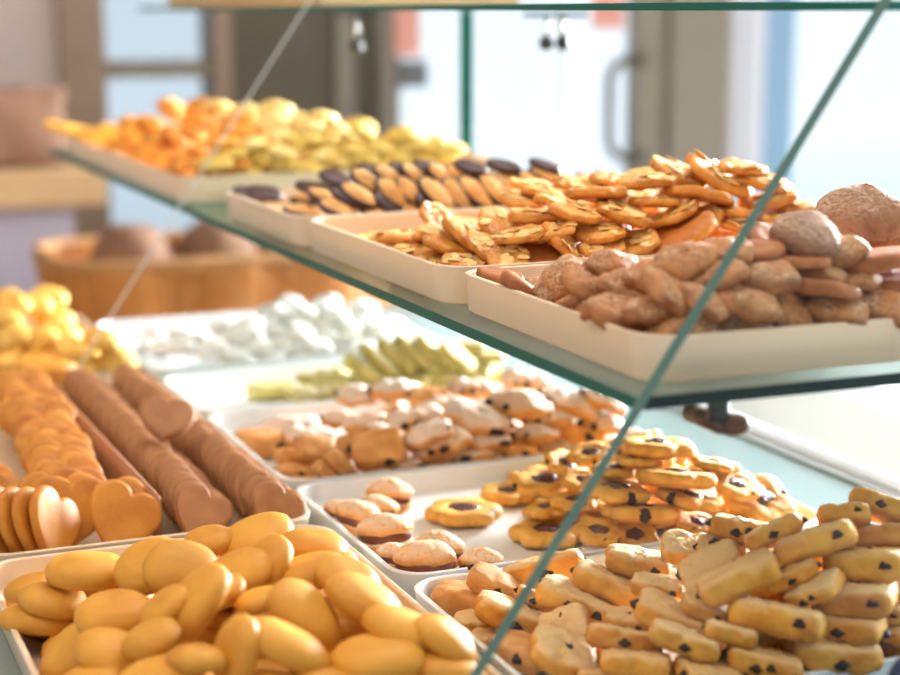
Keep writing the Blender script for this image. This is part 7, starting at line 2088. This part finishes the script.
# ------------------------------------------------------------------ trays
def rrect(x0, x1, y0, y1, r, n=7):
    pts = []
    for cx, cy, a0 in ((x1-r, y1-r, 0), (x0+r, y1-r, 90), (x0+r, y0+r, 180), (x1-r, y0+r, 270)):
        for k in range(n):
            a = math.radians(a0+90*k/(n-1)); pts.append((cx+r*math.cos(a), cy+r*math.sin(a)))
    return pts
def tray(name, t, label, mat):
    v0, v1, u0, u1, zb, h = TRAYS[t]
    bm = bmesh.new(); secs = []
    # outside bottom, outside wall, lip, inside wall, floor
    spec = [(.010, .0008, .016), (.006, .0, .020), (.003, .002, .022), (.0005, h-.0015, .026), (0, h-.0004, .026), (.001, h, .026), (.0035, h, .024), (.0045, h-.001, .023), (.0065, .008, .019), (.009, .0048, .016), (.016, .004, .012)]
    for ins, z, r in spec:
        secs.append([bm.verts.new((x, y, z)) for x, y in rrect(v0+ins, v1-ins, u0+ins, u1-ins, r)])
    for a, b in zip(secs, secs[1:]):
        for k in range(len(a)):
            bm.faces.new((a[k], a[(k+1) % len(a)], b[(k+1) % len(a)], b[k]))
    bm.faces.new(secs[0]); bm.faces.new(secs[-1])
    o = link(name, finish(bm, name, mat)); o.location = (0, 0, ZD+zb)
    md = o.modifiers.new('n', 'WEIGHTED_NORMAL'); md.keep_sharp = True
    return tag(o, label, 'tray', 'cream display trays')
tray('display_tray', 'L0', 'cream tray full of smooth yellow oval biscuits at the front left of the deck', M['tray_warm_lit'])
tray('display_tray', 'L1', 'cream tray holding rows of standing golden and brown heart biscuits', M['tray_warm_lit'])
tray('display_tray', 'L2', 'cream tray of lumpy yellow biscuits behind the heart biscuits', M['tray_warm_lit'])
tray('display_tray', 'M0', 'lowest nearest tray under the sugared chocolate chip biscuits', M['tray'])
tray('display_tray', 'M1', 'white tray with one flower biscuit lying alone in its empty middle', M['tray'])
tray('display_tray', 'M2', 'cream tray of white dusted biscuits and toasted blocks behind the flower biscuits', M['tray'])
tray('display_tray', 'M3', 'half empty pale tray with green biscuits heaped at its right', M['tray'])
tray('display_tray', 'M4', 'farthest tray on the lower deck holding white sugar coated biscuits', M['tray'])
tray('display_tray', 'A', 'cream tray of brown macaroons at the near corner of the upper glass shelf', M['tray_warm_lit'])
tray('display_tray', 'B', 'cream tray of flaked almond biscuits on the upper glass shelf', M['tray_warm_lit'])
tray('display_tray', 'C', 'cream tray of dark chocolate bottomed biscuits on the upper glass shelf', M['tray_warm_lit'])
tray('display_tray', 'D', 'long cream tray of golden biscuits at the far end of the upper shelf', M['tray_warm_lit'])

# ------------------------------------------------------------------ the glass display case
def slant(z): return .429+(z-.2)*.69
def panel(name, u0, u1, ztop, label, edge):
    """upright glass partition whose front edge leans back"""
    zb = .001
    prof = [(slant(zb), zb), (.868, zb), (.868, ztop), (slant(ztop), ztop)]
    bm = bmesh.new()
    a = [bm.verts.new((x, u0, z)) for x, z in prof]; b = [bm.verts.new((x, u1, z)) for x, z in prof]
    bm.faces.new(a); bm.faces.new(b[::-1])
    for k in range(4):
        f = bm.faces.new((a[k], b[k], b[(k+1) % 4], a[(k+1) % 4])); f.material_index = 1
    o = link(name, finish(bm, name, [M['glass'], edge], False)); o.location = (0, 0, ZD)
    return tag(o, label, 'glass panel')
panel('glass_partition', .760, .770, .56, 'near upright glass end panel whose slanting edge crosses the macaroons', M['paleedge'])
panel('glass_partition', 1.753, 1.760, .56, 'far upright glass partition with thin pale slanting edge beside golden biscuits', M['litedge'] if 'litedge' in M else M['paleedge'])
def shelf(name, u0, u1, zt, th, vb, label, near_edge):
    v0 = slant(zt)
    bm = bmesh.new(); add_box(bm, ((v0+vb)/2, (u0+u1)/2, zt-th/2), (vb-v0, u1-u0, th))
    bmesh.ops.recalc_face_normals(bm, faces=bm.faces[:])
    for f in bm.faces:
        if abs(f.normal.z) < .5: f.material_index = 2 if (f.normal.y < -.5) else 1
    o = link(name, finish(bm, name, [M['shelfglass'], M['edge'], near_edge], False)); o.location = (0, 0, ZD)
    return tag(o, label, 'glass shelf')
shelf('glass_shelf', .7705, 1.7525, .2, .007, .866, 'green edged glass shelf carrying the macaroon and almond biscuit trays', M['darkedge'])
shelf('glass_shelf', 1.7605, 2.56, .2, .007, .866, 'far glass shelf carrying the long tray of golden biscuits', M['edge'])
shelf('glass_shelf', .7705, 1.7525, .405, .005, .866, 'upper glass shelf seen edge-on along the top of the photo at right', M['edge'])
shelf('glass_shelf', 1.7605, 2.56, .405, .005, .866, 'upper glass shelf seen edge-on at top left under a beige board', M['edge'])
o = box_obj('glass_upright', (.850, 1.982, .2005), (.860, 2.000, .3995), [M['glass'], M['edge']]); o.location.z = ZD
for p in o.data.polygons:
    if abs(p.normal.x) < .5: p.material_index = 1
tag(o, 'narrow teal glass upright standing on the shelf behind the golden biscuits', 'glass panel')
b = box_obj('board', (.60, 1.80, .4055), (.84, 2.50, .425), M['beigewood'], bev=.003); b.location.z = ZD
tag(b, 'beige board lying on the top shelf at the upper left', 'board')
def bracket(u, v, z, label):
    r = empty('shelf_bracket', (v, u, z+ZD))
    bm = bmesh.new(); tube_bm(bm, [(0, -.004, 0), (0, .030, 0)], .0050, 16); link('pin', finish(bm, 'pin', M['knob']), r)
    bm = bmesh.new(); bmesh.ops.create_uvsphere(bm, u_segments=20, v_segments=12, radius=.0072)
    for q in bm.verts: q.co = Vector((q.co.x*1.3+.009, q.co.y-.002, q.co.z*.85-.001))
    link('knob', finish(bm, 'knob', M['knob']), r)
    bm = bmesh.new(); tube_bm(bm, [(0, 0, .002), (0, 0, .0125)], .006, 14); link('pad', finish(bm, 'pad', M['dark']), r)
    tag(r, label, 'shelf bracket')
bracket(.776, .482, .180, 'dark bronze shelf support under the near edge of the glass shelf')
def hanger(v, u, zt, ln, n, label):
    r = empty('shelf_hook', (v, u, zt+ZD))
    for k in range(n):
        dx = (k-(n-1)/2)*.020
        bm = bmesh.new(); tube_bm(bm, [(dx, 0, 0), (dx, 0, -ln)], .0022, 10); link('rod', finish(bm, 'rod', M['steel']), r)
        bm = bmesh.new(); bmesh.ops.create_uvsphere(bm, u_segments=16, v_segments=10, radius=.0085)
        for q in bm.verts: q.co += Vector((dx, 0, -ln-.006))
        link('ball_end', finish(bm, 'ball_end', M['dark']), r)
    bm = bmesh.new(); add_box(bm, (0, 0, -.002), (.03+.02*n, .016, .004)); link('plate', finish(bm, 'plate', M['dark'], False), r)
    tag(r, label, 'hook')
hanger(.72, 2.02, .397, .034, 1, 'single ball-ended rod hanging from the top shelf at centre left')
hanger(.835, 1.70, .397, .026, 2, 'pair of ball-ended rods hanging from the top shelf')
deck = empty('display_counter', (0, 0, 0))
box_obj('deck', (.10, .62, ZD-.03), (.868, 2.165, ZD), M['deck'], deck, .002)
box_obj('cabinet_body', (.14, .66, .10), (.85, 2.14, ZD-.03), M['cabinet'], deck)
box_obj('plinth', (.18, .70, 0), (.82, 2.10, .10), M['greyframe'], deck)
tag(deck, 'white display counter whose grey-green deck carries the lower trays', 'counter')
r = empty('rear_rail', (0, 0, ZD))
box_obj('channel', (.869, .765, -.02), (.895, 2.165, .004), M['steel'], r, .001)
box_obj('lip', (.884, .765, .004), (.889, 2.165, .012), M['whiteframe'], r)
tag(r, 'steel sliding track along the rear edge of the counter', 'rail')
# things at the near corner and crumbs
bm = bmesh.new(); add_box(bm, (0, 0, .020), (.004, .47, .036)); bmesh.ops.bevel(bm, geom=bm.edges[:], offset=.0012, segments=2, affect='EDGES')
o = link('divider_strip', finish(bm, 'divider_strip', M['divider'])); o.location = (.272, 1.455, ZD+.0055); o.rotation_euler = (0, 0, .012)
tag(o, 'thin brown divider strip standing between the golden and the cocoa heart biscuits', 'divider')
bm = bmesh.new(); add_box(bm, (0, 0, .0325), (.15, .06, .065)); bmesh.ops.bevel(bm, geom=bm.edges[:], offset=.022, segments=6, affect='EDGES', profile=.5)
o = link('blue_box', finish(bm, 'blue_box', M['blue'])); o.location = (.622, .690, ZD); tag(o, 'dark blue rounded box at the bottom right corner of the photo', 'box')
def crumb(x, y, z, r, m, label, seed):
    bm = blob(r, seed, .7); o = link('crumb', finish(bm, 'crumb', m)); o.location = (x, y, ZD+z); tag(o, label, 'crumb')
crumb(.437, 1.262, .0062, .0035, M['chip'], 'dark chocolate crumb lying on the white tray behind the sandwich biscuits', 3)

# ------------------------------------------------------------------ the shop around it
struct(box_obj('floor', (-3, -2.5, -.05), (6, 4.0, 0), M['floor']))
struct(box_obj('ceiling', (-3, -2.5, 2.7), (6, 4.3, 2.8), M['wall']))
def slab(name, x0, x1, z0, z1, m, y0=4.0, y1=4.08, parent=None): return box_obj(name, (x0, y0, z0+ZD), (x1, y1, z1+ZD), m, parent)
struct(slab('wall_left', -3, .70, -.9, 1.8, M['wall'])); 
struct(slab('trim_1', .70, .80, -.9, 1.8, M['trimwood'], 3.95, 4.1))
w1 = empty('window_1'); struct(w1)
slab('pane', .80, 1.06, -.6, 1.8, M['tintpane'], 4.03, 4.036, w1); slab('sill', .80, 1.06, -.66, -.6, M['whiteframe'], 3.98, 4.1, w1)
slab('lower_panel', .80, 1.06, -.9, -.66, M['cabinet'], 4.0, 4.08, w1); slab('crossbar', .80, 1.06, .245, .285, M['greyframe'], 4.0, 4.06, w1)
struct(slab('trim_2', 1.06, 1.10, -.9, 1.8, M['trimwood'], 3.96, 4.1))
struct(slab('wall_back', 1.10, 1.50, -.9, 1.8, M['darktaupe']))
struct(slab('trim_3', 1.365, 1.41, -.9, 1.8, M['greyframe'], 3.97, 4.0)); struct(slab('trim_4', 1.47, 1.52, -.9, 1.8, M['greyframe'], 3.95, 4.1))
w2 = empty('window_2'); struct(w2)
slab('pane', 1.52, 1.96, -.7, 1.8, M['pane'], 4.03, 4.036, w2); slab('sill', 1.52, 1.96, -.9, -.7, M['whiteframe'], 4.0, 4.08, w2)
d = empty('door_1'); struct(d)
slab('pane', 1.98, 2.205, -.85, 1.75, M['pane'], 4.03, 4.036, d)
slab('stile', 2.205, 2.285, -.9, 1.8, M['greyframe'], 4.0, 4.06, d)
slab('lower_rail', 1.98, 2.205, -.9, -.8, M['greyframe'], 4.0, 4.06, d)
bm = bmesh.new()
pts = [(2.225, 4.0, .272)]
for k in range(7):
    a = math.radians(90+15*k); pts.append((2.145+.052*math.cos(a)-.0, 3.94, .222+.052*math.sin(a)))
for k in range(7):
    a = math.radians(180+15*k); pts.append((2.145+.052*math.cos(a), 3.94, .075+.052*math.sin(a)))
pts.append((2.225, 4.0, .022))
tube_bm(bm, pts, .013, 12)
h = link('handle', finish(bm, 'handle', M['darktaupe']), d); h.location.z = ZD
struct(slab('trim_5', 2.298, 2.475, -.9, 1.8, M['greyframe'], 3.98, 4.08))
struct(slab('trim_6', 2.475, 2.50, -.9, 1.8, M['whiteframe'], 3.96, 4.1)); struct(slab('trim_7', 2.505, 2.56, -.9, 1.8, M['whiteframe'], 3.94, 4.1))
struct(slab('trim_8', 2.565, 2.68, -.9, 1.8, M['blueframe'], 3.98, 4.08))
w3 = empty('window_3'); struct(w3)
slab('pane', 2.68, 4.6, -.85, 1.8, M['pane'], 4.03, 4.036, w3); slab('sill', 2.68, 4.6, -.9, -.85, M['whiteframe'], 4.0, 4.08, w3)
struct(slab('wall_right', 4.6, 6, -.9, 1.8, M['wall']))
for x0, x1, z0, z1, lab in ((1.50, 1.565, .29, .62, 'coral pink paper stuck on the window left of the teal glass edge'), (2.08, 2.175, .352, .60, 'coral pink paper on the glass door above the handle')):
    p = slab('hanging_paper', x0, x1, z0, z1, M['pink'], 3.93 if x0 < 1.51 else 4.02, 3.935 if x0 < 1.51 else 4.025); tag(p, lab, 'paper')
p = slab('hanging_card', 1.51, 1.585, .215, .28, M['greypaper'], 3.93, 3.945); tag(p, 'small grey card below the coral paper on the window', 'card')

bw = empty('back_counter', (0, 0, 0))
box_obj('worktop', (1.25, 1.0, .83), (1.95, 3.4, .86), M['whiteframe'], bw, .003)
box_obj('cabinet_body', (1.29, 1.04, 0), (1.92, 3.36, .83), M['cabinet'], bw)
tag(bw, 'white worktop behind the display case at the right', 'counter')
# side table, wicker basket, paper bag at the far left
tb = empty('side_table', (0, 0, 0))
box_obj('table_top', (.15, 2.60, ZD-.171), (1.15, 3.25, ZD-.131), M['beigewood'], tb, .004)
for x in (.22, 1.08):
    for y in (2.70, 3.18): box_obj('leg', (x-.03, y-.03, 0), (x+.03, y+.03, ZD-.171), M['beigewood'], tb)
tag(tb, 'beige wooden table standing behind the far end of the display counter', 'table')
bk = empty('wicker_basket', (.76, 2.88, ZD-.124))
bm = bmesh.new(); nst = 44
def bpt(a, zz, off=0):
    c, s = math.cos(a), math.sin(a); r = (abs(c)**4+abs(s)**4)**-.25
    k = 1+.10*zz/.14
    return Vector(((.27*k+off)*r*c, (.16*k+off)*r*s, zz))
for lv in range(10):
    pts = [bpt(2*math.pi*k/88, .006+lv*.0112, .006 if k % 8 < 4 else -.005) for k in range(89)]
    tube_bm(bm, pts, .0068, 6)
link('weave', finish(bm, 'weave', M['wicker']), bk)
bm = bmesh.new()
for k in range(nst):
    a = 2*math.pi*k/nst; tube_bm(bm, [bpt(a, 0), bpt(a, .118)], .005, 6)
link('stakes', finish(bm, 'stakes', M['wicker']), bk)
bm = bmesh.new(); tube_bm(bm, [bpt(2*math.pi*k/88, .118) for k in range(89)], .011, 8); link('rim', finish(bm, 'rim', M['rim']), bk)
bm = bmesh.new(); rounded(bm, [(0, .006), (1, .006), (1, .001), (0, .001)], lambda t: tuple(bpt(t, 0))[:2], na=44); link('base', finish(bm, 'base', M['wicker']), bk)
tag(bk, 'honey coloured wicker basket standing beyond the far end of the counter', 'basket')
for k, (x, y, w, lab) in enumerate(((.615, 2.88, .13, 'left dark loaf lying in the wicker basket'), (.765, 2.88, .13, 'middle dark loaf lying in the wicker basket'), (.91, 2.88, .12, 'right dark loaf lying in the wicker basket'))):
    me = shell('loaf', lens(.145, 3.2, 5, .8, .55), ell(w*1.12, .20, 2.6), M['bread'], na=36, amp=.005, freq=18, seed=k)
    o = link('loaf', me); o.location = (x, y, ZD-.124+.088); tag(o, lab, 'bread', 'loaves in the wicker basket')
sh = empty('bench', (0, 0, 0))
box_obj('top_board', (.10, 3.3, ZD+.03), (.66, 3.62, ZD+.10), M['beigewood'], sh, .006)
box_obj('side_panel', (.12, 3.32, 0), (.60, 3.60, ZD+.03), M['lilac'], sh)
tag(sh, 'beige topped bench against the left wall', 'bench')
bm = bmesh.new(); add_box(bm, (0, 0, .075), (.20, .16, .15)); bmesh.ops.subdivide_edges(bm, edges=bm.edges[:], cuts=6, use_grid_fill=True)
for v in bm.verts:
    v.co += noise.noise_vector(v.co*14)*.016
    if v.co.z < .004: v.co.z = 0
o = link('paper_bag', finish(bm, 'paper_bag', M['kraft'])); o.location = (.50, 3.45, ZD+.10)
tag(o, 'brown paper bag standing on the beige bench at far left', 'bag')

# outdoors beyond the shop window
g = box_obj('ground_outside', (-12, 4.1, -.06), (25, 16, -.01), M['pavement']); struct(g)
f = box_obj('facade_outside', (-14, 15, -.06), (30, 15.4, 6), M['facade']); struct(f)

# ------------------------------------------------------------------ light
w = bpy.data.worlds.new('daylight'); SC.world = w; w.use_nodes = True
bg = w.node_tree.nodes['Background']; bg.inputs[0].default_value = (.86, .94, 1, 1); bg.inputs[1].default_value = 0.6
def lamp(name, kind, loc, power, col, size=1, aim=None, sy=None):
    l = bpy.data.lights.new(name, kind); l.energy = power; l.color = col
    o = bpy.data.objects.new(name, l); COL.objects.link(o); o.location = loc
    if kind == 'AREA':
        l.size = size
        if sy: l.shape = 'RECTANGLE'; l.size_y = sy
    if aim is not None: o.rotation_euler = (Vector(aim)-Vector(loc)).to_track_quat('-Z', 'Y').to_euler()
    return o
s = lamp('sun', 'SUN', (0, -10, 10), 3.0, (1, .97, .93), aim=(-2, 0, -2)); s.data.angle = .05
lamp('assumed_warm_lamp', 'AREA', (-.5, .9, 2.65), 16, (1, .82, .58), .9, (.2, 1.1, .9))  # unseen lamp, assumed from the warm light on the left trays
lamp('added_centre_lamp', 'AREA', (.9, 1.5, 2.65), 22, (1, .95, .88), 1.0, (.6, 1.4, .9))  # unseen lamp added overhead to light the case
right_added = lamp('added_right_light', 'AREA', (3.2, 2.5, 1.52), 250, (.90, .95, 1), 1.6, (.55, 1.5, .95))  # unseen area lamp added inside the shop to brighten trays from the right
right_added.data.spread = 1.35
lamp('front_fill_light', 'AREA', (-1.6, -1.2, 2.1), 9, (1, .90, .76), 1.6, (.5, 1.3, .95))  # unseen fill light added to soften the side facing the camera

# ------------------------------------------------------------------ camera
cd = bpy.data.cameras.new('camera'); cam = bpy.data.objects.new('camera', cd); COL.objects.link(cam)
cd.sensor_width = 36; cd.lens = 1710/900*36; cd.clip_start = .02
cam.location = (0, 0, ZD+.4)
cam.rotation_euler = (math.pi/2-math.atan(327/1710), 0, -math.radians(22.7))
cd.dof.use_dof = True; cd.dof.focus_distance = 1.14; cd.dof.aperture_fstop = 4.0
SC.camera = cam
SC.view_settings.view_transform = 'Standard'; SC.view_settings.look = 'None'; SC.view_settings.exposure = -.06; SC.view_settings.gamma = 1; SC.view_settings.use_curve_mapping = False
